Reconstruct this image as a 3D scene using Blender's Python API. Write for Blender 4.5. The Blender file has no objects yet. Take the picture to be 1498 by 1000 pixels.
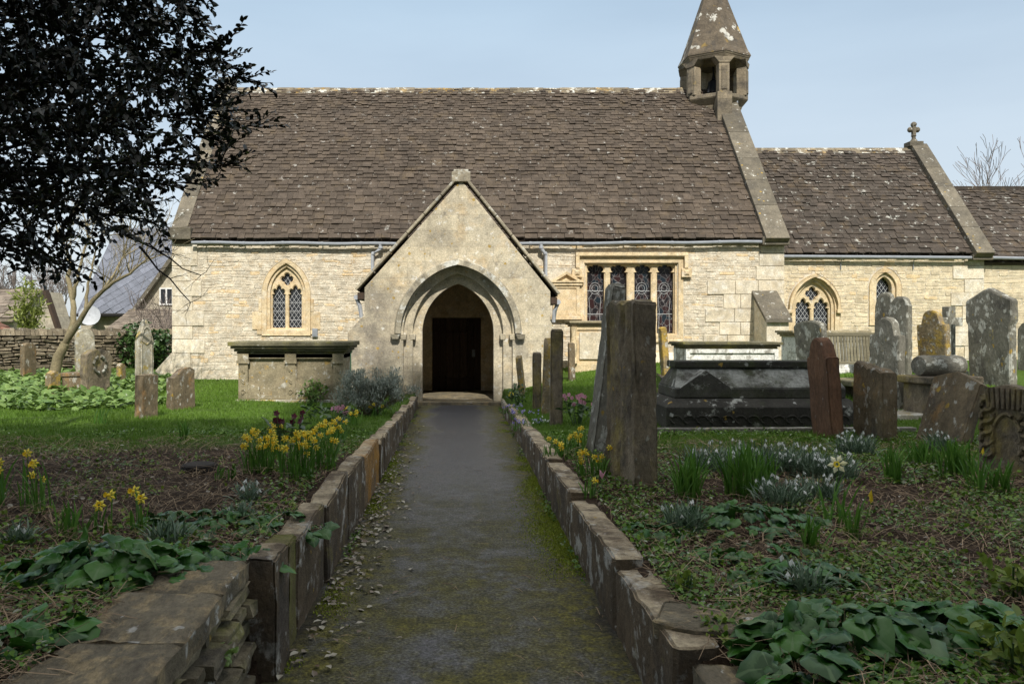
import bpy, math, random
import numpy as np
from mathutils import Vector, Matrix, geometry, noise

R = math.radians
rnd = random.Random(7)
nrg = np.random.default_rng(7)
scene = bpy.context.scene
COL = scene.collection

# ------------------------------------------------------------------ camera, sky, sun
F = 1150.0            # focal length in pixels of a 1498 px wide frame
CX, CY, EYE = 672.0, 478.0, 1.6
cam_d = bpy.data.cameras.new('camera')
cam = bpy.data.objects.new('camera', cam_d)
COL.objects.link(cam)
cam.location = (0, 0, EYE)
cam.rotation_euler = (R(90), 0, 0)
cam_d.sensor_width = 36.0
cam_d.lens = 36.0 * F / 1498.0
cam_d.shift_x = (749 - CX) / 1498.0
cam_d.shift_y = -(500 - CY) / 1498.0
cam_d.clip_start = 0.05
cam_d.clip_end = 3000
scene.camera = cam

SUN_EL, SUN_AZ = R(47), R(5)          # azimuth measured from straight behind the camera towards the right
sdir = Vector((math.sin(SUN_AZ) * math.cos(SUN_EL), -math.cos(SUN_AZ) * math.cos(SUN_EL), math.sin(SUN_EL)))
sun_d = bpy.data.lights.new('sun', 'SUN')
sun_d.energy = 5.0
sun_d.angle = R(0.6)
sun_d.color = (1.0, 0.95, 0.86)
sun = bpy.data.objects.new('sun', sun_d)
COL.objects.link(sun)
sun.location = (0, -20, 30)
sun.rotation_euler = (-sdir).to_track_quat('-Z', 'Y').to_euler()

world = bpy.data.worlds.new('World')
scene.world = world
world.use_nodes = True
wt = world.node_tree
wt.nodes.clear()
w_out = wt.nodes.new('ShaderNodeOutputWorld')
w_bg = wt.nodes.new('ShaderNodeBackground')
w_sky = wt.nodes.new('ShaderNodeTexSky')
w_sky.sky_type = 'NISHITA'
w_sky.sun_disc = False
w_sky.sun_elevation = SUN_EL
w_sky.sun_rotation = R(180) - SUN_AZ
w_sky.air_density = 1.0
w_sky.dust_density = 2.2
w_sky.ozone_density = 1.2
w_bg.inputs['Strength'].default_value = 0.10
# thin high cloud: a little white veil over the blue, denser in soft streaks
w_tc = wt.nodes.new('ShaderNodeTexCoord')
w_map = wt.nodes.new('ShaderNodeMapping')
w_map.inputs['Scale'].default_value = (1.2, 1.2, 5.0)
w_n = wt.nodes.new('ShaderNodeTexNoise')
w_n.inputs['Scale'].default_value = 1.6
w_n.inputs['Detail'].default_value = 5
w_mr = wt.nodes.new('ShaderNodeMapRange')
w_mr.inputs['From Min'].default_value = 0.35
w_mr.inputs['From Max'].default_value = 0.8
w_mr.inputs['To Min'].default_value = 0.66
w_mr.inputs['To Max'].default_value = 0.86
w_mx = wt.nodes.new('ShaderNodeMix')
w_mx.data_type = 'RGBA'
w_sep = wt.nodes.new('ShaderNodeSeparateXYZ')
w_el = wt.nodes.new('ShaderNodeMapRange')      # the veil is whiter low down
w_el.inputs['From Min'].default_value = 0.05
w_el.inputs['From Max'].default_value = 0.50
w_veil = wt.nodes.new('ShaderNodeMix')
w_veil.data_type = 'RGBA'
w_veil.inputs['A'].default_value = (8.6, 9.3, 9.8, 1)
w_veil.inputs['B'].default_value = (4.5, 6.5, 8.4, 1)
wt.links.new(w_tc.outputs['Generated'], w_sep.inputs[0])
wt.links.new(w_sep.outputs['Z'], w_el.inputs['Value'])
wt.links.new(w_el.outputs['Result'], w_veil.inputs['Factor'])
w_el2 = wt.nodes.new('ShaderNodeMapRange')     # sky brightened above the view to lift the shaded foreground
w_el2.interpolation_type = 'SMOOTHSTEP'
w_el2.inputs['From Min'].default_value = 0.42
w_el2.inputs['From Max'].default_value = 0.85
w_top = wt.nodes.new('ShaderNodeMix')
w_top.data_type = 'RGBA'
w_top.inputs['B'].default_value = (16.0, 15.6, 15.2, 1)
wt.links.new(w_sep.outputs['Z'], w_el2.inputs['Value'])
wt.links.new(w_el2.outputs['Result'], w_top.inputs['Factor'])
wt.links.new(w_veil.outputs['Result'], w_top.inputs['A'])
wt.links.new(w_top.outputs['Result'], w_mx.inputs['B'])
wt.links.new(w_tc.outputs['Generated'], w_map.inputs['Vector'])
wt.links.new(w_map.outputs['Vector'], w_n.inputs['Vector'])
wt.links.new(w_n.outputs['Fac'], w_mr.inputs['Value'])
wt.links.new(w_mr.outputs['Result'], w_mx.inputs['Factor'])
wt.links.new(w_sky.outputs['Color'], w_mx.inputs['A'])
wt.links.new(w_mx.outputs['Result'], w_bg.inputs['Color'])
wt.links.new(w_bg.outputs['Background'], w_out.inputs['Surface'])

scene.view_settings.view_transform = 'Standard'
scene.view_settings.look = 'None'
scene.view_settings.exposure = 0.1
scene.view_settings.gamma = 1.0

# ------------------------------------------------------------------ placing helpers
def at(px, py, Y):
    return Vector(((px - CX) * Y / F, Y, EYE + (CY - py) * Y / F))

def sstep(a, b, x):
    t = np.clip((x - a) / (b - a), 0, 1)
    return t * t * (3 - 2 * t)

LY = [-40, 0, 3.6, 6.6, 9, 13.5, 16.5, 19, 30, 60]
LZ = [.5, .52, .50, .44, .35, .25, .20, .27, .35, .4]

def gz(x, y):
    """height of the ground: two banked beds either side of the sunken path"""
    x = np.asarray(x, float); y = np.asarray(y, float)
    left = np.interp(y, LY, LZ) + .22 * sstep(-5, -9, x) * sstep(11, 18, y)
    rise = sstep(9, 17, y)
    right = .33 + rise * (.1 + .3 * sstep(1.2, 4, x)) - .13 * sstep(8, 13, y) * sstep(2.0, 1.0, x)
    bed = np.where(x < 0, left, right)
    bed = bed + .025 * np.sin(x * 2.3 + 1) * np.sin(y * 1.7)
    ax = np.abs(x)
    wallzone = np.where(x < 0, y < 3.55, y < 3.0)      # dry walls hold the beds back here
    k = np.where(wallzone, sstep(1.02, 1.1, ax), sstep(.86, .94, ax))
    return -.06 + (bed + .06) * k

def hit(px, py):
    """where the sight line through a picture point meets the ground"""
    last = 1.5
    for Y in np.arange(1.5, 45, .05):
        p = at(px, py, Y)
        if p.z <= float(gz(p.x, Y)):
            return Vector((p.x, Y, float(gz(p.x, Y))))
    return at(px, py, 30)

# ------------------------------------------------------------------ materials
def N(t, kind, **kw):
    n = t.nodes.new(kind)
    for k, v in kw.items():
        n.inputs[k].default_value = v
    return n

def mixc(t, fac, a, b, blend='MIX'):
    m = t.nodes.new('ShaderNodeMix')
    m.data_type = 'RGBA'
    m.blend_type = blend
    for sock, val in (('Factor', fac), ('A', a), ('B', b)):
        if hasattr(val, 'links') or hasattr(val, 'is_output'):
            t.links.new(val, m.inputs[sock])
        elif isinstance(val, (int, float)):
            m.inputs[sock].default_value = val
        else:
            m.inputs[sock].default_value = (*val, 1)
    return m.outputs['Result']

def mrange(t, val, a, b, c=0., d=1.):
    m = t.nodes.new('ShaderNodeMapRange')
    m.inputs['From Min'].default_value = a
    m.inputs['From Max'].default_value = b
    m.inputs['To Min'].default_value = c
    m.inputs['To Max'].default_value = d
    t.links.new(val, m.inputs['Value'])
    return m.outputs['Result']

def newmat(name):
    m = bpy.data.materials.new(name)
    m.use_nodes = True
    t = m.node_tree
    b = t.nodes['Principled BSDF']
    return m, t, b

def coords(t, scale=(1, 1, 1)):
    tc = t.nodes.new('ShaderNodeTexCoord')
    oi = t.nodes.new('ShaderNodeObjectInfo')
    mul = t.nodes.new('ShaderNodeVectorMath'); mul.operation = 'SCALE'
    mul.inputs[0].default_value = (37, 53, 71)
    t.links.new(oi.outputs['Random'], mul.inputs['Scale'])
    add = t.nodes.new('ShaderNodeVectorMath'); add.operation = 'ADD'
    t.links.new(tc.outputs['Object'], add.inputs[0])
    t.links.new(mul.outputs[0], add.inputs[1])
    mp = t.nodes.new('ShaderNodeMapping')
    mp.inputs['Scale'].default_value = scale
    t.links.new(add.outputs[0], mp.inputs['Vector'])
    return mp.outputs['Vector']

def noise_n(t, vec, scale, detail=6, rough=.6):
    n = t.nodes.new('ShaderNodeTexNoise')
    n.inputs['Scale'].default_value = scale
    n.inputs['Detail'].default_value = detail
    n.inputs['Roughness'].default_value = rough
    t.links.new(vec, n.inputs['Vector'])
    return n.outputs['Fac']

def tone_of(t, lo, hi):
    a = t.nodes.new('ShaderNodeAttribute')
    a.attribute_name = 'tone'
    return mrange(t, a.outputs['Fac'], 0, 1, lo, hi), a.outputs['Fac']

def bump_n(t, b, h, strength, dist=.02):
    bp = t.nodes.new('ShaderNodeBump')
    bp.inputs['Strength'].default_value = strength
    bp.inputs['Distance'].default_value = dist
    t.links.new(h, bp.inputs['Height'])
    t.links.new(bp.outputs['Normal'], b.inputs['Normal'])

def stone(name, c1, c2, scale=2.5, layers=(), bump=.5, rough=.9, tone=(.75, 1.25), tint=None, stretch=(1, 1, 1),
          joints=None, bscale=22, bdist=.025, grain=.3, spots=None, top_tint=None, stain=None):
    """layers: (colour, threshold, noise scale, softness, strength)"""
    m, t, b = newmat(name)
    v = coords(t, stretch)
    c = mixc(t, mrange(t, noise_n(t, v, scale), .3, .7), c1, c2)
    tv, tf = tone_of(t, *tone)
    if tint:
        c = mixc(t, mrange(t, tf, tint[1], tint[1] + .02), c, tint[0])
    if joints:
        bw, bh, jc = joints
        sx = t.nodes.new('ShaderNodeSeparateXYZ')
        t.links.new(v, sx.inputs[0])
        cb = t.nodes.new('ShaderNodeCombineXYZ')
        t.links.new(sx.outputs[0], cb.inputs[0]); t.links.new(sx.outputs[2], cb.inputs[1])
        br = t.nodes.new('ShaderNodeTexBrick')
        br.inputs['Scale'].default_value = 1
        br.inputs['Brick Width'].default_value = bw
        br.inputs['Row Height'].default_value = bh
        br.inputs['Mortar Size'].default_value = .008
        br.inputs['Mortar Smooth'].default_value = .3
        br.inputs['Color1'].default_value = (.85, .85, .85, 1)
        br.inputs['Color2'].default_value = (1.1, 1.08, 1.02, 1)
        br.inputs['Mortar'].default_value = (jc, jc, jc, 1)
        t.links.new(cb.outputs[0], br.inputs['Vector'])
        c = mixc(t, .75, c, br.outputs['Color'], 'MULTIPLY')
    mul = t.nodes.new('ShaderNodeVectorMath'); mul.operation = 'SCALE'
    t.links.new(c, mul.inputs[0]); t.links.new(tv, mul.inputs['Scale'])
    c = mul.outputs[0]
    for (lc, th, ls, soft, st) in layers:
        off = t.nodes.new('ShaderNodeVectorMath'); off.operation = 'ADD'
        off.inputs[1].default_value = (th * 91, ls * 7.3, soft * 31)
        t.links.new(v, off.inputs[0])
        f = mrange(t, noise_n(t, off.outputs[0], ls, 9, .68), th - .055, th - .055 + soft, 0, st)
        c = mixc(t, f, c, lc)
    if stain:      # dark weathering runs on the left flank of the porch
        ge = t.nodes.new('ShaderNodeNewGeometry'); sn = t.nodes.new('ShaderNodeSeparateXYZ'); t.links.new(ge.outputs['Position'], sn.inputs[0])
        ml = t.nodes.new('ShaderNodeMath'); ml.operation = 'MULTIPLY'
        t.links.new(mrange(t, sn.outputs[0], stain[0], stain[1]), ml.inputs[0]); t.links.new(mrange(t, noise_n(t, ge.outputs['Position'], 1.7, 9, .7), .36, .56), ml.inputs[1])
        m2 = t.nodes.new('ShaderNodeMath'); m2.operation = 'MULTIPLY'
        t.links.new(ml.outputs[0], m2.inputs[0]); t.links.new(mrange(t, sn.outputs[2], 2.9, 2.0, 0, .8), m2.inputs[1])
        c = mixc(t, m2.outputs[0], c, (.19, .17, .14))
    if top_tint:      # patchy paler colour on upward-facing surfaces
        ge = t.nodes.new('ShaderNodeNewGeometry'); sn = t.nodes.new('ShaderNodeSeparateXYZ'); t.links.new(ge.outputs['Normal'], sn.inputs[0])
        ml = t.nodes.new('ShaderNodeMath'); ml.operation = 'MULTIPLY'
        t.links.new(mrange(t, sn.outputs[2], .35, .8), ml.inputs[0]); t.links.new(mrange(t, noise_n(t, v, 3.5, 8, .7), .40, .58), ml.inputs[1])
        c = mixc(t, ml.outputs[0], c, top_tint)
    if spots:      # crusty round lichens of many sizes
        dv = t.nodes.new('ShaderNodeVectorMath'); dv.operation = 'MULTIPLY_ADD'
        nzc = t.nodes.new('ShaderNodeTexNoise'); nzc.inputs['Scale'].default_value = 30; nzc.inputs['Detail'].default_value = 3
        t.links.new(v, nzc.inputs['Vector']); t.links.new(nzc.outputs['Color'], dv.inputs[0])
        dv.inputs[1].default_value = (.05, .05, .05); t.links.new(v, dv.inputs[2])
        vo = t.nodes.new('ShaderNodeTexVoronoi'); vo.inputs['Scale'].default_value = spots[1]
        t.links.new(dv.outputs[0], vo.inputs['Vector'])
        sc_ = t.nodes.new('ShaderNodeSeparateColor'); t.links.new(vo.outputs['Color'], sc_.inputs[0])
        rr = t.nodes.new('ShaderNodeMath'); rr.operation = 'MULTIPLY_ADD'      # radius by cell, most cells none
        t.links.new(sc_.outputs[0], rr.inputs[0]); rr.inputs[1].default_value = spots[2] * 2.2; rr.inputs[2].default_value = -spots[2] * 1.2
        df = t.nodes.new('ShaderNodeMath'); df.operation = 'SUBTRACT'
        t.links.new(rr.outputs[0], df.inputs[0]); t.links.new(vo.outputs['Distance'], df.inputs[1])
        cl = mixc(t, mrange(t, sc_.outputs[1], .72, .76), spots[0], (.36, .24, .05))
        c = mixc(t, mrange(t, df.outputs[0], -.03, .05, 0, .85), c, cl)
    gr = t.nodes.new('ShaderNodeVectorMath'); gr.operation = 'SCALE'      # fine grain and pitting of the stone
    t.links.new(c, gr.inputs[0])
    gm = t.nodes.new('ShaderNodeMath'); gm.operation = 'MULTIPLY'
    t.links.new(mrange(t, noise_n(t, v, 34, 6, .75), .32, .68, 1 - grain, 1 + grain), gm.inputs[0])
    t.links.new(mrange(t, noise_n(t, v, 5.5, 6, .7), .32, .68, 1 - grain * .8, 1 + grain * .8), gm.inputs[1])
    t.links.new(gm.outputs[0], gr.inputs['Scale'])
    c = gr.outputs[0]
    t.links.new(c, b.inputs['Base Color'])
    b.inputs['Roughness'].default_value = rough
    b.inputs['Specular IOR Level'].default_value = .25
    if bump:
        h = noise_n(t, v, bscale, 9, .7)
        bump_n(t, b, h, bump, bdist)
    return m

def plain(name, c, rough=.6, metallic=0., spec=.4, var=.15, scale=8):
    m, t, b = newmat(name)
    v = coords(t)
    k = mrange(t, noise_n(t, v, scale), .3, .7, 1 - var, 1 + var)
    mul = t.nodes.new('ShaderNodeVectorMath'); mul.operation = 'SCALE'
    mul.inputs[0].default_value = c
    t.links.new(k, mul.inputs['Scale'])
    t.links.new(mul.outputs[0], b.inputs['Base Color'])
    b.inputs['Roughness'].default_value = rough
    b.inputs['Metallic'].default_value = metallic
    b.inputs['Specular IOR Level'].default_value = spec
    return m

def leafmat(name, c1, c2, rough=.5, spec=.4, trans=.2, c3=None, th=.85):
    m, t, b = newmat(name)
    _, tf = tone_of(t, 0, 1)
    c = mixc(t, tf, c1, c2)
    if c3:
        c = mixc(t, mrange(t, tf, th, th + .02), c, c3)
    t.links.new(c, b.inputs['Base Color'])
    b.inputs['Roughness'].default_value = rough
    b.inputs['Specular IOR Level'].default_value = spec
    if trans:
        tr = t.nodes.new('ShaderNodeBsdfTranslucent')
        t.links.new(c, tr.inputs['Color'])
        ms = t.nodes.new('ShaderNodeMixShader')
        ms.inputs['Fac'].default_value = trans
        t.links.new(b.outputs[0], ms.inputs[1]); t.links.new(tr.outputs[0], ms.inputs[2])
        t.links.new(ms.outputs[0], t.nodes['Material Output'].inputs['Surface'])
    return m

WHITE_L = (.52, .52, .47); ORANGE_L = (.36, .19, .03); DARK_S = (.06, .055, .05); YEL_L = (.38, .30, .07)
M = {}
M['rubble'] = stone('rubble_limestone', (.62, .56, .45), (.53, .45, .33), 6, [((.50, .34, .16), .61, 5, .12, .55), ((.66, .62, .52), .58, 9, .1, .7), ((.34, .31, .26), .68, 3, .1, .4)], .5, tone=(.86, 1.1), tint=((.56, .43, .26), .91))
M['rubble_gold'] = stone('golden_rubble_limestone', (.61, .53, .38), (.55, .455, .305), 6, [((.62, .54, .38), .57, 9, .1, .7), ((.36, .33, .26), .68, 3, .1, .4)], .5, tone=(.86, 1.1), tint=((.57, .44, .26), .92))
M['mortar'] = stone('lime_mortar', (.56, .51, .41), (.48, .435, .35), 5, [((.60, .56, .47), .56, 3, .15, .6)], .4)
M['dressed'] = stone('dressed_limestone', (.62, .51, .33), (.56, .43, .26), 3, [((.50, .28, .10), .62, 3, .15, .5), ((.66, .62, .53), .58, 5, .12, .5)], .25, tone=(.85, 1.12))
M['ashlar'] = stone('pale_ashlar', (.62, .56, .44), (.54, .46, .33), 2, [((.70, .67, .60), .56, 6, .12, .6), ((.30, .27, .22), .66, 4, .12, .5)], .3, tone=(.85, 1.12))
M['porch'] = stone('lichened_porch_ashlar', (.53, .475, .36), (.46, .405, .30), 1.3,
                   [((.20, .18, .145), .565, .8, .2, .8), ((.54, .37, .17), .585, 2.2, .2, .5), ((.16, .145, .12), .63, 7, .12, .6), ((.60, .58, .52), .66, 6, .04, .85), ((.45, .30, .06), .69, 9, .04, .8)],
                   .5, joints=(.72, .33, .70), bscale=30, spots=((.60, .58, .52), 9, .30), stain=(-.85, -1.75))
M['roof'] = stone('stone_roof_tiles', (.086, .067, .050), (.062, .049, .038), 1.2, [((.115, .085, .05), .60, 2.5, .12, .5), ((.32, .31, .28), .672, 5, .04, .85), ((.035, .03, .026), .60, .9, .2, .6)], .7, tone=(.76, 1.22), tint=None)
M['roof_lichen'] = stone('lichened_stone_tiles', (.075, .060, .048), (.05, .042, .034), 1.2, [((.12, .085, .045), .60, 2.5, .12, .5), ((.40, .40, .36), .652, 5, .05, .85)], .7, tone=(.76, 1.22), tint=None)
M['ridge'] = stone('lichened_ridge_stone', (.20, .165, .11), (.13, .11, .08), 3, [(WHITE_L, .58, 4, .06, .9), ((.30, .19, .05), .60, 3, .08, .8)], .6)
M['coping'] = stone('weathered_coping', (.155, .135, .10), (.10, .09, .07), 2, [((.26, .19, .06), .67, 2.5, .06, .7), (WHITE_L, .66, 5, .05, .8), (DARK_S, .60, 1.5, .15, .6)], .6, spots=((.42,.41,.37), 9, .3))
M['spire'] = stone('lichened_spire_stone', (.135, .108, .076), (.085, .07, .052), 2, [((.50, .49, .44), .635, 2.1, .03, .95), ((.28, .19, .05), .66, 3, .06, .7), (DARK_S, .60, 3, .12, .6)], .7, spots=((.50,.49,.44), 3.2, .34))
M['bellstone'] = stone('weathered_bellcote_stone', (.24, .20, .145), (.15, .128, .095), 2, [(DARK_S, .56, 2.5, .15, .7), ((.34, .25, .08), .66, 4, .06, .7)], .6, joints=(.5, .28, .6))
M['grave_grey'] = stone('grey_lichened_headstone', (.20, .19, .155), (.125, .12, .095), 3, [((.46, .46, .41), .60, 8, .05, .85), (DARK_S, .56, 2.5, .15, .7), ((.28, .22, .07), .68, 6, .05, .7)], .7, stretch=(1, 1, .6), spots=((.44,.44,.39), 13, .34))
M['grave_brown'] = stone('brown_lichened_headstone', (.20, .155, .095), (.125, .10, .065), 3, [((.33, .18, .06), .60, 4, .1, .55), ((.42, .41, .36), .64, 8, .05, .85), (DARK_S, .58, 2.5, .15, .7)], .8, stretch=(1, 1, .6), spots=((.42,.41,.36), 13, .32))
M['grave_gold'] = stone('gold_lichened_headstone', (.26, .21, .13), (.18, .14, .085), 3, [((.40, .27, .05), .54, 5, .1, .8), ((.45, .44, .39), .62, 7, .05, .85), (DARK_S, .62, 2.5, .15, .6)], .8, spots=((.46,.45,.40), 12, .36))
M['grave_pale'] = stone('pale_lichened_headstone', (.40, .37, .29), (.30, .27, .20), 3, [((.52, .51, .46), .60, 7, .05, .85), ((.40, .30, .08), .62, 5, .06, .8), ((.14, .13, .11), .60, 3, .12, .7)], .6, spots=((.55,.54,.49), 12, .36))
M['grave_red'] = stone('red_sandstone', (.165, .088, .05), (.11, .064, .042), 3, [((.26, .12, .05), .60, 3, .1, .6), ((.40, .39, .35), .69, 9, .05, .7), (DARK_S, .55, 3, .15, .6)], .5, stretch=(1, 1, .4), spots=((.34,.31,.27), 14, .2))
M['grave_moss'] = stone('grooved_mossy_stone', (.25, .205, .14), (.155, .128, .09), 3, [((.27, .215, .06), .57, 2.5, .12, .7), (DARK_S, .55, 4, .12, .6), ((.40, .39, .34), .70, 9, .05, .7)], 1.0, stretch=(1, 1, .6), bscale=16, bdist=.04, spots=((.34,.33,.28), 14, .25))
M['tomb_dark'] = stone('dark_tomb_stone', (.055, .052, .043), (.033, .032, .027), 3, [((.40, .41, .37), .635, 4, .06, .9), ((.045, .06, .02), .56, 2, .15, .7)], .5, spots=((.42,.43,.40), 9, .28))
M['tomb_buff'] = stone('buff_tomb_stone', (.30, .255, .165), (.235, .20, .13), 3, [((.50, .48, .42), .63, 7, .05, .8), ((.38, .25, .07), .66, 6, .05, .8), ((.13, .12, .08), .58, 2.5, .15, .6)], .5, spots=((.48,.46,.41), 11, .28))
M['tomb_slab'] = stone('mossy_tomb_slab', (.15, .135, .085), (.09, .085, .055), 3, [((.20, .18, .05), .56, 3, .1, .7), ((.48, .47, .42), .68, 7, .05, .8)], .5)
M['tomb_white'] = stone('white_lichened_tomb', (.36, .35, .31), (.27, .26, .22), 3, [((.72, .72, .68), .47, 5, .06, .95), ((.12, .11, .09), .66, 5, .06, .8)], .5)
M['granite'] = plain('black_granite', (.02, .021, .024), .2, 0, .5)
M['kerb'] = stone('kerb_stone', (.145, .108, .068), (.085, .066, .044), 3, [((.42, .41, .37), .60, 5, .06, .85), (DARK_S, .56, 2, .15, .7), ((.20, .19, .05), .66, 3, .08, .6)], .9, spots=((.40,.39,.35), 12, .22), top_tint=(.38, .315, .21))
M['kerb_orange'] = stone('orange_stained_kerb_stone', (.22, .16, .10), (.14, .105, .07), 3, [((.36, .185, .035), .50, 1.3, .14, .9), ((.40, .39, .34), .66, 5, .06, .8), (DARK_S, .58, 2, .15, .6)], .9, top_tint=(.38, .315, .21))
M['kerb_moss'] = stone('mossy_kerb_stone', (.15, .13, .05), (.11, .095, .05), 2, [((.12, .13, .025), .55, 2, .12, .7), ((.36, .35, .30), .68, 6, .06, .8)], .9)
M['slab'] = stone('sandstone_coping_slab', (.20, .17, .115), (.115, .10, .07), 2.2, [((.32, .25, .14), .55, 6, .10, .8), ((.46, .46, .42), .67, 4, .04, .9), (DARK_S, .58, 2, .15, .7)], .9, stretch=(1, 1.6, 1), spots=((.42,.41,.37), 8, .28))
M['wallstone'] = stone('mossy_dry_stone', (.24, .205, .135), (.155, .135, .09), 4, [((.22, .22, .06), .57, 3, .12, .6), ((.42, .41, .36), .66, 7, .05, .8), (DARK_S, .60, 3, .12, .7)], .9, tone=(.6, 1.3), bscale=14, bdist=.03, spots=((.42,.41,.36), 14, .25))
M['fieldstone'] = stone('field_wall_stone', (.27, .225, .155), (.18, .15, .105), 4, [((.42, .40, .34), .64, 7, .05, .8), (DARK_S, .60, 3, .12, .6)], .8, tone=(.55, 1.3))
M['shadow_core'] = stone('wall_core_earth', (.05, .042, .03), (.03, .026, .02), 5, [], .5)
M['metal'] = plain('grey_painted_metal', (.24, .26, .285), .5, 0, .4)
M['metal_pipe'] = plain('pale_grey_pipe', (.36, .38, .41), .5)
M['metal_white'] = plain('pale_painted_metal', (.62, .64, .66), .5)
M['pipe_green'] = plain('green_painted_pipe', (.02, .075, .035), .45)
M['lead'] = plain('lead_came', (.40, .41, .42), .55, 0, .4)
M['glass'] = plain('dark_window_glass', (.012, .014, .018), .08, 0, .5)
M['dark'] = plain('dark_recess', (.012, .011, .01), .9)
M['wood_door'] = stone('dark_oak', (.075, .05, .035), (.045, .032, .024), 3, [], .4, stretch=(6, 6, .6))
M['wood_bench'] = stone('weathered_teak', (.20, .18, .12), (.13, .12, .08), 3, [], .4, stretch=(1, 6, 6))
M['bark'] = stone('smooth_olive_bark', (.24, .20, .12), (.16, .135, .08), 4, [((.26, .25, .16), .62, 6, .06, .7)], .5)
M['bark_dark'] = stone('dark_bark', (.045, .037, .03), (.028, .024, .02), 4, [], .6)
M['bark_grey'] = stone('grey_twig_bark', (.16, .13, .115), (.11, .092, .085), 4, [], .3)
M['slate'] = stone('blue_grey_slates', (.135, .145, .175), (.11, .12, .145), 1, [], .2, tone=(.88, 1.12), rough=.6)
M['slate_old'] = stone('old_brown_roof_tile', (.20, .165, .13), (.14, .115, .09), 2, [((.26, .24, .2), .62, 6, .08, .7)], .6, tone=(.7, 1.3))
M['red_tile'] = stone('red_clay_tile', (.22, .11, .075), (.16, .085, .06), 2, [], .6, tone=(.7, 1.3))
M['white_paint'] = plain('white_paint', (.7, .7, .68), .5)
M['wood_green'] = plain('pale_green_boards', (.30, .34, .25), .7)
M['render'] = stone('pale_cottage_stone', (.42, .38, .30), (.36, .32, .25), 3, [], .4, joints=(.35, .16, .8))

# greens
M['grass'] = leafmat('grass_blade', (.065, .135, .012), (.135, .235, .03), .55, .3, .3)
M['strap'] = leafmat('daffodil_leaf', (.05, .14, .016), (.125, .255, .04), .45, .25, .25)
M['strap_grey'] = leafmat('snowdrop_leaf', (.07, .12, .065), (.15, .21, .135), .4, .5, .2)
M['cyclamen'] = leafmat('cyclamen_leaf', (.009, .046, .007), (.045, .145, .015), .34, .27, .12, (.09, .16, .07), .92)
def marbled(m):
    """pale marbling and veins drawn in each leaf's own coordinates"""
    t = m.node_tree; b = t.nodes['Principled BSDF']
    src = b.inputs['Base Color'].links[0].from_socket
    a = t.nodes.new('ShaderNodeAttribute'); a.attribute_name = 'leafco'
    sb = t.nodes.new('ShaderNodeVectorMath'); sb.operation = 'SUBTRACT'; sb.inputs[1].default_value = (0, .22, 0)
    t.links.new(a.outputs['Vector'], sb.inputs[0])
    sx = t.nodes.new('ShaderNodeSeparateXYZ'); t.links.new(sb.outputs[0], sx.inputs[0])
    at2 = t.nodes.new('ShaderNodeMath'); at2.operation = 'ARCTAN2'
    t.links.new(sx.outputs[0], at2.inputs[0]); t.links.new(sx.outputs[1], at2.inputs[1])
    m7 = t.nodes.new('ShaderNodeMath'); m7.operation = 'MULTIPLY'; m7.inputs[1].default_value = 4.0
    t.links.new(at2.outputs[0], m7.inputs[0])
    cs = t.nodes.new('ShaderNodeMath'); cs.operation = 'COSINE'; t.links.new(m7.outputs[0], cs.inputs[0])
    ln = t.nodes.new('ShaderNodeVectorMath'); ln.operation = 'LENGTH'; t.links.new(sb.outputs[0], ln.inputs[0])
    vein = mrange(t, cs.outputs[0], .93, .99)
    geo = t.nodes.new('ShaderNodeNewGeometry')
    nz = noise_n(t, geo.outputs['Position'], 55, 4, .7)
    rad = t.nodes.new('ShaderNodeMath'); rad.operation = 'MULTIPLY_ADD'; t.links.new(nz, rad.inputs[0]); rad.inputs[1].default_value = .35; t.links.new(ln.outputs['Value'], rad.inputs[2])
    ring = mrange(t, rad.outputs[0], .46, .52); ring2 = mrange(t, rad.outputs[0], .72, .60)
    mu = t.nodes.new('ShaderNodeMath'); mu.operation = 'MULTIPLY'; t.links.new(ring, mu.inputs[0]); t.links.new(ring2, mu.inputs[1])
    mu2 = t.nodes.new('ShaderNodeMath'); mu2.operation = 'MULTIPLY'; mu2.inputs[1].default_value = .28; t.links.new(mu.outputs[0], mu2.inputs[0])
    c = mixc(t, mu2.outputs[0], src, (.11, .20, .08))
    c = mixc(t, mrange(t, vein, 0, 1, 0, .45), c, (.13, .21, .09))
    t.links.new(c, b.inputs['Base Color'])
marbled(M['cyclamen'])
M['ivy'] = leafmat('ground_ivy_leaf', (.028, .085, .007), (.15, .27, .022), .42, .3, .2, (.28, .30, .22), .91)
M['lush'] = leafmat('lush_green_leaf', (.09, .17, .03), (.20, .30, .08), .4, .5, .25)
M['spurge'] = leafmat('yellow_green_leaf', (.10, .16, .02), (.22, .28, .045), .5, .4, .3)
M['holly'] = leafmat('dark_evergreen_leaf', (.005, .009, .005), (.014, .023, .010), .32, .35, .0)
M['yew'] = leafmat('yew_foliage', (.012, .025, .01), (.03, .05, .018), .7, .2, .0)
M['bush'] = leafmat('bush_leaf', (.025, .06, .018), (.07, .13, .035), .4, .5, .15)
M['bamboo'] = leafmat('bamboo_leaf', (.16, .20, .04), (.28, .32, .09), .5, .4, .3)
M['lavender'] = leafmat('lavender_leaf', (.16, .19, .155), (.34, .37, .31), .7, .2, .15)
M['litter'] = leafmat('dry_stem_litter', (.075, .048, .029), (.36, .265, .165), .8, .2, 0)
M['deadleaf'] = leafmat('fallen_leaf', (.10, .06, .03), (.40, .38, .30), .5, .4, 0)
M['moss'] = leafmat('moss', (.15, .20, .02), (.33, .39, .06), .8, .1, .1)
M['yellow'] = leafmat('daffodil_petal', (.82, .63, .05), (.90, .76, .11), .5, .3, .3)
M['orange'] = leafmat('daffodil_trumpet', (.84, .58, .03), (.88, .66, .05), .5, .3, .2)
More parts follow.
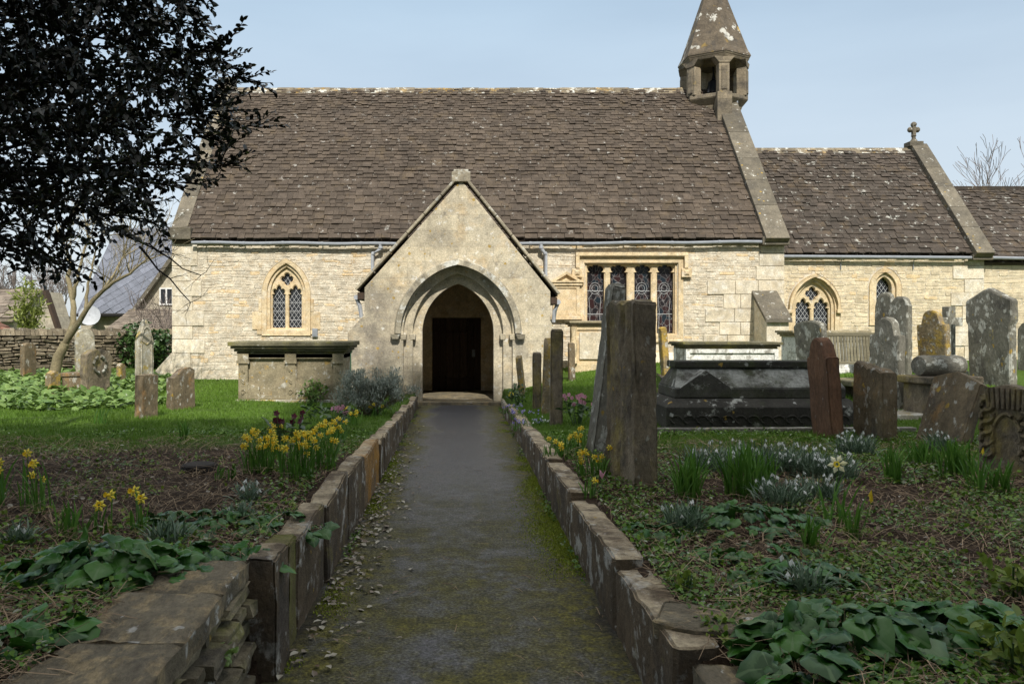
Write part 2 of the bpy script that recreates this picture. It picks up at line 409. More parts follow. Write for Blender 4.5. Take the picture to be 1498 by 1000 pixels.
M['cream'] = leafmat('cream_petal', (.75, .72, .42), (.85, .82, .58), .5, .3, .3)
M['white'] = leafmat('snowdrop_petal', (.66, .68, .64), (.80, .82, .78), .5, .3, .3)
M['pink'] = leafmat('pink_petal', (.45, .17, .25), (.68, .38, .45), .5, .3, .3)
M['plum'] = leafmat('plum_petal', (.055, .010, .018), (.15, .03, .05), .5, .3, .2)
M['lilac'] = leafmat('lilac_petal', (.22, .18, .50), (.55, .55, .75), .5, .3, .3)

def ground_material():
    m, t, b = newmat('turf_and_soil')
    geo = t.nodes.new('ShaderNodeNewGeometry')
    pos = geo.outputs['Position']
    sx = t.nodes.new('ShaderNodeSeparateXYZ'); t.links.new(pos, sx.inputs[0])
    n1 = noise_n(t, pos, .9, 5); n2 = noise_n(t, pos, 14, 8, .7); n3 = noise_n(t, pos, 60, 6, .7)
    soil = mixc(t, mrange(t, n2, .35, .7), (.022, .015, .010), (.062, .041, .027))
    soil = mixc(t, mrange(t, n3, .55, .75), soil, (.15, .11, .07))
    grass = mixc(t, mrange(t, n2, .3, .7), (.035, .065, .010), (.075, .125, .02))
    # soil near the camera, turf beyond
    ad = t.nodes.new('ShaderNodeMath'); ad.operation = 'MULTIPLY_ADD'
    t.links.new(n1, ad.inputs[0]); ad.inputs[1].default_value = 1.6
    t.links.new(sx.outputs['Y'], ad.inputs[2])
    f = mrange(t, ad.outputs[0], 8.4, 9.0)
    t.links.new(mixc(t, f, soil, grass), b.inputs['Base Color'])
    b.inputs['Roughness'].default_value = .95
    b.inputs['Specular IOR Level'].default_value = .1
    bump_n(t, b, n2, .8, .04)
    return m

def path_material():
    m, t, b = newmat('mossy_asphalt')
    geo = t.nodes.new('ShaderNodeNewGeometry')
    pos = geo.outputs['Position']
    sx = t.nodes.new('ShaderNodeSeparateXYZ'); t.links.new(pos, sx.inputs[0])
    ab = t.nodes.new('ShaderNodeMath'); ab.operation = 'ABSOLUTE'
    t.links.new(sx.outputs['X'], ab.inputs[0])
    n1 = noise_n(t, pos, 1.3, 6); n2 = noise_n(t, pos, 9, 8, .7); n3 = noise_n(t, pos, 60, 4, .7)
    vor = t.nodes.new('ShaderNodeTexVoronoi'); vor.inputs['Scale'].default_value = 110
    t.links.new(pos, vor.inputs['Vector'])
    base = mixc(t, mrange(t, n3, .35, .7), (.030, .031, .035), (.098, .101, .113))
    base = mixc(t, mrange(t, n1, .4, .65), base, (.066, .068, .075))
    # chips of pale stone in the surface
    base = mixc(t, mrange(t, vor.outputs['Distance'], .26, .12), base, (.20, .20, .20))
    e = t.nodes.new('ShaderNodeMath'); e.operation = 'MULTIPLY_ADD'
    t.links.new(n1, e.inputs[0]); e.inputs[1].default_value = .9
    t.links.new(ab.outputs[0], e.inputs[2])
    edge = mrange(t, e.outputs[0], .80, 1.12)
    moss = mixc(t, mrange(t, n2, .35, .65), (.046, .043, .010), (.125, .115, .022))
    fm = t.nodes.new('ShaderNodeMath'); fm.operation = 'MULTIPLY'
    t.links.new(edge, fm.inputs[0]); t.links.new(mrange(t, n2, .32, .55), fm.inputs[1])
    near = mrange(t, sx.outputs['Y'], 9.5, 4.8, 0, 1)
    fn = t.nodes.new('ShaderNodeMath'); fn.operation = 'MULTIPLY'
    t.links.new(near, fn.inputs[0]); t.links.new(mrange(t, noise_n(t, pos, 2.2, 9, .75), .34, .60), fn.inputs[1])
    mx = t.nodes.new('ShaderNodeMath'); mx.operation = 'MAXIMUM'
    t.links.new(fm.outputs[0], mx.inputs[0]); t.links.new(fn.outputs[0], mx.inputs[1])
    c = mixc(t, mx.outputs[0], base, moss)
    # dark humus at the foot of the kerbs
    c = mixc(t, mrange(t, e.outputs[0], 1.2, 1.34, 0, .85), c, (.025, .02, .014))
    gsc = t.nodes.new('ShaderNodeVectorMath'); gsc.operation = 'SCALE'
    gm = t.nodes.new('ShaderNodeMath'); gm.operation = 'MULTIPLY'
    t.links.new(mrange(t, n3, .38, .64, .45, 1.6), gm.inputs[0]); t.links.new(mrange(t, noise_n(t, pos, 22, 6, .75), .36, .64, .65, 1.35), gm.inputs[1])
    t.links.new(c, gsc.inputs[0]); t.links.new(gm.outputs[0], gsc.inputs['Scale'])
    c = gsc.outputs[0]
    t.links.new(c, b.inputs['Base Color'])
    t.links.new(mrange(t, mx.outputs[0], 0, .6, .34, .95), b.inputs['Roughness'])
    b.inputs['Specular IOR Level'].default_value = .5
    bump_n(t, b, n3, 1.0, .012)
    return m

def stained_glass_material():
    m, t, b = newmat('stained_glass')
    tc = t.nodes.new('ShaderNodeTexCoord')
    mp = t.nodes.new('ShaderNodeMapping'); mp.inputs['Scale'].default_value = (1, .01, .75)
    t.links.new(tc.outputs['Object'], mp.inputs['Vector'])
    nz = t.nodes.new('ShaderNodeTexNoise'); nz.inputs['Scale'].default_value = 3.5
    t.links.new(mp.outputs[0], nz.inputs['Vector'])
    ad = t.nodes.new('ShaderNodeVectorMath'); ad.operation = 'MULTIPLY_ADD'
    ad.inputs[1].default_value = (.22, 0, .22)
    t.links.new(nz.outputs['Color'], ad.inputs[0]); t.links.new(mp.outputs[0], ad.inputs[2])
    ve = t.nodes.new('ShaderNodeTexVoronoi'); ve.feature = 'DISTANCE_TO_EDGE'; ve.inputs['Scale'].default_value = 10.5
    vc = t.nodes.new('ShaderNodeTexVoronoi'); vc.inputs['Scale'].default_value = 10.5
    t.links.new(ad.outputs[0], ve.inputs['Vector']); t.links.new(ad.outputs[0], vc.inputs['Vector'])
    sp = t.nodes.new('ShaderNodeSeparateColor'); t.links.new(vc.outputs['Color'], sp.inputs[0])
    c = mixc(t, mrange(t, sp.outputs[0], .55, .6), (.014, .012, .014), (.03, .013, .013))
    c = mixc(t, mrange(t, sp.outputs[1], .75, .8), c, (.012, .02, .028))
    c = mixc(t, mrange(t, ve.outputs['Distance'], .042, .02), c, (.15, .14, .14))
    t.links.new(c, b.inputs['Base Color'])
    b.inputs['Roughness'].default_value = .25
    b.inputs['Specular IOR Level'].default_value = .4
    return m
M['ground'] = ground_material()
M['path'] = path_material()
M['stained'] = stained_glass_material()

# ------------------------------------------------------------------ objects
def tag(o, label=None, cat=None, group=None, kind=None):
    if label: o['label'] = label
    if cat: o['category'] = cat
    if group: o['group'] = group
    if kind or label: o['kind'] = kind or 'thing'
    return o

def thing(name, label, cat, loc=(0, 0, 0), rz=0, group=None):
    o = bpy.data.objects.new(name, None)
    COL.objects.link(o)
    o.location = loc
    o.rotation_euler = (0, 0, rz)
    o.empty_display_size = .2
    return tag(o, label, cat, group)

class MB:
    def __init__(s):
        s.v = []; s.f = []; s.t = []; s.m = []
    def add(s, vs, fs, tone=None, mi=0):
        b = len(s.v)
        s.v += [tuple(p) for p in vs]
        s.f += [tuple(i + b for i in f) for f in fs]
        k = rnd.random() if tone is None else tone
        s.t += [k] * len(fs); s.m += [mi] * len(fs)
    def box(s, x0, x1, y0, y1, z0, z1, tone=.5, jit=0, mi=0):
        vs = [(x, y, z) for z in (z0, z1) for y in (y0, y1) for x in (x0, x1)]
        if jit:
            vs = [tuple(c + rnd.uniform(-jit, jit) for c in p) for p in vs]
        s.add(vs, [(0, 2, 3, 1), (4, 5, 7, 6), (0, 1, 5, 4), (2, 6, 7, 3), (0, 4, 6, 2), (1, 3, 7, 5)], tone, mi)
    def hexa(s, lo, hi, tone=.5, mi=0):
        """lo, hi: two matching loops of points, capped"""
        n = len(lo)
        fs = [tuple(range(n))[::-1], tuple(range(n, 2 * n))]
        fs += [(i, (i + 1) % n, n + (i + 1) % n, n + i) for i in range(n)]
        s.add(list(lo) + list(hi), fs, tone, mi)
    def beam(s, p0, p1, w, h, side=None, tone=.5, mi=0):
        """box from p0 to p1, w across, h thick, p0-p1 on the underside middle"""
        p0 = Vector(p0); p1 = Vector(p1)
        d = (p1 - p0).normalized()
        sd = Vector(side) if side else d.cross(Vector((0, 0, 1)))
        sd.normalize()
        up = sd.cross(d).normalized()
        lo = [p0 - sd * w / 2, p0 + sd * w / 2, p0 + sd * w / 2 + up * h, p0 - sd * w / 2 + up * h]
        hi = [q + (p1 - p0) for q in lo]
        s.hexa(lo, hi, tone, mi)
    def tube(s, pts, radii, n=6, tone=.5, mi=0, cap=True):
        pts = [Vector(p) for p in pts]
        if isinstance(radii, (int, float)):
            radii = [radii] * len(pts)
        vs = []; fs = []
        ref = Vector((.31, .2, .93))
        for i, p in enumerate(pts):
            d = pts[min(i + 1, len(pts) - 1)] - pts[max(i - 1, 0)]
            if d.length < 1e-9: d = Vector((0, 0, 1))
            d.normalize()
            a = d.cross(ref if abs(d.dot(ref)) < .95 else Vector((1, 0, 0))).normalized()
            b = d.cross(a)
            for k in range(n):
                an = 2 * math.pi * k / n
                vs.append(p + (a * math.cos(an) + b * math.sin(an)) * radii[i])
        for i in range(len(pts) - 1):
            for k in range(n):
                fs.append((i * n + k, i * n + (k + 1) % n, (i + 1) * n + (k + 1) % n, (i + 1) * n + k))
        if cap:
            fs.append(tuple(range(n))[::-1]); fs.append(tuple(range((len(pts) - 1) * n, len(pts) * n)))
        s.add(vs, fs, tone, mi)
    def lathe(s, c, prof, n=12, rot=0., tone=.5, mi=0):
        """prof: list of (radius, z)"""
        vs = []; fs = []
        for (r, z) in prof:
            for k in range(n):
                a = 2 * math.pi * k / n + rot
                vs.append((c[0] + r * math.cos(a), c[1] + r * math.sin(a), c[2] + z))
        for i in range(len(prof) - 1):
            for k in range(n):
                fs.append((i * n + k, i * n + (k + 1) % n, (i + 1) * n + (k + 1) % n, (i + 1) * n + k))
        fs.append(tuple(range(n))[::-1]); fs.append(tuple(range((len(prof) - 1) * n, len(prof) * n)))
        s.add(vs, fs, tone, mi)
    def plate(s, outline, holes, d0, d1, xf=None, tone=.5, mi=0):
        """flat plate with holes in (u, w), from depth d0 (front) to d1"""
        xf = xf or (lambda u, d, w: (u, d, w))
        loops = [list(outline)] + [list(h) for h in holes]
        flat = [p for l in loops for p in l]
        tris = geometry.tessellate_polygon([[Vector((u, w, 0)) for u, w in l] for l in loops])
        n = len(flat)
        vs = [xf(u, d0, w) for u, w in flat] + [xf(u, d1, w) for u, w in flat]
        fs = []
        for a, b, c in tris:
            (ax, ay), (bx, by), (cx_, cy_) = flat[a], flat[b], flat[c]
            ar = (bx - ax) * (cy_ - ay) - (cx_ - ax) * (by - ay)
            if abs(ar) < 1e-10: continue
            if ar < 0: b, c = c, b
            fs.append((a, b, c)); fs.append((n + c, n + b, n + a))
        k = 0
        for li, l in enumerate(loops):
            m = len(l)
            for i in range(m):
                j = (i + 1) % m
                fs.append((k + i, n + k + i, n + k + j, k + j))
            k += m
        s.add(vs, fs, tone, mi)
    def build(s, name, mats, parent=None, world=False, origin=None, smooth=None, bevel=0):
        me = bpy.data.meshes.new(name)
        vs = s.v
        off = None
        if parent is not None and world: off = parent.location
        elif origin is not None: off = Vector(origin)
        if off is not None:
            vs = [(p[0] - off[0], p[1] - off[1], p[2] - off[2]) for p in vs]
        me.from_pydata(vs, [], s.f)
        if not isinstance(mats, (list, tuple)): mats = [mats]
        for m in mats: me.materials.append(m)
        a = me.attributes.new('tone', 'FLOAT', 'FACE')
        a.data.foreach_set('value', s.t)
        if len(mats) > 1: me.polygons.foreach_set('material_index', s.m)
        me.update()
        if smooth is not None:
            me.polygons.foreach_set('use_smooth', [True] * len(me.polygons))
            if smooth < 180: me.set_sharp_from_angle(angle=R(smooth))
        o = bpy.data.objects.new(name, me)
        COL.objects.link(o)
        if parent is not None: o.parent = parent
        elif origin is not None: o.location = origin
        if bevel:
            md = o.modifiers.new('edge', 'BEVEL')
            md.width = bevel; md.segments = 2; md.limit_method = 'ANGLE'; md.angle_limit = R(40)
        return o

def arr_mesh(name, V, faces_n, loops, tones, mats, mi=None, parent=None, smooth=False):
    """big mesh from numpy arrays; faces_n = verts per face (int array), loops = flat vertex indices"""
    me = bpy.data.meshes.new(name)
    me.vertices.add(len(V)); me.vertices.foreach_set('co', np.asarray(V, np.float32).ravel())
    me.loops.add(len(loops)); me.loops.foreach_set('vertex_index', np.asarray(loops, np.int32))
    me.polygons.add(len(faces_n))
    st = np.concatenate([[0], np.cumsum(faces_n)[:-1]]).astype(np.int32)
    me.polygons.foreach_set('loop_start', st)
    if not isinstance(mats, (list, tuple)): mats = [mats]
    for m in mats: me.materials.append(m)
    if mi is not None: me.polygons.foreach_set('material_index', np.asarray(mi, np.int32))
    if smooth: me.polygons.foreach_set('use_smooth', np.ones(len(faces_n), bool))
    me.update(calc_edges=True)
    a = me.attributes.new('tone', 'FLOAT', 'FACE'); a.data.foreach_set('value', np.asarray(tones, np.float32))
    o = bpy.data.objects.new(name, me)
    COL.objects.link(o)
    if parent is not None: o.parent = parent
    return o

def rotmats(yaw, pitch, roll):
    cy, sy = np.cos(yaw), np.sin(yaw); cp, sp = np.cos(pitch), np.sin(pitch); cr, sr = np.cos(roll), np.sin(roll)
    Z = np.zeros_like(cy); O = np.ones_like(cy)
    Rz = np.stack([cy, -sy, Z, sy, cy, Z, Z, Z, O], -1).reshape(-1, 3, 3)
    Rx = np.stack([O, Z, Z, Z, cp, -sp, Z, sp, cp], -1).reshape(-1, 3, 3)
    Ry = np.stack([cr, Z, sr, Z, O, Z, -sr, Z, cr], -1).reshape(-1, 3, 3)
    return Rz @ Rx @ Ry

def scatter(name, tv, tf, pos, rot, scale, tones, mat, parent=None, smooth=False):
    """copies of one leaf template (tv verts, tf faces) as a single mesh"""
    tv = np.asarray(tv, float)
    pos = np.asarray(pos, float); n = len(pos)
    sc = np.asarray(scale, float)
    sc = sc[:, None, None] if sc.ndim == 1 else sc[:, None, :]
    V = np.einsum('nij,nkj->nki', rot, tv[None] * sc) + pos[:, None, :]
    k = len(tv)
    leafco = np.tile(tv, (n, 1))
    fl = np.concatenate([np.asarray(f) for f in tf]); fn = np.array([len(f) for f in tf])
    loops = (fl[None] + (np.arange(n) * k)[:, None]).ravel()
    o = arr_mesh(name, V.reshape(-1, 3), np.tile(fn, n), loops, np.clip(np.repeat(tones, len(tf)) + np.tile(np.where(np.arange(len(tf)) % 2, .10, -.10), n) * (len(tf) == 6) * .6, 0, 1), mat, None, parent, smooth or k > 20)
    if k > 20:
        a = o.data.attributes.new('leafco', 'FLOAT_VECTOR', 'POINT'); a.data.foreach_set('vector', leafco.astype(np.float32).ravel())
    return o

# leaf templates: base at the origin, growing along +y, face up +z
LEAF_V = [(0, 0, 0), (-.32, .35, .10), (0, .45, -.02), (.32, .35, .10), (-.2, .75, .06), (.2, .75, .06), (0, 1, -.08)]
LEAF_F = [(0, 2, 1), (0, 3, 2), (1, 2, 4), (2, 3, 5), (2, 6, 4), (2, 5, 6)]
NARROW_V = [(0, 0, 0), (-.13, .4, .03), (0, .45, 0), (.13, .4, .03), (0, 1, -.05)]
NARROW_F = [(0, 2, 1), (0, 3, 2), (1, 2, 4), (2, 3, 4)]
def heart():
    """heart-shaped leaf: centre, mid ring and a drooping lobed rim"""
    pts = [(0, .12), (-.22, 0), (-.46, .14), (-.55, .42), (-.40, .66), (-.30, .82), (0, 1.08), (.30, .82), (.40, .66), (.55, .42), (.46, .14), (.22, 0)]
    v = [(0, .28, -.05)]
    for i, (x, y) in enumerate(pts):
        v.append((x * .58, .28 + (y - .28) * .58, .055 + (.022 if i % 2 else -.012)))
    for i, (x, y) in enumerate(pts):
        v.append((x, y, .05 * (1 if i % 2 else -.5) - .16 * abs(x) - .14 * max(0, y - .6)))
    f = [(0, 1 + (i + 1) % 12, 1 + i) for i in range(12)]
    f += [(1 + i, 1 + (i + 1) % 12, 13 + (i + 1) % 12, 13 + i) for i in range(12)]
    return v, f
HEART_V, HEART_F = heart()
BLADE_V = [(-.5, 0, 0), (.5, 0, 0), (0, .25, 1)]
BLADE_F = [(0, 1, 2)]

# ------------------------------------------------------------------ ground, path
def axis(parts):
    return np.unique(np.concatenate([np.linspace(a, b, n) for a, b, n in parts]).round(4))
gx = axis([(-260, -30, 12), (-30, -12, 13), (-12, -1.15, 56), (-1.15, -.84, 17), (-.84, .84, 5), (.84, 1.15, 17), (1.15, 12, 56), (12, 30, 13), (30, 260, 12)])
gy = axis([(-80, -4, 12), (-4, 20, 110), (20, 45, 24), (45, 500, 12)])
GX, GY = np.meshgrid(gx, gy)
GZ = gz(GX, GY)
GZ = GZ + np.where(np.abs(GX) > 1.0, .012, .0) * np.sin(GX * 7.3 + GY * 3) * np.cos(GY * 6.1 - GX)
V = np.stack([GX, GY, GZ], -1).reshape(-1, 3)
nx_, ny_ = len(gx), len(gy)
ii = (np.arange(ny_ - 1)[:, None] * nx_ + np.arange(nx_ - 1)[None]).ravel()
loops = np.stack([ii, ii + 1, ii + nx_ + 1, ii + nx_], -1).ravel()
g = arr_mesh('ground', V, np.full(len(ii), 4), loops, np.full(len(ii), .5), M['ground'], smooth=True)
tag(g, 'banked churchyard turf and bare soil beds beside the path', 'ground', kind='structure')

mb = MB()
ys = np.linspace(-20, 16.3, 120); xs = np.linspace(-.93, .93, 15)
pv = [(x, y, .012 * math.cos(x * 1.6) - .01 + .004 * noise.noise(Vector((x * 2, y * 2, 0)))) for y in ys for x in xs]
pf = [(j * 15 + i, j * 15 + i + 1, (j + 1) * 15 + i + 1, (j + 1) * 15 + i) for j in range(119) for i in range(14)]
mb.add(pv, pf, .5)
tag(mb.build('path', M['path'], smooth=180), 'mossy tarmac path leading straight to the church porch', 'path', kind='structure')

# ------------------------------------------------------------------ masonry helpers
def arch(cx, a, spring, rise, n=14):
    Rr = (a * a + rise * rise) / (2 * a)
    ph = math.acos(max(-1, min(1, (Rr - a) / Rr)))
    L = [(cx - a + Rr + Rr * math.cos(math.pi - ph * i / n), spring + Rr * math.sin(math.pi - ph * i / n)) for i in range(n + 1)]
    Rt = [(2 * cx - x, w) for x, w in L[::-1][1:]]
    return L + Rt

def archhole(cx, a, sill, spring, rise, n=14):
    return [(cx - a, sill)] + arch(cx, a, spring, rise, n) + [(cx + a, sill)]

def trefoil(cx, b, sill, spring, n=24, tall=1.25):
    pts = [(cx - b, sill), (cx - b, spring)]
    for i in range(n + 1):
        th = math.pi * (1 - i / n)
        r = b * (.72 + .3 * abs(math.sin(3 * th)) ** .6) * (1 + (tall - 1) * math.exp(-((th - math.pi / 2) / .3) ** 2))
        pts.append((cx + r * math.cos(th), spring + .02 + r * 1.05 * math.sin(th)))
    return pts + [(cx + b, spring), (cx + b, sill)]

def foil4(cx, cz, rr, n=32):
    return [(cx + rr * (.62 + .38 * abs(math.cos(2 * a)) ** .7) * math.cos(a), cz + rr * (.62 + .38 * abs(math.cos(2 * a)) ** .7) * math.sin(a))
            for a in (2 * math.pi * i / n for i in range(n))]

def rubble(mb, u0, u1, w0, w1, xf, forb=lambda a, b: [], rows=(.05, .115), lens=(.10, .40), depth=.011, gap=.005, jit=.008, wave=.04):
    """coursed rubble stones over a backing; forb gives the u-intervals kept free in a course"""
    w = w0
    while w < w1 - .03:
        h = rnd.uniform(*rows)
        if w + h > w1 - .05: h = w1 - w
        free = [(u0, u1)]
        for (a, b) in forb(w, w + h):
            nf = []
            for (p, q) in free:
                if b <= p or a >= q: nf.append((p, q)); continue
                if a > p: nf.append((p, a))
                if b < q: nf.append((b, q))
            free = nf
        for (p, q) in free:
            u = p
            while u < q - .02:
                l = rnd.uniform(*lens)
                if u + l > q - .08: l = q - u
                split = 2 if (h > .11 and rnd.random() < .25) else 1
                for k in range(split):
                    wa = w + h * k / split; wb = w + h * (k + 1) / split
                    hh = gap / 2
                    cu = u + l / 2; cw = (wa + wb) / 2
                    ca = min(l, wb - wa) * rnd.uniform(.12, .3)
                    L_, R_, B_, T_ = u + hh, u + l - hh, wa + hh, wb - hh
                    A = [(L_ + ca, B_), (R_ - ca, B_), (R_, B_ + ca), (R_, T_ - ca), (R_ - ca, T_), (L_ + ca, T_), (L_, T_ - ca), (L_, B_ + ca)]
                    A = [(a + rnd.uniform(-jit, jit), b + rnd.uniform(-jit, jit)) for a, b in A]
                    def wob(a, b): return b + wave * (noise.noise(Vector((a * 1.3, b * 1.5, 5.1))) + .4 * noise.noise(Vector((a * 5, b * 4, 1.1))))
                    dd = depth * rnd.uniform(.3, 1.2)
                    B = [(cu + (a - cu) * (.93 if l > .2 else .88), cw + (b - cw) * .84) for a, b in A]
                    vs = [xf(a, .0, wob(a, b)) for a, b in A] + [xf(a, dd * rnd.uniform(.7, 1.2), wob(a, b)) for a, b in B]
                    mb.add(vs, [tuple(range(8, 16))] + [(q, (q + 1) % 8, 8 + (q + 1) % 8, 8 + q) for q in range(8)])
                u += l
        w += h

def tiles(mb, P0, U, Vv, width, length, c0, c1, w0=(.28, .55), w1=(.16, .34), th=.022, edge=None):
    """overlapping stone slates in diminishing courses, eave to ridge"""
    P0 = Vector(P0); U = Vector(U).normalized(); Vv = Vector(Vv).normalized(); Nn = U.cross(Vv).normalized()
    if Nn.z < 0: Nn = -Nn
    s = 0.
    while s < length - .02:
        k = s / length
        c = c0 + (c1 - c0) * k
        wr = (w0[0] + (w1[0] - w0[0]) * k, w0[1] + (w1[1] - w0[1]) * k)
        u = -rnd.uniform(0, wr[0])
        sag = .012 * math.sin(s * 2.1)
        while u < width:
            l = rnd.uniform(*wr)
            a = max(0, u); b = min(width, u + l)
            if b - a > .03:
                g = .004
                lo = rnd.uniform(-.022, .016); lo2 = lo + rnd.uniform(-.008, .008)
                tt = th * rnd.uniform(.75, 1.5); lift = rnd.uniform(.018, .036)
                top = min(s + c * 1.5, length)
                pt = []
                for (uu, ss, nn) in ((a + g, s + lo, lift), (b - g, s + lo2, lift + rnd.uniform(-.006, .006)), (b - g, top, .004), (a + g, top, .004)):
                    pt.append(P0 + U * uu + Vv * ss + Nn * (nn + sag))
                q = [p + Nn * tt for p in pt]
                mb.add(pt + q, [(4, 5, 6, 7), (0, 1, 5, 4), (1, 2, 6, 5), (3, 0, 4, 7)])
            u += l
        s += c

def lattice(mb, u0, u1, w0, w1, d, step=.11, tall=1.45, th=.009):
    """diamond leads clipped to a rectangle"""
    def clip(p, q):
        t0, t1 = 0., 1.
        dx, dy = q[0] - p[0], q[1] - p[1]
        for pp, qq in ((-dx, p[0] - u0), (dx, u1 - p[0]), (-dy, p[1] - w0), (dy, w1 - p[1])):
            if abs(pp) < 1e-9:
                if qq < 0: return None
            else:
                r = qq / pp
                if pp < 0: t0 = max(t0, r)
                else: t1 = min(t1, r)
        if t0 >= t1: return None
        return (p[0] + dx * t0, p[1] + dy * t0), (p[0] + dx * t1, p[1] + dy * t1)
    H = w1 - w0 + 1; n = int((u1 - u0 + H) / step) + 4
    for sgn in (1, -1):
        for i in range(-n, n):
            cu = (u0 + u1) / 2 + i * step
            c = clip((cu - sgn * H / tall, w0 - H + .5), (cu + sgn * H / tall, w0 + H + .5))
            if not c: continue
            (a, b), (e, f) = c
            L = math.hypot(e - a, f - b)
            if L < .02: continue
            nx, ny = -(f - b) / L * th / 2, (e - a) / L * th / 2
            dd = d + (.0015 if sgn > 0 else 0)
            mb.add([(a + nx, dd, b + ny), (a - nx, dd, b - ny), (e - nx, dd, f - ny), (e + nx, dd, f + ny)], [(0, 1, 2, 3)], .5)

# ------------------------------------------------------------------ the church
NW = 19.4                                    # south face of the nave
RY = 23.34                                   # ridge line
church = thing('church', 'pale limestone church with stone tiled roof, gabled porch and bellcote spire', 'church', (0.5, NW, .3))
def cpart(mb, name, mat, parent=None, **kw):
    """a part of the church (or of one of its parts), built in world coordinates"""
    o = mb.build(name, mat, **kw)
    if parent is None:
        o.parent = church; o.location = -church.location
    else:
        o.parent = parent
    return o

W1 = dict(cx=-4.27, a=.40, sill=1.55, spring=2.42, rise=.66)
W4 = dict(u0=3.10, u1=5.38, w0=1.38, w1=3.18)
DOORC, DOORA, DOORH = -.07, .60, 1.83
NX0, NX1 = -7.07, 8.0
EZ = 3.74
mb = MB()
mb.plate([(NX0, -.4), (NX1, -.4), (NX1, EZ), (NX0, EZ)],
         [archhole(W1['cx'], W1['a'] + .08, W1['sill'] - .02, W1['spring'], W1['rise'] + .09),
          [(W4['u0'], W4['w0']), (W4['u1'], W4['w0']), (W4['u1'], W4['w1']), (W4['u0'], W4['w1'])],
          [(DOORC - DOORA, -.2), (DOORC + DOORA, -.2), (DOORC + DOORA, DOORH), (DOORC - DOORA, DOORH)]], NW, NW + .5)
# gable ends and north wall close the nave
for x0, x1 in ((NX0, NX0 + .5), (NX1 - .5, NX1)):
    y0, y1 = NW + .5, 2 * RY - NW
    prof = [(y0, -.4), (y1, -.4), (y1, EZ), (RY, 8.5), (y0, EZ + .45)]
    mb.hexa([(x0, y, z) for y, z in prof], [(x1, y, z) for y, z in prof])
mb.box(NX0 + .5, NX1 - .5, 2 * RY - NW - .5, 2 * RY - NW, -.4, EZ)
nave = cpart(mb, 'nave_wall', M['mortar'])

QL = [(-.4, .25, .5), (.25, .6, .72), (.6, .95, .45), (.95, 1.3, .8), (1.3, 1.62, .5), (1.62, 2.0, .78), (2.0, 2.35, .5), (2.35, 2.72, .72), (2.72, 3.1, .46), (3.1, 3.74, .62)]
QR = [(-.4, .5, 1.2), (.5, .8, 1.9), (.8, 1.1, 1.5), (1.1, 1.4, 2.0), (1.4, 1.72, 1.6), (1.72, 2.05, 1.95), (2.05, 2.4, 1.5), (2.4, 2.75, 1.9), (2.75, 3.1, .7), (3.1, 3.42, .62), (3.42, 3.60, .58)]
def hw_at(w, cx, a, sill, spring, rise):
    if w < sill or w > spring + rise: return 0
    if w <= spring: return a
    Rr = (a * a + rise * rise) / (2 * a)
    return max(0, math.sqrt(max(0, Rr * Rr - (w - spring) ** 2)) - (Rr - a))
def nave_forb(w0, w1):
    wm = (w0 + w1) / 2; out = []
    h = max(hw_at(w, W1['cx'], W1['a'] + .22, W1['sill'] - .12, W1['spring'], W1['rise'] + .2) for w in (w0, wm, w1))
    if h: out.append((W1['cx'] - h, W1['cx'] + h))
    if w1 > W4['w0'] - .15 and w0 < W4['w1'] + .05: out.append((W4['u0'] - .16, W4['u1'] + .16))
    if w0 < 2.4: out.append((-1.7, 1.75))
    for a, b, l in QL:
        if a < wm <= b: out.append((NX0, NX0 + l))
    for a, b, l in QR:
        if a < wm <= b: out.append((NX1 - l, NX1))
    if 1.74 < w1 and w0 < 2.98: out.append((2.22, 3.02))
    return out
mb = MB()
rubble(mb, NX0, NX1, -.1, EZ - .05, lambda u, d, w: (u, NW - .001 - d, w), nave_forb)
cpart(mb, 'rubble_facing', M['rubble'], nave)
mb = MB()
for a, b, l in QL:
    mb.box(NX0 - .012, NX0 + l - .012, NW - .03 + rnd.uniform(-.004, .004), NW + .3, a + .005, b - .005, rnd.random(), .003)
cpart(mb, 'quoin_facing', M['ashlar'], nave, bevel=.008)
mb = MB()
for a, b, l in QR:
    n = 1 if l < .9 else 3; e = NX1 + .012
    ws = [l / n * rnd.uniform(.8, 1.2) for _ in range(n)]; k = l / sum(ws)
    for q in ws:
        mb.box(e - q * k + .005, e - .004, NW - .03 + rnd.uniform(-.004, .004), NW + .02, a + .005, b - .005, rnd.random(), .003)
        e -= q * k
cpart(mb, 'quoin_facing', M['ashlar'], nave, bevel=.008)
mb = MB()   # battered foot of the west corner
mb.hexa([(-7.5, NW - .03, -.3), (-7.02, NW - .03, -.3), (-7.02, NW - .03, .98), (-7.11, NW - .03, .95), (-7.5, NW - .03, .52)],
        [(-7.5, NW + 1.1, -.3), (-7.02, NW + 1.1, -.3), (-7.02, NW + 1.1, .98), (-7.11, NW + 1.1, .95), (-7.5, NW + 1.1, .52)])
cpart(mb, 'battered_plinth', M['ashlar'], bevel=.02)
mb = MB()   # sloping set-off under the four-light window
mb.hexa([(4.2, NW - .25, -.2), (6.1, NW - .25, -.2), (6.1, NW - .25, .72), (4.2, NW - .25, .72)], [(4.2, NW - .001, -.2), (6.1, NW - .001, -.2), (6.1, NW - .03, .98), (4.2, NW - .03, .98)])
cpart(mb, 'sloping_plinth', M['ashlar'], bevel=.02)

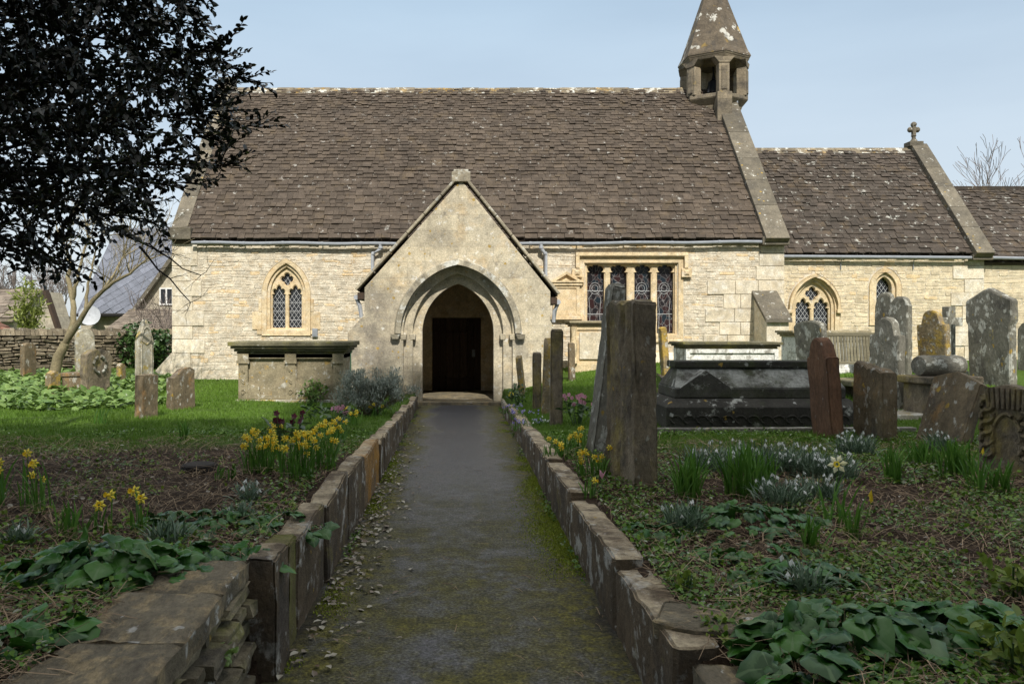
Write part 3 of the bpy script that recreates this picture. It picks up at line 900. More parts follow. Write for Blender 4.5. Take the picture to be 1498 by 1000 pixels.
# nave roof
EY0 = NW - .13
sl = Vector((0, RY - EY0, 8.60 - EZ)); SLN = sl.length; sl.normalize()
mb = MB()
mb.hexa([(NX0 + .05, EY0 + .03, EZ - .03), (NX0 + .05, RY, 8.55), (NX0 + .05, RY, 8.40), (NX0 + .05, EY0 + .08, EZ - .10)],
        [(NX1 - .3, EY0 + .03, EZ - .03), (NX1 - .3, RY, 8.55), (NX1 - .3, RY, 8.40), (NX1 - .3, EY0 + .08, EZ - .10)], .2)
by = 2 * RY - EY0
mb.hexa([(NX0 + .05, by, EZ), (NX0 + .05, RY + .01, 8.6), (NX0 + .05, RY + .01, 8.45), (NX0 + .05, by, EZ - .15)],
        [(NX1 - .3, by, EZ), (NX1 - .3, RY + .01, 8.6), (NX1 - .3, RY + .01, 8.45), (NX1 - .3, by, EZ - .15)], .4)
tiles(mb, (NX0 + .03, EY0, EZ), (1, 0, 0), sl, NX1 - .50 - NX0, SLN, .165, .10, (.13, .36), (.09, .24), .034)
nroof = cpart(mb, 'nave_roof', M['roof'])
mb = MB()
x = NX0 + .1
while x < 6.6:
    l = rnd.uniform(.42, .62)
    z = 8.62 + rnd.uniform(-.012, .012)
    e = min(x + l - .008, 6.62)
    mb.hexa([(x, RY - .17, z - .13), (x, RY - .01, z + .07), (x, RY + .02, z + .07), (x, RY + .18, z - .13)],
            [(e, RY - .17, z - .13), (e, RY - .01, z + .07), (e, RY + .02, z + .07), (e, RY + .18, z - .13)], rnd.random())
    x += l
cpart(mb, 'ridge_tiles', M['ridge'], nroof)
def slope_pt(x, s, up):
    nrm = Vector((0, -sl.z, sl.y))
    return Vector((x, EY0, EZ)) + sl * s + nrm * up
mb = MB()   # east gable coping
s = -.12
while s < SLN - .75:
    l = rnd.uniform(.75, 1.2); e = min(s + l, SLN - .6)
    lo = [slope_pt(7.45, s, -.1), slope_pt(8.03, s, -.1), slope_pt(8.03, s, .17), slope_pt(7.45, s, .17)]
    hi = [p + sl * (e - s - .006) for p in lo]
    mb.hexa(lo, hi, rnd.random()); s += l
cpart(mb, 'gable_coping', M['coping'], bevel=.012)
mb = MB()   # kneelers at the eaves corners
mb.box(7.40, 8.06, EY0 - .10, NW + .35, EZ - .14, EZ + .06, .5)
cpart(mb, 'kneeler', M['coping'], bevel=.015)
mb = MB()
mb.box(NX0 - .06, NX0 + .5, EY0 - .06, NW + .35, EZ + .0, EZ + .30, .5)
cpart(mb, 'kneeler', M['coping'], bevel=.015)
mb = MB()   # verge stones of the west gable
s = .25
while s < SLN - .1:
    l = rnd.uniform(.5, .9); e = min(s + l, SLN)
    lo = [slope_pt(-7.12, s, -.1), slope_pt(-6.72, s, -.1), slope_pt(-6.72, s, .09), slope_pt(-7.12, s, .09)]
    mb.hexa(lo, [p + sl * (e - s - .006) for p in lo], rnd.random()); s += l
mb.box(-7.1, -6.66, RY - .2, RY + .2, 8.55, 8.95, .5)
cpart(mb, 'west_verge', M['coping'], bevel=.012)

# gutters and downpipes
def gutter(x0, x1, y, z0, z1, name='gutter'):
    mb = MB()
    n = 16; pts = [(x0 + (x1 - x0) * i / n, y, z0 + (z1 - z0) * i / n + .01 * math.sin(i)) for i in range(n + 1)]
    mb.tube(pts, .042, 8)
    for i in range(1, n, 3):
        p = pts[i]; mb.tube([(p[0] - .03, p[1], p[2]), (p[0] + .03, p[1], p[2])], .049, 8)
        mb.box(p[0] - .012, p[0] + .012, y + .02, NW - .002, p[2] - .03, p[2] + .01)
    return cpart(mb, name, M['metal'], smooth=40)
gutter(-6.55, -1.45, EY0 - .03, 3.66, 3.63)
gutter(1.35, 7.52, EY0 - .03, 3.63, 3.68)
def pipe(pts, r=.045, mat='metal_pipe', name='downpipe'):
    mb = MB(); mb.tube(pts, r, 10)
    for i in range(1, len(pts)):
        p, q = Vector(pts[i - 1]), Vector(pts[i]); d = (q - p).normalized()
        mb.tube([q - d * .05, q], r * 1.25, 10)
    return cpart(mb, name, M[mat], smooth=40)
pipe([(-1.93, EY0 - .03, 3.62), (-1.93, EY0 - .03, 3.52), (-2.13, NW - .10, 3.38), (-2.13, NW - .10, 2.3)])
pipe([(2.0, EY0 - .03, 3.62), (2.0, EY0 - .03, 3.52), (2.12, NW - .10, 3.38), (2.12, NW - .10, 2.2)])

# two-light window with tracery and diamond leads
def window2(cx, a, sill, spring, rise, wy, lo_blocks=True, hood=False):
    fr = MB()
    fr.plate(archhole(cx, a + .20, sill - .16, spring, rise + .20), [archhole(cx, a + .075, sill - .03, spring, rise + .08)], wy - .034, wy + .06)
    fr.plate(archhole(cx, a + .12, sill - .09, spring, rise + .12), [archhole(cx, a, sill, spring, rise)], wy + .02, wy + .22)
    fr.hexa([(cx - a - .07, wy - .02, sill - .12), (cx + a + .07, wy - .02, sill - .12), (cx + a + .07, wy - .02, sill - .05), (cx - a - .07, wy - .02, sill - .05)],
            [(cx - a - .07, wy + .12, sill - .12), (cx + a + .07, wy + .12, sill - .12), (cx + a + .07, wy + .12, sill + .03), (cx - a - .07, wy + .12, sill + .03)])
    if lo_blocks:
        for sx in (-1, 1):
            for (z0, z1, l) in ((sill - .02, sill + .42, .24), (sill + .42, sill + .75, .08), (sill - .14, sill - .02, .12)):
                x0, x1 = sorted((cx + sx * (a + .202), cx + sx * (a + .20 + l)))
                fr.box(x0, x1, wy - .032, wy + .02, z0 + .004, z1 - .004, rnd.random())
    w = cpart(fr, 'window', M['dressed'], bevel=.012)
    tr = MB()
    b = (a - .085) / 2; c = b + .045
    quat = (spring + rise * .46, a * .38)
    tr.plate(archhole(cx, a + .05, sill - .03, spring, rise + .05),
             [trefoil(cx - c, b, sill + .03, spring - .02, tall=1.2), trefoil(cx + c, b, sill + .03, spring - .02, tall=1.2), foil4(cx, quat[0] + .06, quat[1])], wy + .10, wy + .17)
    # inner moulding of the tracery
    tr.plate(archhole(cx, a + .05, sill - .03, spring, rise + .05),
             [trefoil(cx - c, b + .018, sill + .02, spring - .02, tall=1.2), trefoil(cx + c, b + .018, sill + .02, spring - .02, tall=1.2), foil4(cx, quat[0] + .06, quat[1] + .022)] , wy + .082, wy + .103)
    cpart(tr, 'tracery', M['dressed'], w, bevel=.006)
    le = MB()
    lattice(le, cx - a, cx + a, sill, spring + rise, wy + .178, .105 if a > .3 else .1)
    for k in (.25, .5, .75):
        le.box(cx - a, cx + a, wy + .172, wy + .177, sill + (spring - sill) * k - .006, sill + (spring - sill) * k + .006)
    cpart(le, 'leading', M['lead'], w)
    gl = MB()
    gl.add([(cx - a - .03, wy + .19, sill - .03), (cx + a + .03, wy + .19, sill - .03), (cx + a + .03, wy + .19, spring + rise), (cx - a - .03, wy + .19, spring + rise)], [(0, 1, 2, 3)], .5)
    cpart(gl, 'pane', M['glass'], w)
    if hood:
        hd = MB()
        hd.plate([(cx - a - .2, spring - .04)] + arch(cx, a + .2, spring, rise + .2) + [(cx + a + .2, spring - .04)] + [(cx + a + .13, spring - .04)] + arch(cx, a + .13, spring, rise + .13)[::-1] + [(cx - a - .13, spring - .04)], [], wy - .11, wy - .03)
        for sx in (-1, 1):
            hd.box(cx + sx * (a + .175) - .07, cx + sx * (a + .175) + .07, wy - .12, wy - .03, spring - .14, spring - .045)
        cpart(hd, 'hood_mould', M['dressed'], w, bevel=.012)
    return w
window2(wy=NW, **W1)

# four-light stained glass window
fr = MB(); wy = NW
U0, U1, B0, B1 = W4['u0'], W4['u1'], W4['w0'], W4['w1']
fr.plate([(U0 - .14, B0 - .10), (U1 + .14, B0 - .10), (U1 + .14, B1 + .12), (U0 - .14, B1 + .12)], [[(U0 - .02, B0 + .02), (U1 + .02, B0 + .02), (U1 + .02, B1), (U0 - .02, B1)]], wy - .034, wy + .07)
fr.plate([(U0 - .06, B0 - .05), (U1 + .06, B0 - .05), (U1 + .06, B1 + .06), (U0 - .06, B1 + .06)], [[(U0 + .05, B0 + .05), (U1 - .05, B0 + .05), (U1 - .05, B1 - .04), (U0 + .05, B1 - .04)]], wy + .03, wy + .16)
fr.hexa([(U0 - .12, wy - .05, B0 - .16), (U1 + .12, wy - .05, B0 - .16), (U1 + .12, wy - .05, B0 - .11), (U0 - .12, wy - .05, B0 - .11)],
        [(U0 - .12, wy + .02, B0 - .16), (U1 + .12, wy + .02, B0 - .16), (U1 + .12, wy + .02, B0 + .0), (U0 - .12, wy + .02, B0 + .0)])
w4 = cpart(fr, 'window', M['dressed'], bevel=.012)
w4['label'] = 'square headed four-light window with dark stained glass'
tr = MB()
lights = [(3.17, 3.59), (3.74, 4.15), (4.34, 4.75), (4.90, 5.31)]
tr.plate([(U0 - .03, B0 - .02), (U1 + .03, B0 - .02), (U1 + .03, B1 + .02), (U0 - .03, B1 + .02)], [trefoil((a + b) / 2, (b - a) / 2, B0 + .06, B1 - .24, tall=1.05) for a, b in lights], wy + .09, wy + .19)
tr.plate([(U0 - .03, B0 - .02), (U1 + .03, B0 - .02), (U1 + .03, B1 + .02), (U0 - .03, B1 + .02)], [trefoil((a + b) / 2, (b - a) / 2 + .025, B0 + .05, B1 - .24, tall=1.05) for a, b in lights], wy + .07, wy + .093)
cpart(tr, 'tracery', M['dressed'], w4, bevel=.006)
for a, b in lights:
    g_ = MB()
    g_.add([(a - .04, wy + .21, B0), (b + .04, wy + .21, B0), (b + .04, wy + .21, B1), (a - .04, wy + .21, B1)], [(0, 1, 2, 3)], .5)
    cpart(g_, 'stained_pane', M['stained'], w4)
    fg = MB()   # leads of the standing figure: head ring, halo, robe lines
    c = (a + b) / 2; zh = B1 - .62
    for r_ in (.075, .13):
        fg.tube([(c + r_ * math.cos(t), wy + .205, zh + r_ * 1.1 * math.sin(t)) for t in np.linspace(0, 2 * math.pi, 20)], .006, 4, cap=False)
    for sx in (-1, 1):
        fg.tube([(c + sx * .05, wy + .205, zh - .1), (c + sx * .15, wy + .205, zh - .25), (c + sx * .12, wy + .205, zh - .6), (c + sx * .14, wy + .205, B0 + .1)], .006, 4)
    for k in (.3, .62):
        fg.box(a, b, wy + .2, wy + .206, B0 + (B1 - B0) * k - .007, B0 + (B1 - B0) * k + .007)
    cpart(fg, 'leading', M['lead'], w4)
hd = MB()
hd.box(U0 - .24, U1 + .24, wy - .12, wy - .035, B1 + .16, B1 + .25)
hd.box(U0 - .19, U1 + .19, wy - .08, wy - .037, B1 + .123, B1 + .158)
for sx, x in ((-1, U0 - .24), (1, U1 + .24)):
    xa, xb = sorted((x, x - sx * .09))
    hd.box(xa, xb, wy - .12, wy - .035, B1 - .14, B1 + .158)
    xa, xb = sorted((x + sx * .09, x - sx * .16))
    hd.box(xa, xb, wy - .10, wy - .036, B1 - .36, B1 - .143)
    xm = (xa + xb) / 2
    hd.hexa([(xm - .07, wy - .102, B1 - .32), (xm + .07, wy - .102, B1 - .32), (xm + .07, wy - .102, B1 - .18), (xm - .07, wy - .102, B1 - .18)],
            [(xm - .03, wy - .135, B1 - .28), (xm + .03, wy - .135, B1 - .28), (xm + .03, wy - .135, B1 - .22), (xm - .03, wy - .135, B1 - .22)])
cpart(hd, 'hood_mould', M['dressed'], w4, bevel=.01)

# pedimented wall tablet beside the window
tb = MB()
tb.box(2.30, 2.96, wy - .05, wy + .01, 1.90, 2.62, .5)
tb.box(2.24, 3.02, wy - .12, wy + .01, 1.78, 1.86, .5)
tb.box(2.27, 2.99, wy - .09, wy + .01, 1.862, 1.898, .4)
tb.box(2.24, 3.02, wy - .11, wy + .01, 2.622, 2.69, .5)
tb.plate([(2.20, 2.692), (3.06, 2.692), (2.63, 2.96)], [[(2.36, 2.73), (2.90, 2.73), (2.63, 2.89)]], wy - .14, wy + .01)
tb.plate([(2.3, 2.70), (2.96, 2.70), (2.63, 2.92)], [], wy - .06, wy + .01)
tb.plate([(2.302, 1.902), (2.958, 1.902), (2.958, 2.618), (2.302, 2.618)], [[(2.38, 1.96), (2.88, 1.96), (2.88, 2.56), (2.38, 2.56)]], wy - .075, wy - .045)
cpart(tb, 'wall_tablet', M['dressed'], bevel=.008)
vb = MB(); vb.box(-3.62, -3.49, wy - .07, wy - .02, 1.36, 1.56); vb.box(-3.60, -3.51, wy - .078, wy - .069, 1.39, 1.53)
cpart(vb, 'vent_box', M['metal'])

# buttress at the east end of the nave
bt = MB()
bx0, bx1, by0 = 7.25, 7.78, 18.55
bt.hexa([(bx0, by0, -.2), (bx1, by0, -.2), (bx1, by0, 1.76), (bx0, by0, 1.76)], [(bx0, NW + .02, -.2), (bx1, NW + .02, -.2), (bx1, NW + .02, 2.35), (bx0, NW + .02, 2.35)])
but = cpart(bt, 'buttress', M['ashlar'], bevel=.015)
bt = MB()
bt.hexa([(bx0 - .05, by0 - .09, 1.70), (bx1 + .05, by0 - .09, 1.70), (bx1 + .05, by0 - .07, 1.80), (bx0 - .05, by0 - .07, 1.80)],
        [(bx0 - .05, NW - .02, 2.37), (bx1 + .05, NW - .02, 2.37), (bx1 + .05, NW - .02, 2.50), (bx0 - .05, NW - .02, 2.50)])
cpart(bt, 'weathering', M['coping'], but, bevel=.015)

# porch
PY = 16.4; PC = -.03
SPR = 1.47
def porch_arch(a, base=-.1):
    Rr = a + .35
    return archhole(PC, a, base, SPR, math.sqrt(Rr * Rr - .35 ** 2), 18)
pw = MB()
out_l = [(-2.33, -.3), (-2.33, 1.48), (-1.98, 1.86), (-1.98, 2.42)]
out_r = [(1.90, 2.34), (1.90, 1.72), (2.0, 1.55), (2.0, -.3)]
ap = (.04, 4.66)
h1 = porch_arch(1.14, -.3)
pw.plate([(-2.33, -.3)] + h1 + [(2.0, -.3), (2.0, 1.55), (1.90, 1.72), (1.90, 2.34), ap, (-1.98, 2.42), (-1.98, 1.86), (-2.33, 1.48)], [], PY, PY + .13)
pw.plate([(-1.75, -.3)] + porch_arch(.95, -.3) + [(1.7, -.3), (1.7, 2.3), (.04, 4.1), (-1.75, 2.3)], [], PY + .131, PY + .27)
pw.plate([(-1.75, -.3)] + porch_arch(.755, -.3) + [(1.7, -.3), (1.7, 2.3), (.04, 4.1), (-1.75, 2.3)], [], PY + .271, PY + .45)
# side walls
pw.box(-1.98, -1.62, PY + .13, NW, -.3, 2.35); pw.box(1.55, 1.90, PY + .13, NW, -.3, 2.28)
porch = cpart(pw, 'porch_wall', M['porch'], bevel=.012)
# chamfer rolls that step the arch back, capitals and hood mould
for sx in (-1, 1):
    for a_, y_ in ((1.14, PY + .02), (.95, PY + .15)):
        hm = MB()
        x = PC + sx * a_
        hm.hexa([(x - .05, y_ - .03, SPR - .14), (x + .05, y_ - .03, SPR - .14), (x + .05, y_ + .1, SPR - .14), (x - .05, y_ + .1, SPR - .14)],
                [(x - .07, y_ - .05, SPR - .02), (x + .07, y_ - .05, SPR - .02), (x + .07, y_ + .1, SPR - .02), (x - .07, y_ + .1, SPR - .02)])
        cpart(hm, 'capital', M['porch'], porch, bevel=.008)
hd = MB()
A = arch(PC, 1.33, SPR, math.sqrt(1.68 ** 2 - .35 ** 2) - .08, 18); B = arch(PC, 1.19, SPR, math.sqrt(1.54 ** 2 - .35 ** 2) - .08, 18)
for i in range(len(A) - 1):     # sloped drip: outer edge to the wall, inner lip proud
    a0, a1, b0, b1 = A[i], A[i + 1], B[i], B[i + 1]
    m0 = tuple((p * .75 + q * .25) for p, q in zip(a0, b0)); m1 = tuple((p * .75 + q * .25) for p, q in zip(a1, b1))
    lo = [(a0[0], PY - .001, a0[1]), (m0[0], PY - .11, m0[1]), (b0[0], PY - .12, b0[1]), (b0[0], PY - .001, b0[1])]
    hi = [(a1[0], PY - .001, a1[1]), (m1[0], PY - .11, m1[1]), (b1[0], PY - .12, b1[1]), (b1[0], PY - .001, b1[1])]
    hd.hexa(lo, hi, rnd.random())
for sx in (-1, 1):
    x = PC + sx * 1.30
    hd.hexa([(x - .10, PY - .15, SPR - .02), (x + .10, PY - .15, SPR - .02), (x + .10, PY - .002, SPR - .02), (x - .10, PY - .002, SPR - .02)],
            [(x - .06, PY - .12, SPR - .12), (x + .06, PY - .12, SPR - .12), (x + .06, PY - .002, SPR - .12), (x - .06, PY - .002, SPR - .12)])
cpart(hd, 'hood_mould', stone('dark_hood_stone', (.38, .34, .255), (.28, .25, .185), 3, [(WHITE_L, .58, 5, .05, .9), (DARK_S, .56, 2, .15, .5)], .5), porch)
# porch gable coping, apex stone, eaves corners
cp = MB()
for (p, q) in (((-2.14, 2.36), (.0, 4.72)), ((2.06, 2.27), (.08, 4.72))):
    d = Vector((q[0] - p[0], 0, q[1] - p[1])); n_ = 6
    for i in range(n_):
        a_ = Vector((p[0], 0, p[1])) + d * (i / n_); b_ = Vector((p[0], 0, p[1])) + d * ((i + 1) / n_ - .004)
        up = Vector((-d.z, 0, d.x)).normalized(); up = up if up.z > 0 else -up
        y0, y1 = PY - .055, PY + .36
        lo = [Vector((a_.x, y, a_.z)) + up * h for y, h in ((y0, .0), (y1, .0), (y1, .075), (y0, .055))]
        hi = [Vector((b_.x, y, b_.z)) + up * h for y, h in ((y0, .0), (y1, .0), (y1, .075), (y0, .055))]
        cp.hexa(lo, hi, rnd.random())
cp.box(-.16, .23, PY - .06, PY + .40, 4.62, 4.83, .5)
cp.box(-.12, .19, PY - .04, PY + .36, 4.831, 4.88, .5)
cpart(cp, 'porch_coping', stone('pale_porch_coping', (.34, .30, .22), (.24, .21, .155), 3, [(WHITE_L, .60, 5, .08, .8), (DARK_S, .62, 2, .15, .5)], .5), porch, bevel=.012)
pr = MB()
for sx, xe, ze in ((-1, -2.14, 2.32), (1, 2.06, 2.22)):
    top = Vector((.04, 0, 4.60)); e = Vector((xe, 0, ze)); v_ = (top - e); L = v_.length
    L2 = Vector((v_.x, 0, v_.z)).length
    lo = [(xe, PY + .36, ze), (.04, PY + .36, 4.60), (.04, PY + .36, 4.50), (xe - sx * .08, PY + .36, ze)]
    hi = [(x, 20.9 if i in (1, 2) else NW - .05, z) for i, (x, y, z) in enumerate(lo)]
    pr.hexa(lo, hi, .3)
    tiles(pr, (xe, PY + .34, ze + .01), (0, 1, 0), v_, NW - .05 - PY - .3, L, .24, .15)
cpart(pr, 'porch_roof', M['roof'], porch)
for x, z in ((-2.16, 2.22), (2.07, 2.12)):
    pg = MB()
    pg.tube([(x, PY + .05, z), (x, NW - .05, z + .03)], .055, 8)
    pg.tube([(x, PY + .12, z - .02), (x * .97, PY + .14, z - .18), (x * .955, PY + .16, z - .42)], .045, 8)
    cpart(pg, 'porch_gutter', M['metal_pipe'], porch, smooth=40)
for x, z in ((-1.99, 2.2), (1.91, 2.1)):
    pb = MB(); pb.box(min(x, x * 1.07), max(x, x * 1.07), PY + .02, NW, z - .02, z + .12)
    cpart(pb, 'eaves_board', M['wood_door'], porch)
pipe([(-2.30, 14.95 + 1.5, .05), (-2.30, 16.46, 1.12), (-2.28, 16.5, 1.2)], .075, 'pipe_green')
# porch floor, doorway and door
pf_ = MB(); pf_.box(-1.62, 1.55, PY - .1, NW + .3, -.2, .035); pf_.box(-.95, .9, PY - .32, PY - .102, -.2, .06, .8)
cpart(pf_, 'threshold', M['slab'], porch, bevel=.01)
dw = MB()
for (x0, x1, z0, z1) in ((DOORC - DOORA - .34, DOORC - DOORA, -.1, DOORH), (DOORC + DOORA, DOORC + DOORA + .34, -.1, DOORH), (-1.55, 1.5, DOORH + .001, 3.2)):
    dw.box(x0, x1, NW - .07, NW + .2, z0, z1, rnd.random())
for (x0, x1) in ((-1.62, -1.02), (.88, 1.55)):
    dw.box(x0, x1, NW - .05, NW - .002, -.1, DOORH)
cpart(dw, 'doorway', M['dressed'], porch, bevel=.01)
dr = MB()
k = 7; w_ = 2 * DOORA / k
for i in range(k):
    dr.box(DOORC - DOORA + i * w_ + .003, DOORC - DOORA + (i + 1) * w_ - .003, NW + .10, NW + .16, .04, DOORH - .005, rnd.random())
for z in (.28, 1.45):
    dr.box(DOORC - DOORA + .02, DOORC + .35, NW + .085, NW + .099, z, z + .06, .2)
door = cpart(dr, 'door', M['wood_door'], bevel=.004)
dh = MB(); dh.lathe((DOORC + .42, NW + .07, .95), [(.045, -.01), (.045, .01)], 10); dh.box(DOORC + .38, DOORC + .46, NW + .075, NW + .099, .86, 1.04)
cpart(dh, 'door_handle', M['metal'], door)

# chancel
CYW = 20.64; CX0, CX1 = NX1, 13.75; CE = 3.50; CR = 6.82
WC = dict(cx=9.30, a=.47, sill=1.0, spring=2.10, rise=.68)
LN = dict(cx=11.17, a=.20, sill=1.75, spring=2.62, rise=.30)
ch = MB()
ch.plate([(CX0 - .1, -.3), (CX1, -.3), (CX1, CE), (CX0 - .1, CE)], [archhole(WC['cx'], WC['a'] + .08, WC['sill'] - .02, WC['spring'], WC['rise'] + .09), archhole(LN['cx'], LN['a'] + .10, LN['sill'], LN['spring'], LN['rise'] + .1)], CYW, CYW + .45)
cyn = 2 * RY - CYW
prof = [(CYW + .45, -.3), (cyn, -.3), (cyn, CE), (RY, CR - .06), (CYW + .45, CE + .4)]
ch.hexa([(CX1 - .45, y, z) for y, z in prof], [(CX1, y, z) for y, z in prof])
chan = cpart(ch, 'chancel_wall', M['mortar'])
QC = [(-.3, .4, .5), (.4, .75, .8), (.75, 1.1, .5), (1.1, 1.45, .75), (1.45, 1.8, .9), (1.8, 2.15, .55), (2.15, 2.5, .85), (2.5, 2.85, .5), (2.85, 3.2, .8), (3.2, 3.5, .5)]
def chan_forb(w0, w1):
    wm = (w0 + w1) / 2; out = []
    h = max(hw_at(w, WC['cx'], WC['a'] + .22, WC['sill'] - .12, WC['spring'], WC['rise'] + .2) for w in (w0, wm, w1))
    if h: out.append((WC['cx'] - h, WC['cx'] + h))
    h = max(hw_at(w, LN['cx'], LN['a'] + .24, LN['sill'] - .12, LN['spring'], LN['rise'] + .24) for w in (w0, wm, w1))
    if h: out.append((LN['cx'] - h, LN['cx'] + h))
    for a, b, l in QC:
        if a < wm <= b: out.append((CX1 - l, CX1))
    return out
mb = MB(); rubble(mb, CX0, CX1, -.1, CE - .02, lambda u, d, w: (u, CYW - .001 - d, w), chan_forb, rows=(.06, .11), lens=(.14, .42))
cpart(mb, 'rubble_facing', M['rubble_gold'], chan)
mb = MB()
for a, b, l in QC:
    mb.box(CX1 - l, CX1 + .012, CYW - .03, CYW + .02, a + .005, b - .005, rnd.random(), .003)
cpart(mb, 'quoin_facing', M['ashlar'], chan, bevel=.008)
window2(wy=CYW, lo_blocks=True, hood=True, **WC)
lw = MB()
lw.plate(archhole(LN['cx'], LN['a'] + .22, LN['sill'] - .1, LN['spring'], LN['rise'] + .24), [archhole(LN['cx'], LN['a'] + .09, LN['sill'], LN['spring'], LN['rise'] + .1)], CYW - .034, CYW + .05)
lw.plate(archhole(LN['cx'], LN['a'] + .14, LN['sill'] - .03, LN['spring'], LN['rise'] + .15), [archhole(LN['cx'], LN['a'], LN['sill'] + .02, LN['spring'], LN['rise'])], CYW + .03, CYW + .2)
lanc = cpart(lw, 'window', M['dressed'], bevel=.015); lanc['label'] = 'single small lancet window'
le = MB(); lattice(le, LN['cx'] - .2, LN['cx'] + .2, LN['sill'], LN['spring'] + .3, CYW + .17, .105)
cpart(le, 'leading', M['lead'], lanc)
gl = MB(); gl.add([(LN['cx'] - .25, CYW + .19, 1.7), (LN['cx'] + .25, CYW + .19, 1.7), (LN['cx'] + .25, CYW + .19, 3), (LN['cx'] - .25, CYW + .19, 3)], [(0, 1, 2, 3)], .5)
cpart(gl, 'pane', M['glass'], lanc)

CEY = CYW - .12
csl = Vector((0, RY - CEY, CR - CE)); CSL = csl.length; csl.normalize()
mb = MB()
mb.hexa([(CX0, CEY + .03, CE - .03), (CX0, RY, CR - .05), (CX0, RY, CR - .2), (CX0, CEY + .08, CE - .10)], [(CX1 - .1, CEY + .03, CE - .03), (CX1 - .1, RY, CR - .05), (CX1 - .1, RY, CR - .2), (CX1 - .1, CEY + .08, CE - .10)], .2)
cb = 2 * RY - CEY
mb.hexa([(CX0, cb, CE), (CX0, RY + .01, CR), (CX0, RY + .01, CR - .15), (CX0, cb, CE - .15)], [(CX1 - .1, cb, CE), (CX1 - .1, RY + .01, CR), (CX1 - .1, RY + .01, CR - .15), (CX1 - .1, cb, CE - .15)], .4)
tiles(mb, (CX0 - .02, CEY, CE), (1, 0, 0), csl, CX1 - .32 - CX0, CSL, .18, .105, (.14, .38), (.09, .25), .032)
croof = cpart(mb, 'chancel_roof', M['roof_lichen'])
mb = MB(); x = CX0
while x < CX1 - .5:
    l = rnd.uniform(.42, .62); e = min(x + l - .008, CX1 - .4)
    mb.hexa([(x, RY - .16, CR - .10), (x, RY - .01, CR + .09), (x, RY + .02, CR + .09), (x, RY + .17, CR - .10)], [(e, RY - .16, CR - .10), (e, RY - .01, CR + .09), (e, RY + .02, CR + .09), (e, RY + .17, CR - .10)], rnd.random()); x += l
cpart(mb, 'ridge_tiles', M['ridge'], croof)
mb = MB(); s = -.15
def cpt(x, s, up): return Vector((x, CEY, CE)) + csl * s + Vector((0, -csl.z, csl.y)) * up
while s < CSL + .05:
    l = rnd.uniform(.7, 1.0); e = min(s + l, CSL + .1)
    lo = [cpt(13.36, s, -.08), cpt(13.83, s, -.08), cpt(13.83, s, .20), cpt(13.36, s, .20)]
    mb.hexa(lo, [p + csl * (e - s - .006) for p in lo], rnd.random()); s += l
mb.box(13.34, 13.86, CEY - .12, CYW + .3, CE - .16, CE - .02)
cpart(mb, 'gable_coping', M['coping'], bevel=.012)
# ridge cross on the east gable
cr = MB(); c0 = (13.50, RY + .02, CR + .12)
cr.box(c0[0] - .2, c0[0] + .2, c0[1] - .17, c0[1] + .17, c0[2], c0[2] + .14)
cr.lathe(c0, [(.12, .14), (.09, .2), (.06, .24), (.055, .30), (.08, .33), (.06, .36)], 8)
cr.box(c0[0] - .05, c0[0] + .05, c0[1] - .05, c0[1] + .05, c0[2] + .36, c0[2] + .66)
for sx in (-1, 1):
    cr.lathe((c0[0] + sx * .11, c0[1], c0[2] + .51), [(.03, -.08), (.075, -.03), (.075, .03), (.03, .08)], 8)
    cr.box(min(c0[0] + sx * .045, c0[0] + sx * .13), max(c0[0] + sx * .045, c0[0] + sx * .13), c0[1] - .045, c0[1] + .045, c0[2] + .46, c0[2] + .56)
cr.lathe((c0[0], c0[1], c0[2] + .66), [(.03, -.06), (.085, -.02), (.085, .03), (.04, .08)], 8)
cpart(cr, 'ridge_cross', M['coping'], bevel=.008)
g2 = MB()
pts = [(CX0 + .02, CEY - .04, CE - .06), (13.9, CEY - .04, CE - .10), (14.9, CEY - .04, CE - .12)]
g2.tube(pts, .042, 8)
for x in (10.0, 11.9):
    g2.tube([(x - .03, CEY - .03, CE - .1), (x, CYW - .03, CE - .22), (x, CYW - .03, CE - .4)], .012, 5)
cpart(g2, 'gutter', M['metal'], smooth=40)

# vestry beyond the chancel
VX1 = 19.5; VE = 3.32; VR = 5.68; VYW = CYW + .06
vs_ = MB(); vs_.plate([(CX1, -.3), (VX1, -.3), (VX1, VE), (CX1, VE)], [], VYW, VYW + .4)
vs_.hexa([(VX1 - .4, y, z) for y, z in [(VYW + .4, -.3), (26, -.3), (26, VE), (RY, VR - .1), (VYW + .4, VE)]], [(VX1, y, z) for y, z in [(VYW + .4, -.3), (26, -.3), (26, VE), (RY, VR - .1), (VYW + .4, VE)]])
vest = cpart(vs_, 'vestry_wall', M['mortar'])
mb = MB(); rubble(mb, CX1, VX1, -.1, VE - .02, lambda u, d, w: (u, VYW - .001 - d, w), rows=(.10, .2), lens=(.25, .6))
cpart(mb, 'rubble_facing', M['rubble_gold'], vest)
VEY = VYW - .12
vsl = Vector((0, RY - VEY, VR - VE)); VSL = vsl.length
mb = MB()
mb.hexa([(CX1, VEY + .03, VE - .03), (CX1, RY, VR - .05), (CX1, RY, VR - .2), (CX1, VEY + .08, VE - .10)], [(VX1, VEY + .03, VE - .03), (VX1, RY, VR - .05), (VX1, RY, VR - .2), (VX1, VEY + .08, VE - .10)], .2)
mb.hexa([(CX1, 26.2, VE), (CX1, RY + .01, VR), (CX1, RY + .01, VR - .15), (CX1, 26.2, VE - .15)], [(VX1, 26.2, VE), (VX1, RY + .01, VR), (VX1, RY + .01, VR - .15), (VX1, 26.2, VE - .15)], .4)
tiles(mb, (CX1 + .02, VEY, VE), (1, 0, 0), vsl, VX1 - CX1, VSL, .18, .11, (.16, .36), (.10, .24), .03)
mb.box(CX1 + .05, VX1, RY - .14, RY + .14, VR - .04, VR + .07, .1)
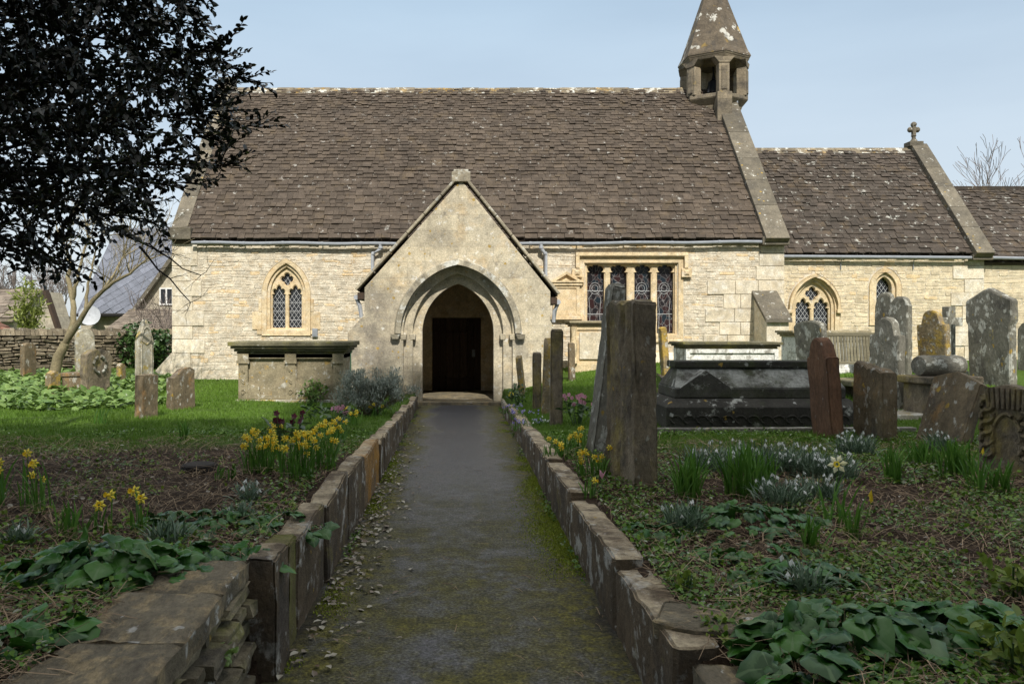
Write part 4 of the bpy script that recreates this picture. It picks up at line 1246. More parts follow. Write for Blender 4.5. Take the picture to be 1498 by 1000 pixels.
cpart(mb, 'vestry_roof', M['roof_lichen'])

# bellcote: six-sided open lantern and spire on the east gable of the nave
BC = (7.54, 23.32)
def hexring(r, z, rot=0.):
    return [(BC[0] + r * math.cos(-math.pi / 2 + i * math.pi / 3 + rot), BC[1] + r * math.sin(-math.pi / 2 + i * math.pi / 3 + rot), z) for i in range(6)]
bb = MB()
def stack(mb, prof):
    for (r0, z0), (r1, z1) in zip(prof[:-1], prof[1:]):
        mb.hexa(hexring(r0, z0), hexring(r1, z1 - .002), .4 + .2 * rnd.random())
stack(bb, [(.62, 6.6), (.72, 7.75), (.82, 8.0), (.98, 8.18), (.98, 8.30)])
bell = cpart(bb, 'bellcote', M['bellstone'], bevel=.015)
for i in range(6):
    a_ = -math.pi / 2 + i * math.pi / 3
    p_ = MB()
    d = Vector((math.cos(a_), math.sin(a_), 0)); s_ = Vector((-d.y, d.x, 0))
    def blk(r0, r1, hw, z0, z1, hw2=None):
        hw2 = hw if hw2 is None else hw2
        c_ = Vector((BC[0], BC[1], 0))
        lo = [c_ + d * r0 - s_ * hw, c_ + d * r1 - s_ * hw, c_ + d * r1 + s_ * hw, c_ + d * r0 + s_ * hw]
        up = [c_ + d * r0 - s_ * hw2, c_ + d * r1 - s_ * hw2, c_ + d * r1 + s_ * hw2, c_ + d * r0 + s_ * hw2]
        p_.hexa([q + Vector((0, 0, z0)) for q in lo], [q + Vector((0, 0, z1)) for q in up], rnd.random())
    blk(.68, .95, .15, 8.30, 9.12)
    blk(.951, .975, .085, 8.36, 9.04)
    blk(.66, .97, .15, 9.122, 9.30, .30)
    if i == 0: blk(.55, 1.0, .21, 6.9, 8.29)
    cpart(p_, 'pier', M['bellstone'], bell, bevel=.012)
bk = MB()
for i in (2, 3):       # the north sides are walled up
    A_ = hexring(.72, 8.3); B_ = hexring(.72, 9.3)
    j = (i + 1) % 6
    C_ = hexring(.60, 8.3); D_ = hexring(.60, 9.3)
    bk.hexa([A_[i], A_[j], C_[j], C_[i]], [B_[i], B_[j], D_[j], D_[i]])
cpart(bk, 'infill_panel', M['ashlar'], bell)
tp = MB(); stack(tp, [(.98, 9.302), (1.02, 9.38), (1.05, 9.44)])
cpart(tp, 'cornice', M['bellstone'], bell, bevel=.012)
sp = MB()
prof = [(1.06, 9.445), (1.05, 9.49), (.96, 9.66)]
for k in range(1, 13): prof.append((.94 * (1 - k / 12) + .02, 9.66 + 2.62 * k / 12))
stack(sp, prof)
cpart(sp, 'spire', M['spire'], bell)
bl = MB(); bl.lathe((BC[0], BC[1], 8.5), [(.27, 0), (.25, .06), (.19, .2), (.15, .36), (.06, .42), (.03, .6), (.03, .85)], 14)
cpart(bl, 'bell', M['granite'], bell, smooth=40)
rd = MB(); rd.tube([(8.02, 22.7, 7.7), (8.02, 22.7, 8.3)], .03, 6)
cpart(rd, 'vent_pipe', M['metal'], bell)

# ------------------------------------------------------------------ slabs: headstones and kerbs
def slabmesh(name, W, T, H, top=lambda u: 1., hw=lambda w: 1., mat=None, rough=.008, seed=0, bury=.3, nu=None, nw=None, nt=3, origin=(0, 0, 0), rot=(0, 0, 0), groove=0., extra=None):
    """one weathered stone slab: x across, y through, z up, foot at the origin"""
    nu = nu or max(6, int(W / .045)); nw = nw or max(6, int(H / .06))
    us = sorted(set([-1, -.96, .96, 1] + [round(-1 + 2 * i / nu, 3) for i in range(1, nu)]))
    wsn = [-bury / H] + [i / nw for i in range(nw + 1)]
    wsn.insert(-1, .985)
    ks = [-1, -.82] + [round(-1 + 2 * i / nt, 3) for i in range(1, nt)] + [.82, 1]
    nu_, nk, nj = len(us), len(ks), len(wsn)
    idx = {}; vs = []
    def vert(i, k, j):
        if (i, k, j) in idx: return idx[(i, k, j)]
        u, t, w = us[i], ks[k], wsn[j]
        tp_ = top(u)
        x = u * W / 2 * hw(max(0, w)); z = w * H * (tp_ if w > 0 else 1); y = t * T / 2
        edge = (i in (0, nu_ - 1)) + (k in (0, nk - 1)) + (j == nj - 1)
        if edge >= 2:
            x -= math.copysign(.012, u) if i in (0, nu_ - 1) else 0
            y -= math.copysign(.010, t) if k in (0, nk - 1) else 0
            if j == nj - 1: z -= .012
        p = Vector((x * 6 + seed * 3.7, y * 6, z * 5))
        n1 = noise.noise_vector(p); n2 = noise.noise_vector(p * 3.1)
        x += (n1.x + .5 * n2.x) * rough; y += (n1.y + .5 * n2.y) * rough * .8; z += (n1.z + .5 * n2.z) * rough * (.0 if w <= 0 else 1)
        if groove and abs(t) > .5:
            y -= math.copysign(1, t) * groove * max(0, noise.noise(Vector((x * 26 + seed, t * 3, z * 1.6)))) * 1.6
        idx[(i, k, j)] = len(vs); vs.append((x, y, z))
        return idx[(i, k, j)]
    fs = []
    for i in range(nu_ - 1):
        for j in range(nj - 1):
            fs.append((vert(i, 0, j), vert(i + 1, 0, j), vert(i + 1, 0, j + 1), vert(i, 0, j + 1)))
            fs.append((vert(i, nk - 1, j), vert(i, nk - 1, j + 1), vert(i + 1, nk - 1, j + 1), vert(i + 1, nk - 1, j)))
        for k in range(nk - 1):
            fs.append((vert(i, k, nj - 1), vert(i + 1, k, nj - 1), vert(i + 1, k + 1, nj - 1), vert(i, k + 1, nj - 1)))
    for k in range(nk - 1):
        for j in range(nj - 1):
            fs.append((vert(0, k, j), vert(0, k, j + 1), vert(0, k + 1, j + 1), vert(0, k + 1, j)))
            fs.append((vert(nu_ - 1, k, j), vert(nu_ - 1, k + 1, j), vert(nu_ - 1, k + 1, j + 1), vert(nu_ - 1, k, j + 1)))
    mb = MB(); mb.add(vs, fs, .5)
    if extra: extra(mb)
    o = mb.build(name, mat, smooth=42)
    o.location = origin; o.rotation_euler = rot
    return o

def t_flat(u): return 1 - .02 * abs(math.sin(u * 5))
def t_round(u): return .80 + .20 * math.sqrt(max(0, 1 - u * u))
def t_low(u): return .9 + .10 * math.sqrt(max(0, 1 - u * u))
def t_shoulder(u): return .80 + .02 * (1 - abs(u)) if abs(u) > .64 else .84 + .16 * math.sqrt(max(0, 1 - (u / .66) ** 2))
def t_point(u): return 1 - .13 * abs(u)
def t_gothic(u): return 1 - .34 * abs(u) ** 1.5
def t_hump2(u): return .86 + .14 * max(math.sqrt(max(0, 1 - ((u - .42) / .5) ** 2)), .62 * math.sqrt(max(0, 1 - ((u + .5) / .45) ** 2)))
def t_broken(u): return .88 + .10 * noise.noise(Vector((u * 3.1, 4.2, 0))) + .06 * u
def t_broken2(u): return .86 + .12 * math.sin(u * 2.2 + .6) + .05 * noise.noise(Vector((u * 5, 1.2, 0)))
def t_scroll(u): return .90 + .10 * math.sqrt(max(0, 1 - (abs(u) / .72) ** 2)) if abs(u) < .7 else .9 - .05 * math.sin((abs(u) - .7) * 10)

def grave(label, px0, px1, pyt, pyb, psi, T, top, mat, lean=0., fore=0., rough=.008, group='headstones in the churchyard', Y=None, hw=lambda w: 1., name='headstone', cat='headstone', groove=0., extra=None, Wmax=1.1):
    """headstone whose foot spans px0..px1; psi: heading of its width (90 = faces east and west)"""
    pm = (px0 + px1) / 2
    p = hit(pm, pyb)
    y = Y if Y else p.y
    ps = R(psi)
    cw, sw = math.cos(ps), math.sin(ps)
    W = .5; cx = (pm - CX) * y / F; cyy = y + .1
    for _ in range(60):
        cor = [(cx + a * W / 2 * cw - b * T / 2 * sw, cyy + a * W / 2 * sw + b * T / 2 * cw) for a in (-1, 1) for b in (-1, 1)]
        q = [CX + F * x_ / y_ for x_, y_ in cor]
        lo, hi = min(q), max(q)
        W *= 1 + .5 * ((px1 - px0) / (hi - lo) - 1)
        W = min(max(W, .16), Wmax)
        cx += ((px0 + px1) / 2 - (lo + hi) / 2) * cyy / F
        cyy += y - min(c[1] for c in cor)
    z = float(gz(cx, cyy)); zf = EYE + (CY - pyb) * y / F
    z = min(z, zf + .15)
    H = EYE + (CY - pyt) * cyy / F - z
    o = slabmesh(name, W, T, H, top, hw, M[mat], rough, seed=px0, origin=(cx, cyy, z), rot=(0, 0, 0), groove=groove, extra=(lambda m_: extra(m_, W, T, H)) if extra else None)
    o.rotation_euler = (Matrix.Rotation(R(lean), 3, 'Y') @ Matrix.Rotation(R(fore), 3, 'X') @ Matrix.Rotation(ps, 3, 'Z')).to_euler()
    return tag(o, label, cat, group)

# stones edge-on along the right of the path
grave('short pale headstone tilted left against the foot of the porch', 758, 771, 520, 580, 84, .10, t_flat, 'grave_gold', -6)
grave('tall thin headstone standing beside the right arch of the porch', 767, 777, 471, 562, 88, .11, t_flat, 'grave_grey', 0)
grave('dark squat narrow headstone in the row, left of the orange-stained one', 779, 792, 515, 598, 86, .14, t_flat, 'grave_moss', 0)
grave('orange-stained headstone tilted right in the row beside the path', 792, 806, 494, 606, 85, .14, t_round, 'grave_gold', 2)
grave('tallest square headstone at the front of the row right of the porch', 805, 822, 481, 622, 86, .16, t_flat, 'grave_moss', .5)
grave('thin brown headstone alone on the grass before the pedestal tomb', 831, 842, 501, 558, 86, .12, t_flat, 'grave_brown', -1)
grave('very tall grey headstone leaning right behind the deeply grooved stone', 857, 886, 413, 668, 97, .13, t_flat, 'grave_grey', 7, rough=.010, Wmax=.8)
grave('huge deeply grooved mossy headstone, nearest to the path', 887, 963, 437, 718, 100, .20, t_flat, 'grave_moss', 0, rough=.016, groove=.06, Wmax=.62)
grave('slim speckled headstone leaning left before the nave window', 967, 981, 478, 556, 96, .12, t_flat, 'grave_gold', -4)
grave('low stub of an orange headstone half hidden by the grooved stone', 964, 974, 566, 592, 86, .13, t_broken, 'grave_brown', 0)
# group on the right
grave('leaning grey headstone with curved top before the chancel window', 1170, 1220, 468, 560, 108, .12, t_low, 'grave_grey', -6, Y=12.6)
grave('narrow red sandstone headstone with rounded shoulders', 1188, 1236, 493, 643, 98, .16, t_shoulder, 'grave_red', -4)
grave('squat rough brown headstone with orange lichen and mossy foot', 1248, 1314, 521, 646, 103, .2, t_broken, 'grave_brown', -.5, rough=.014)
grave('dark round topped headstone spotted white, behind the rough brown one', 1270, 1324, 464, 600, 104, .13, t_shoulder, 'grave_grey', 1)
grave('tall grey headstone with two humps below the lancet window', 1279, 1335, 427, 560, 110, .12, t_hump2, 'grave_grey', 0)
grave('brown speckled headstone with round head and small shoulders', 1345, 1394, 453, 565, 108, .12, t_shoulder, 'grave_gold', -3)
grave('dark slab headstone toppled far over to the right', 1338, 1420, 540, 655, 108, .14, t_point, 'grave_brown', 17, rough=.012)
grave('big upright headstone with low pointed top and dark edge', 1416, 1490, 421, 570, 106, .16, t_point, 'grave_grey', -1, hw=lambda w: 1.06 if w > .72 else .97)
grave('grey headstone at the right edge behind the big pointed one', 1488, 1530, 470, 545, 104, .12, t_round, 'grave_grey', 0)
def carved(m_, W, T, H):
    for sx in (-1, 1):
        for k in range(5):
            m_.tube([(sx * W * .34 + .05 * math.sin(a * 1.) * sx, T / 2 + .005, H * (.25 + .13 * k) + .05 * math.cos(a)) for a in np.linspace(0, 5.2, 9)], [.022] * 9, 6)
    for k in range(8):
        m_.tube([(-W * .33 + W * .66 * k / 7, T / 2 + .01, H * .97), (-W * .30 + W * .6 * k / 7, T / 2 + .015, H * .74)], [.024, .015], 6)
    m_.tube([(W * .25 * math.cos(a), T / 2, H * .34 + H * .34 * math.sin(a)) for a in np.linspace(-.3, math.pi + .3, 16)], .02, 6)
grave('carved headstone with scrollwork and oval panel at the right edge', 1431, 1530, 563, 700, 120, .16, t_scroll, 'grave_moss', 0, rough=.012, extra=carved)
# stones on the left
grave('plain upright headstone before the field wall, far left', 29, 53, 501, 556, 72, .14, t_low, 'grave_brown', 0)
grave('low golden headstone left of the broken carved monument', 65, 88, 542, 578, 70, .16, t_point, 'grave_gold', 2)
grave('tiny pale headstone near the field wall', 171, 183, 531, 562, 75, .12, t_round, 'grave_gold', 0)
def gothic_panel(m_, W, T, H):
    m_.tube([(W * .34 * math.cos(a) if abs(math.cos(a)) < 1 else 0, -T / 2, H * .62 + H * .26 * math.sin(a) * (1.0)) for a in np.linspace(0, math.pi, 14)], .018, 6)
    for sx in (-1, 1): m_.tube([(sx * W * .34, -T / 2, .1), (sx * W * .34, -T / 2, H * .62)], .018, 6)
grave('tall pale headstone with pointed gothic top', 197, 225, 467, 566, 63, .14, t_gothic, 'grave_pale', 0, extra=gothic_panel)
grave('squat rust-stained headstone standing in the left lawn', 196, 231, 547, 612, 68, .17, t_flat, 'grave_brown', 1)
grave('worn headstone with broken stepped top left of the panelled tomb', 243, 286, 536, 600, 62, .15, t_broken2, 'grave_brown', -1, rough=.014)
grave('pale round topped headstone behind the slanting tree', 109, 139, 480, 553, 40, .12, t_round, 'grave_pale', 0, Y=18)
# broken carved monument on the left
p = hit(118, 577)
t_ = thing('carved_monument', 'broken carved monument with wheel-head stone and low block', 'monument', p)
b_ = MB(); b_.box(-.36, .02, .0, .3, -.2, .34, .5, .01); b_.box(-.40, .04, -.03, .33, .341, .42, .5, .01)
b_.build('block', M['grave_brown'], t_, bevel=.015)
o = slabmesh('wheel_head', .62, .16, .86, t_round, lambda w: 1.0 if w < .45 else 1.08, M['grave_moss'], .012, 5)
o.parent = t_; o.location = (.16, .25, 0); o.rotation_euler = (0, R(3), R(72))
b_ = MB()
for a in np.linspace(0, 2 * math.pi, 5)[:-1]:
    b_.tube([(.0 + .16 * math.cos(a + .4 + q), -.09, .56 + .16 * math.sin(a + .4 + q)) for q in np.linspace(0, 1.1, 6)], .03, 6)
c_ = b_.build('carving', M['grave_grey'], o)
# stone cross and small plaque
p = at(1388, 530, 14.5); p.z = float(gz(p.x, p.y))
t_ = thing('cross', 'small grey stone cross behind the brown speckled headstone', 'cross', p, R(20))
c_ = MB(); c_.box(-.09, .09, -.07, .07, -.2, 1.34, .5); c_.box(-.28, -.091, -.065, .065, .98, 1.14, .5); c_.box(.091, .28, -.065, .065, .98, 1.14, .5)
c_.build('shaft', M['grave_grey'], t_, bevel=.012)
c_ = MB(); c_.box(-.26, .26, -.2, .2, -.1, .16, .5); c_.build('plinth', M['grave_grey'], t_, bevel=.015)
p = hit(977, 569)
c_ = MB(); c_.hexa([(-.12, 0, -.05), (.16, 0, -.05), (.16, 0, .10), (-.12, 0, .20)], [(-.12, .3, -.05), (.16, .3, -.05), (.16, .3, .14), (-.12, .3, .26)])
tag(c_.build('plaque', M['granite'], bevel=.008), 'small shiny black wedge plaque on the grass', 'plaque').location = p

# ------------------------------------------------------------------ chest tombs
def mould(mb, x0, x1, y0, y1, steps):
    """stack of slabs: (overhang, z0, z1)"""
    for o_, z0, z1 in steps: mb.box(x0 - o_, x1 + o_, y0 - o_, y1 + o_, z0, z1 - .002, rnd.random())
p = hit(425, 588)
tY = p.y; k = tY / F
TX0, TX1 = (349 - CX) * k, (502 - CX) * k; TD = .95
t_ = thing('chest_tomb', 'large buff chest tomb with carved panels left of the porch', 'tomb', ((TX0 + TX1) / 2, tY + TD / 2, p.z), group='chest tombs')
hx = (TX1 - TX0) / 2; hy = TD / 2
b_ = MB(); mould(b_, -hx, hx, -hy, hy, [(.05, -.2, .05)])
b_.build('base', M['grave_pale'], t_, bevel=.012)
b_ = MB(); b_.box(-hx + .04, hx - .04, -hy + .04, hy - .04, .05, .88)
def ppanel(c):
    w = .34; pts = [(c - w, .80), (c - w, .40)]
    pts += [(c - w * math.cos(a) , .40 - .13 * math.sin(a)) for a in np.linspace(.1, 1.2, 6)]
    pts += [(c - .12, .20), (c - .10, .13), (c + .10, .13), (c + .12, .20)]
    pts += [(c + w * math.cos(a), .40 - .13 * math.sin(a)) for a in np.linspace(1.2, .1, 6)] + [(c + w, .40), (c + w, .80)]
    return pts[::-1]
b_.plate([(-hx, .052), (hx, .052), (hx, .878), (-hx, .878)], [ppanel(-hx * .47), ppanel(hx * .47)], -hy - .02, -hy + .038)
b_.box(-hx, -hx + .038, -hy + .04, hy, .052, .878); b_.box(hx - .038, hx, -hy + .04, hy, .052, .878)
b_.build('chest', M['tomb_buff'], t_, bevel=.008)
for c, w in ((-hx + .09, .085), (0, .085), (hx - .09, .085)):
    b_ = MB()
    b_.box(c - w, c + w, -hy - .035, -hy - .001, .052, .70)
    b_.box(c - w - .03, c + w + .03, -hy - .06, -hy - .001, .702, .76); b_.box(c - w - .015, c + w + .015, -hy - .045, -hy - .001, .762, .878)
    for q in range(3):
        b_.tube([(c + .045 * math.cos(a + q) * (1 - .1 * a), -hy - .037, .18 + q * .19 + .06 * math.sin(a) * (1 - .1 * a)) for a in np.linspace(0, 6, 12)], .014, 5)
    b_.build('pilaster', M['tomb_buff'], t_, bevel=.006)
b_ = MB(); b_.box(-hx + .0, hx - .0, -hy - .02, hy, .79, .879)
b_.build('frieze', M['tomb_buff'], t_, bevel=.006)
b_ = MB(); mould(b_, -hx, hx, -hy, hy, [(.03, .88, .92), (.07, .92, .97), (.12, .97, 1.02), (.16, 1.02, 1.10)])
b_.build('cornice_slab', M['tomb_slab'], t_, bevel=.014)

def chest(label, px0, px1, pyt, Y, depth, mat, matslab, body_inset=.10, panels=2, zb=None, steps=None):
    k = Y / F
    x0, x1 = (px0 - CX) * k, (px1 - CX) * k
    zt = EYE + (CY - pyt) * k
    zb = float(gz((x0 + x1) / 2, Y + depth / 2))
    H = zt - zb; hx, hy = (x1 - x0) / 2, depth / 2
    t_ = thing('chest_tomb', label, 'tomb', ((x0 + x1) / 2, Y + hy, zb), group='chest tombs')
    bi = body_inset
    b_ = MB(); b_.box(-hx + bi, hx - bi, -hy + bi, hy - bi, -.2, H - .13)
    ws_ = (2 * (hx - bi)) / panels
    holes = []
    for i in range(panels):
        a = -hx + bi + ws_ * i + .07; c = a + ws_ - .14
        holes.append([(a, .12), (c, .12), (c, H - .20), (a, H - .20)])
    b_.plate([(-hx + bi, .03), (hx - bi, .03), (hx - bi, H - .13), (-hx + bi, H - .13)], holes, -hy + bi - .03, -hy + bi - .001)
    b_.build('chest', M[mat], t_, bevel=.008)
    b_ = MB(); mould(b_, -hx + bi + .02, hx - bi - .02, -hy + bi + .02, hy - bi - .02, [(.06, -.15, .10)]); b_.build('base', M[mat], t_, bevel=.01)
    b_ = MB(); mould(b_, -hx, hx, -hy, hy, [(-.07, H - .13, H - .09), (-.03, H - .09, H - .055), (0, H - .055, H)]); b_.build('cornice_slab', M[matslab], t_, bevel=.012)
    return t_
chest('white crusted chest tomb with grey slab in front of the nave buttress', 999, 1146, 500, 14.2, .95, 'tomb_white', 'tomb_slab', .07, 1)
chest('pale chest tomb with thin cornice below the chancel windows', 1160, 1275, 483, 15.4, .9, 'tomb_white', 'tomb_buff')
# pedestal tomb by the nave wall
t_ = chest('ochre pedestal tomb with baluster corner and white tablet by the nave wall', 833, 950, 469, 17.6, .9, 'dressed', 'tomb_buff', .12, 1)
hx = (950 - 833) / 2 * 17.6 / F
H = EYE + (CY - 469) * 17.6 / F - t_.location.z
b_ = MB(); b_.lathe((-hx + .10, -.38, 0), [(.09, .1), (.09, .18), (.05, .24), (.08, .42), (.085, .5), (.045, .72), (.07, H - .2), (.08, H - .135)], 10)
b_.build('baluster', M['dressed'], t_, smooth=40)
b_ = MB(); b_.box(-hx + .24, hx - .2, -.375, -.352, .2, H - .26); b_.build('tablet', M['ashlar'], t_)

# dark coped tomb
Y0 = 9.75; k = Y0 / F
x0, x1 = (975 - CX) * k, (1262 - CX) * k
p = Vector(((x0 + x1) / 2, Y0 + .55, .33)); hx = (x1 - x0) / 2; hy = .55
t_ = thing('coped_tomb', 'dark coped tomb with gablet and stepped plinth, white lichen on its slopes', 'tomb', p)
b_ = MB()
b_.hexa([(-hx, -hy, -.1), (hx, -hy, -.1), (hx, hy, -.1), (-hx, hy, -.1)], [(-hx, -hy, .27), (hx, -hy, .27), (hx, hy, .27), (-hx, hy, .27)])
b_.hexa([(-hx, -hy, .272), (hx, -hy, .272), (hx, hy, .272), (-hx, hy, .272)], [(-hx + .12, -hy + .12, .37), (hx - .12, -hy + .12, .37), (hx - .12, hy - .12, .37), (-hx + .12, hy - .12, .37)])
for i in range(14):    # carved meander along the plinth
    c = -hx + .12 + i * (2 * hx - .2) / 14
    b_.tube([(c + .07 * math.cos(a), -hy - .003, .12 + .05 * math.sin(a)) for a in np.linspace(0, math.pi * 1.4, 8)], .014, 5)
b_.build('plinth', M['tomb_dark'], t_, bevel=.012)
b_ = MB(); ax, ay = hx - .14, hy - .14
lo = [(-ax, -ay, .372), (ax, -ay, .372), (ax, ay, .372), (-ax, ay, .372)]
mid = [(-ax, -ay, .50), (ax, -ay, .50), (ax, ay, .50), (-ax, ay, .50)]
hi = [(-ax + .10, -.16, .74), (ax - .10, -.16, .74), (ax - .10, .16, .74), (-ax + .10, .16, .74)]
b_.hexa(lo, mid); b_.hexa([(x_, y_, z_ + .001) for x_, y_, z_ in mid], hi)
gx0, gx1 = -ax + .06, -ax + .72
b_.hexa([(gx0, -ay - .012, .38), (gx1, -ay - .012, .38), (gx1, -ay - .012, .50), ((gx0 + gx1) / 2, -ay - .012, .73), (gx0, -ay - .012, .50)],
        [(gx0, -.1, .38), (gx1, -.1, .38), (gx1, -.1, .50), ((gx0 + gx1) / 2, -.1, .73), (gx0, -.1, .50)])
b_.build('coped_body', stone('grey_tomb_lid', (.085, .082, .07), (.05, .048, .04), 3, [((.42, .43, .39), .64, 4, .06, .9), ((.05, .06, .025), .56, 2, .15, .6)], .5, spots=((.42, .43, .40), 9, .26), top_tint=(.30, .31, .28)), t_, bevel=.012)
b_ = MB(); b_.box(-ax + .06, ax - .06, -.2, .2, .742, .83); b_.build('ridge_slab', M['tomb_dark'], t_, bevel=.014)
# grave kerbs and ledgers
b_ = MB(); b_.box(-1.9, 1.9, -.06, .06, -.15, .05, .5, .01)
tag(b_.build('grave_kerb', M['grave_grey'], bevel=.01), 'thin stone edging on the grass before the dark coped tomb', 'kerb').location = (3.6, 9.5, float(gz(3.6, 9.5)))
b_ = MB(); b_.box(-.9, .9, -.35, .35, -.1, .04, .5, .01)
tag(b_.build('grave_kerb', M['grave_pale'], bevel=.015), 'pale flat grave kerb between the rough brown and toppled headstones', 'kerb').location = (6.0, 10.9, float(gz(6.0, 10.9)))
p = at(1340, 576, 11.8)
t_ = thing('ledger_tomb', 'brown ledger slab on low rubble base behind the toppled headstone', 'tomb', (p.x, 12.2, float(gz(p.x, 12.2))))
b_ = MB(); b_.box(-.95, .95, -.38, .38, .24, .34, .5, .012); b_.build('ledger', M['tomb_slab'], t_, bevel=.02)
b_ = MB()
for i in range(9): 
    for yy in (-.3, .3): b_.box(-.85 + i * .19, -.68 + i * .19, yy - .06, yy + .06, -.1, .238, rnd.random(), .01)
b_.build('rubble_base', M['fieldstone'], t_, bevel=.015)
p = at(1394, 536, 10.6)
t_ = thing('bale_tomb', 'tomb topped with a rolled stone bale beside the big pointed headstone', 'tomb', (p.x, 10.9, float(gz(p.x, 10.9))), R(14))
b_ = MB(); b_.lathe((0, 0, 0), [(.06, -.36), (.13, -.35), (.145, -.3), (.145, .28), (.13, .35), (.05, .36)], 18); 
o = b_.build('stone_roll', M['grave_grey'], t_, smooth=40); o.rotation_euler = (0, R(90), 0); o.location = (0, 0, p.z - t_.location.z)
b_ = MB(); zz = p.z - t_.location.z
b_.box(-.42, .42, -.32, .32, zz - .24, zz - .14); b_.box(-.36, .36, -.26, .26, -.1, zz - .242)
b_.build('chest', M['grave_moss'], t_, bevel=.02)

# weathered bench beyond the stones
p = at(1249, 520, 13.4); z0 = float(gz(p.x, 13.4))
t_ = thing('bench', 'weathered slatted wooden bench between the headstones and the chancel', 'bench', (p.x, 13.7, z0), R(-8))
b_ = MB()
for i in range(24):
    xs_ = -.64 + i * .053
    b_.hexa([(xs_, .0, .42), (xs_ + .04, .0, .42), (xs_ + .04, .03, .42), (xs_, .03, .42)], [(xs_, .10, .86), (xs_ + .04, .10, .86), (xs_ + .04, .13, .86), (xs_, .13, .86)], rnd.random())
b_.build('back_slats', M['wood_bench'], t_)
b_ = MB(); b_.box(-.68, .68, .09, .15, .862, .93); b_.build('top_rail', M['wood_bench'], t_, bevel=.01)
b_ = MB()
for i in range(5): b_.box(-.66, .66, -.48 + i * .095, -.40 + i * .095, .40, .43, rnd.random())
b_.build('seat', M['wood_bench'], t_)
for x in (-.66, .66):
    for yy in (-.44, .02):
        b_ = MB(); b_.box(x - .03, x + .03, yy, yy + .06, -.05, .62 if yy < 0 else .86); b_.build('leg', M['wood_bench'], t_)
    b_ = MB(); b_.box(x - .035, x + .035, -.46, .08, .621, .66); b_.build('armrest', M['wood_bench'], t_)

# ------------------------------------------------------------------ kerbs along the path
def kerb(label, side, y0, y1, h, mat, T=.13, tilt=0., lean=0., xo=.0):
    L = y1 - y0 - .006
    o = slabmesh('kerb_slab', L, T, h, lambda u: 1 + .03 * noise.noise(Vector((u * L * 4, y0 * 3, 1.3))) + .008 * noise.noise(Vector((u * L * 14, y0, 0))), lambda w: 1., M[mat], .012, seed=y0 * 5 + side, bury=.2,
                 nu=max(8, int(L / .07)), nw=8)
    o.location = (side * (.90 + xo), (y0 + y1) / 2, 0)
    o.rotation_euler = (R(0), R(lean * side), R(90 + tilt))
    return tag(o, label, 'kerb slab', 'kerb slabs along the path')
LK = [(3.56, 3.83, .55, 'kerb', 'upright brown end post of the left kerb beside the foreground wall', 0, 1, .0),
      (3.86, 4.12, .52, 'kerb_moss', 'narrow moss-greened kerb slab tilted next to the left end post', 3, -4, .02),
      (4.14, 4.95, .49, 'kerb', 'left kerb slab just beyond the mossy tilted slab', 0, 2, .02),
      (4.95, 5.95, .50, 'kerb', 'long dark left kerb slab below the flower bed in the foreground', 1, 2, .0),
      (5.95, 6.85, .48, 'kerb', 'left kerb slab immediately before the orange-stained slab', -1, 1, .0),
      (6.85, 8.15, .45, 'kerb_orange', 'orange-stained slab in the left path kerb', 0, 0, .0),
      (8.15, 8.75, .40, 'kerb', 'left kerb slab directly beyond the orange-stained slab', 2, 2, .0),
      (8.75, 9.55, .38, 'kerb', 'second left kerb slab beyond the orange-stained slab', 0, 1, .0),
      (9.55, 10.6, .35, 'kerb', 'third left kerb slab beyond the orange-stained slab', -1, 0, .0),
      (10.6, 11.9, .31, 'kerb', 'left kerb slab in front of the lavender bush', 0, 1, .0),
      (11.9, 13.4, .28, 'kerb', 'left kerb slab alongside the lavender bush', 1, 0, .0),
      (13.4, 15.7, .22, 'kerb', 'last low left kerb slab running up to the porch', 0, 0, .0)]
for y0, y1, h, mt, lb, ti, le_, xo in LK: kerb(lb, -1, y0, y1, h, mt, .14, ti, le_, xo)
RK = [(3.02, 4.15, .345, 'kerb', 'thick nearest slab of the right path kerb', 0, 2, .02, .19),
      (4.15, 5.85, .35, 'kerb', 'long right kerb slab with pale worn top, second from the camera', 0, 2, .0, .17),
      (5.85, 7.35, .35, 'kerb', 'right kerb slab below the grooved headstone', .5, 1, .0, .17),
      (7.35, 8.6, .345, 'kerb', 'white-crusted right kerb slab below the daffodils', -1, 1, .0, .17),
      (8.6, 10.1, .32, 'kerb', 'right kerb slab before the row of narrow headstones', 0, 1, .0, .16),
      (10.1, 12.0, .28, 'kerb', 'right kerb slab beside the row of narrow headstones', 0, 0, .0, .16),
      (12.0, 13.8, .24, 'kerb', 'right kerb slab beside the blue spring flowers', 1, 0, .0, .16),
      (14.3, 16.0, .14, 'grave_pale', 'low pale kerb block at the right foot of the porch', 0, 0, .05, .2)]
for y0, y1, h, mt, lb, ti, le_, xo, T in RK: kerb(lb, 1, y0, y1, h, mt, T, ti, le_, xo)

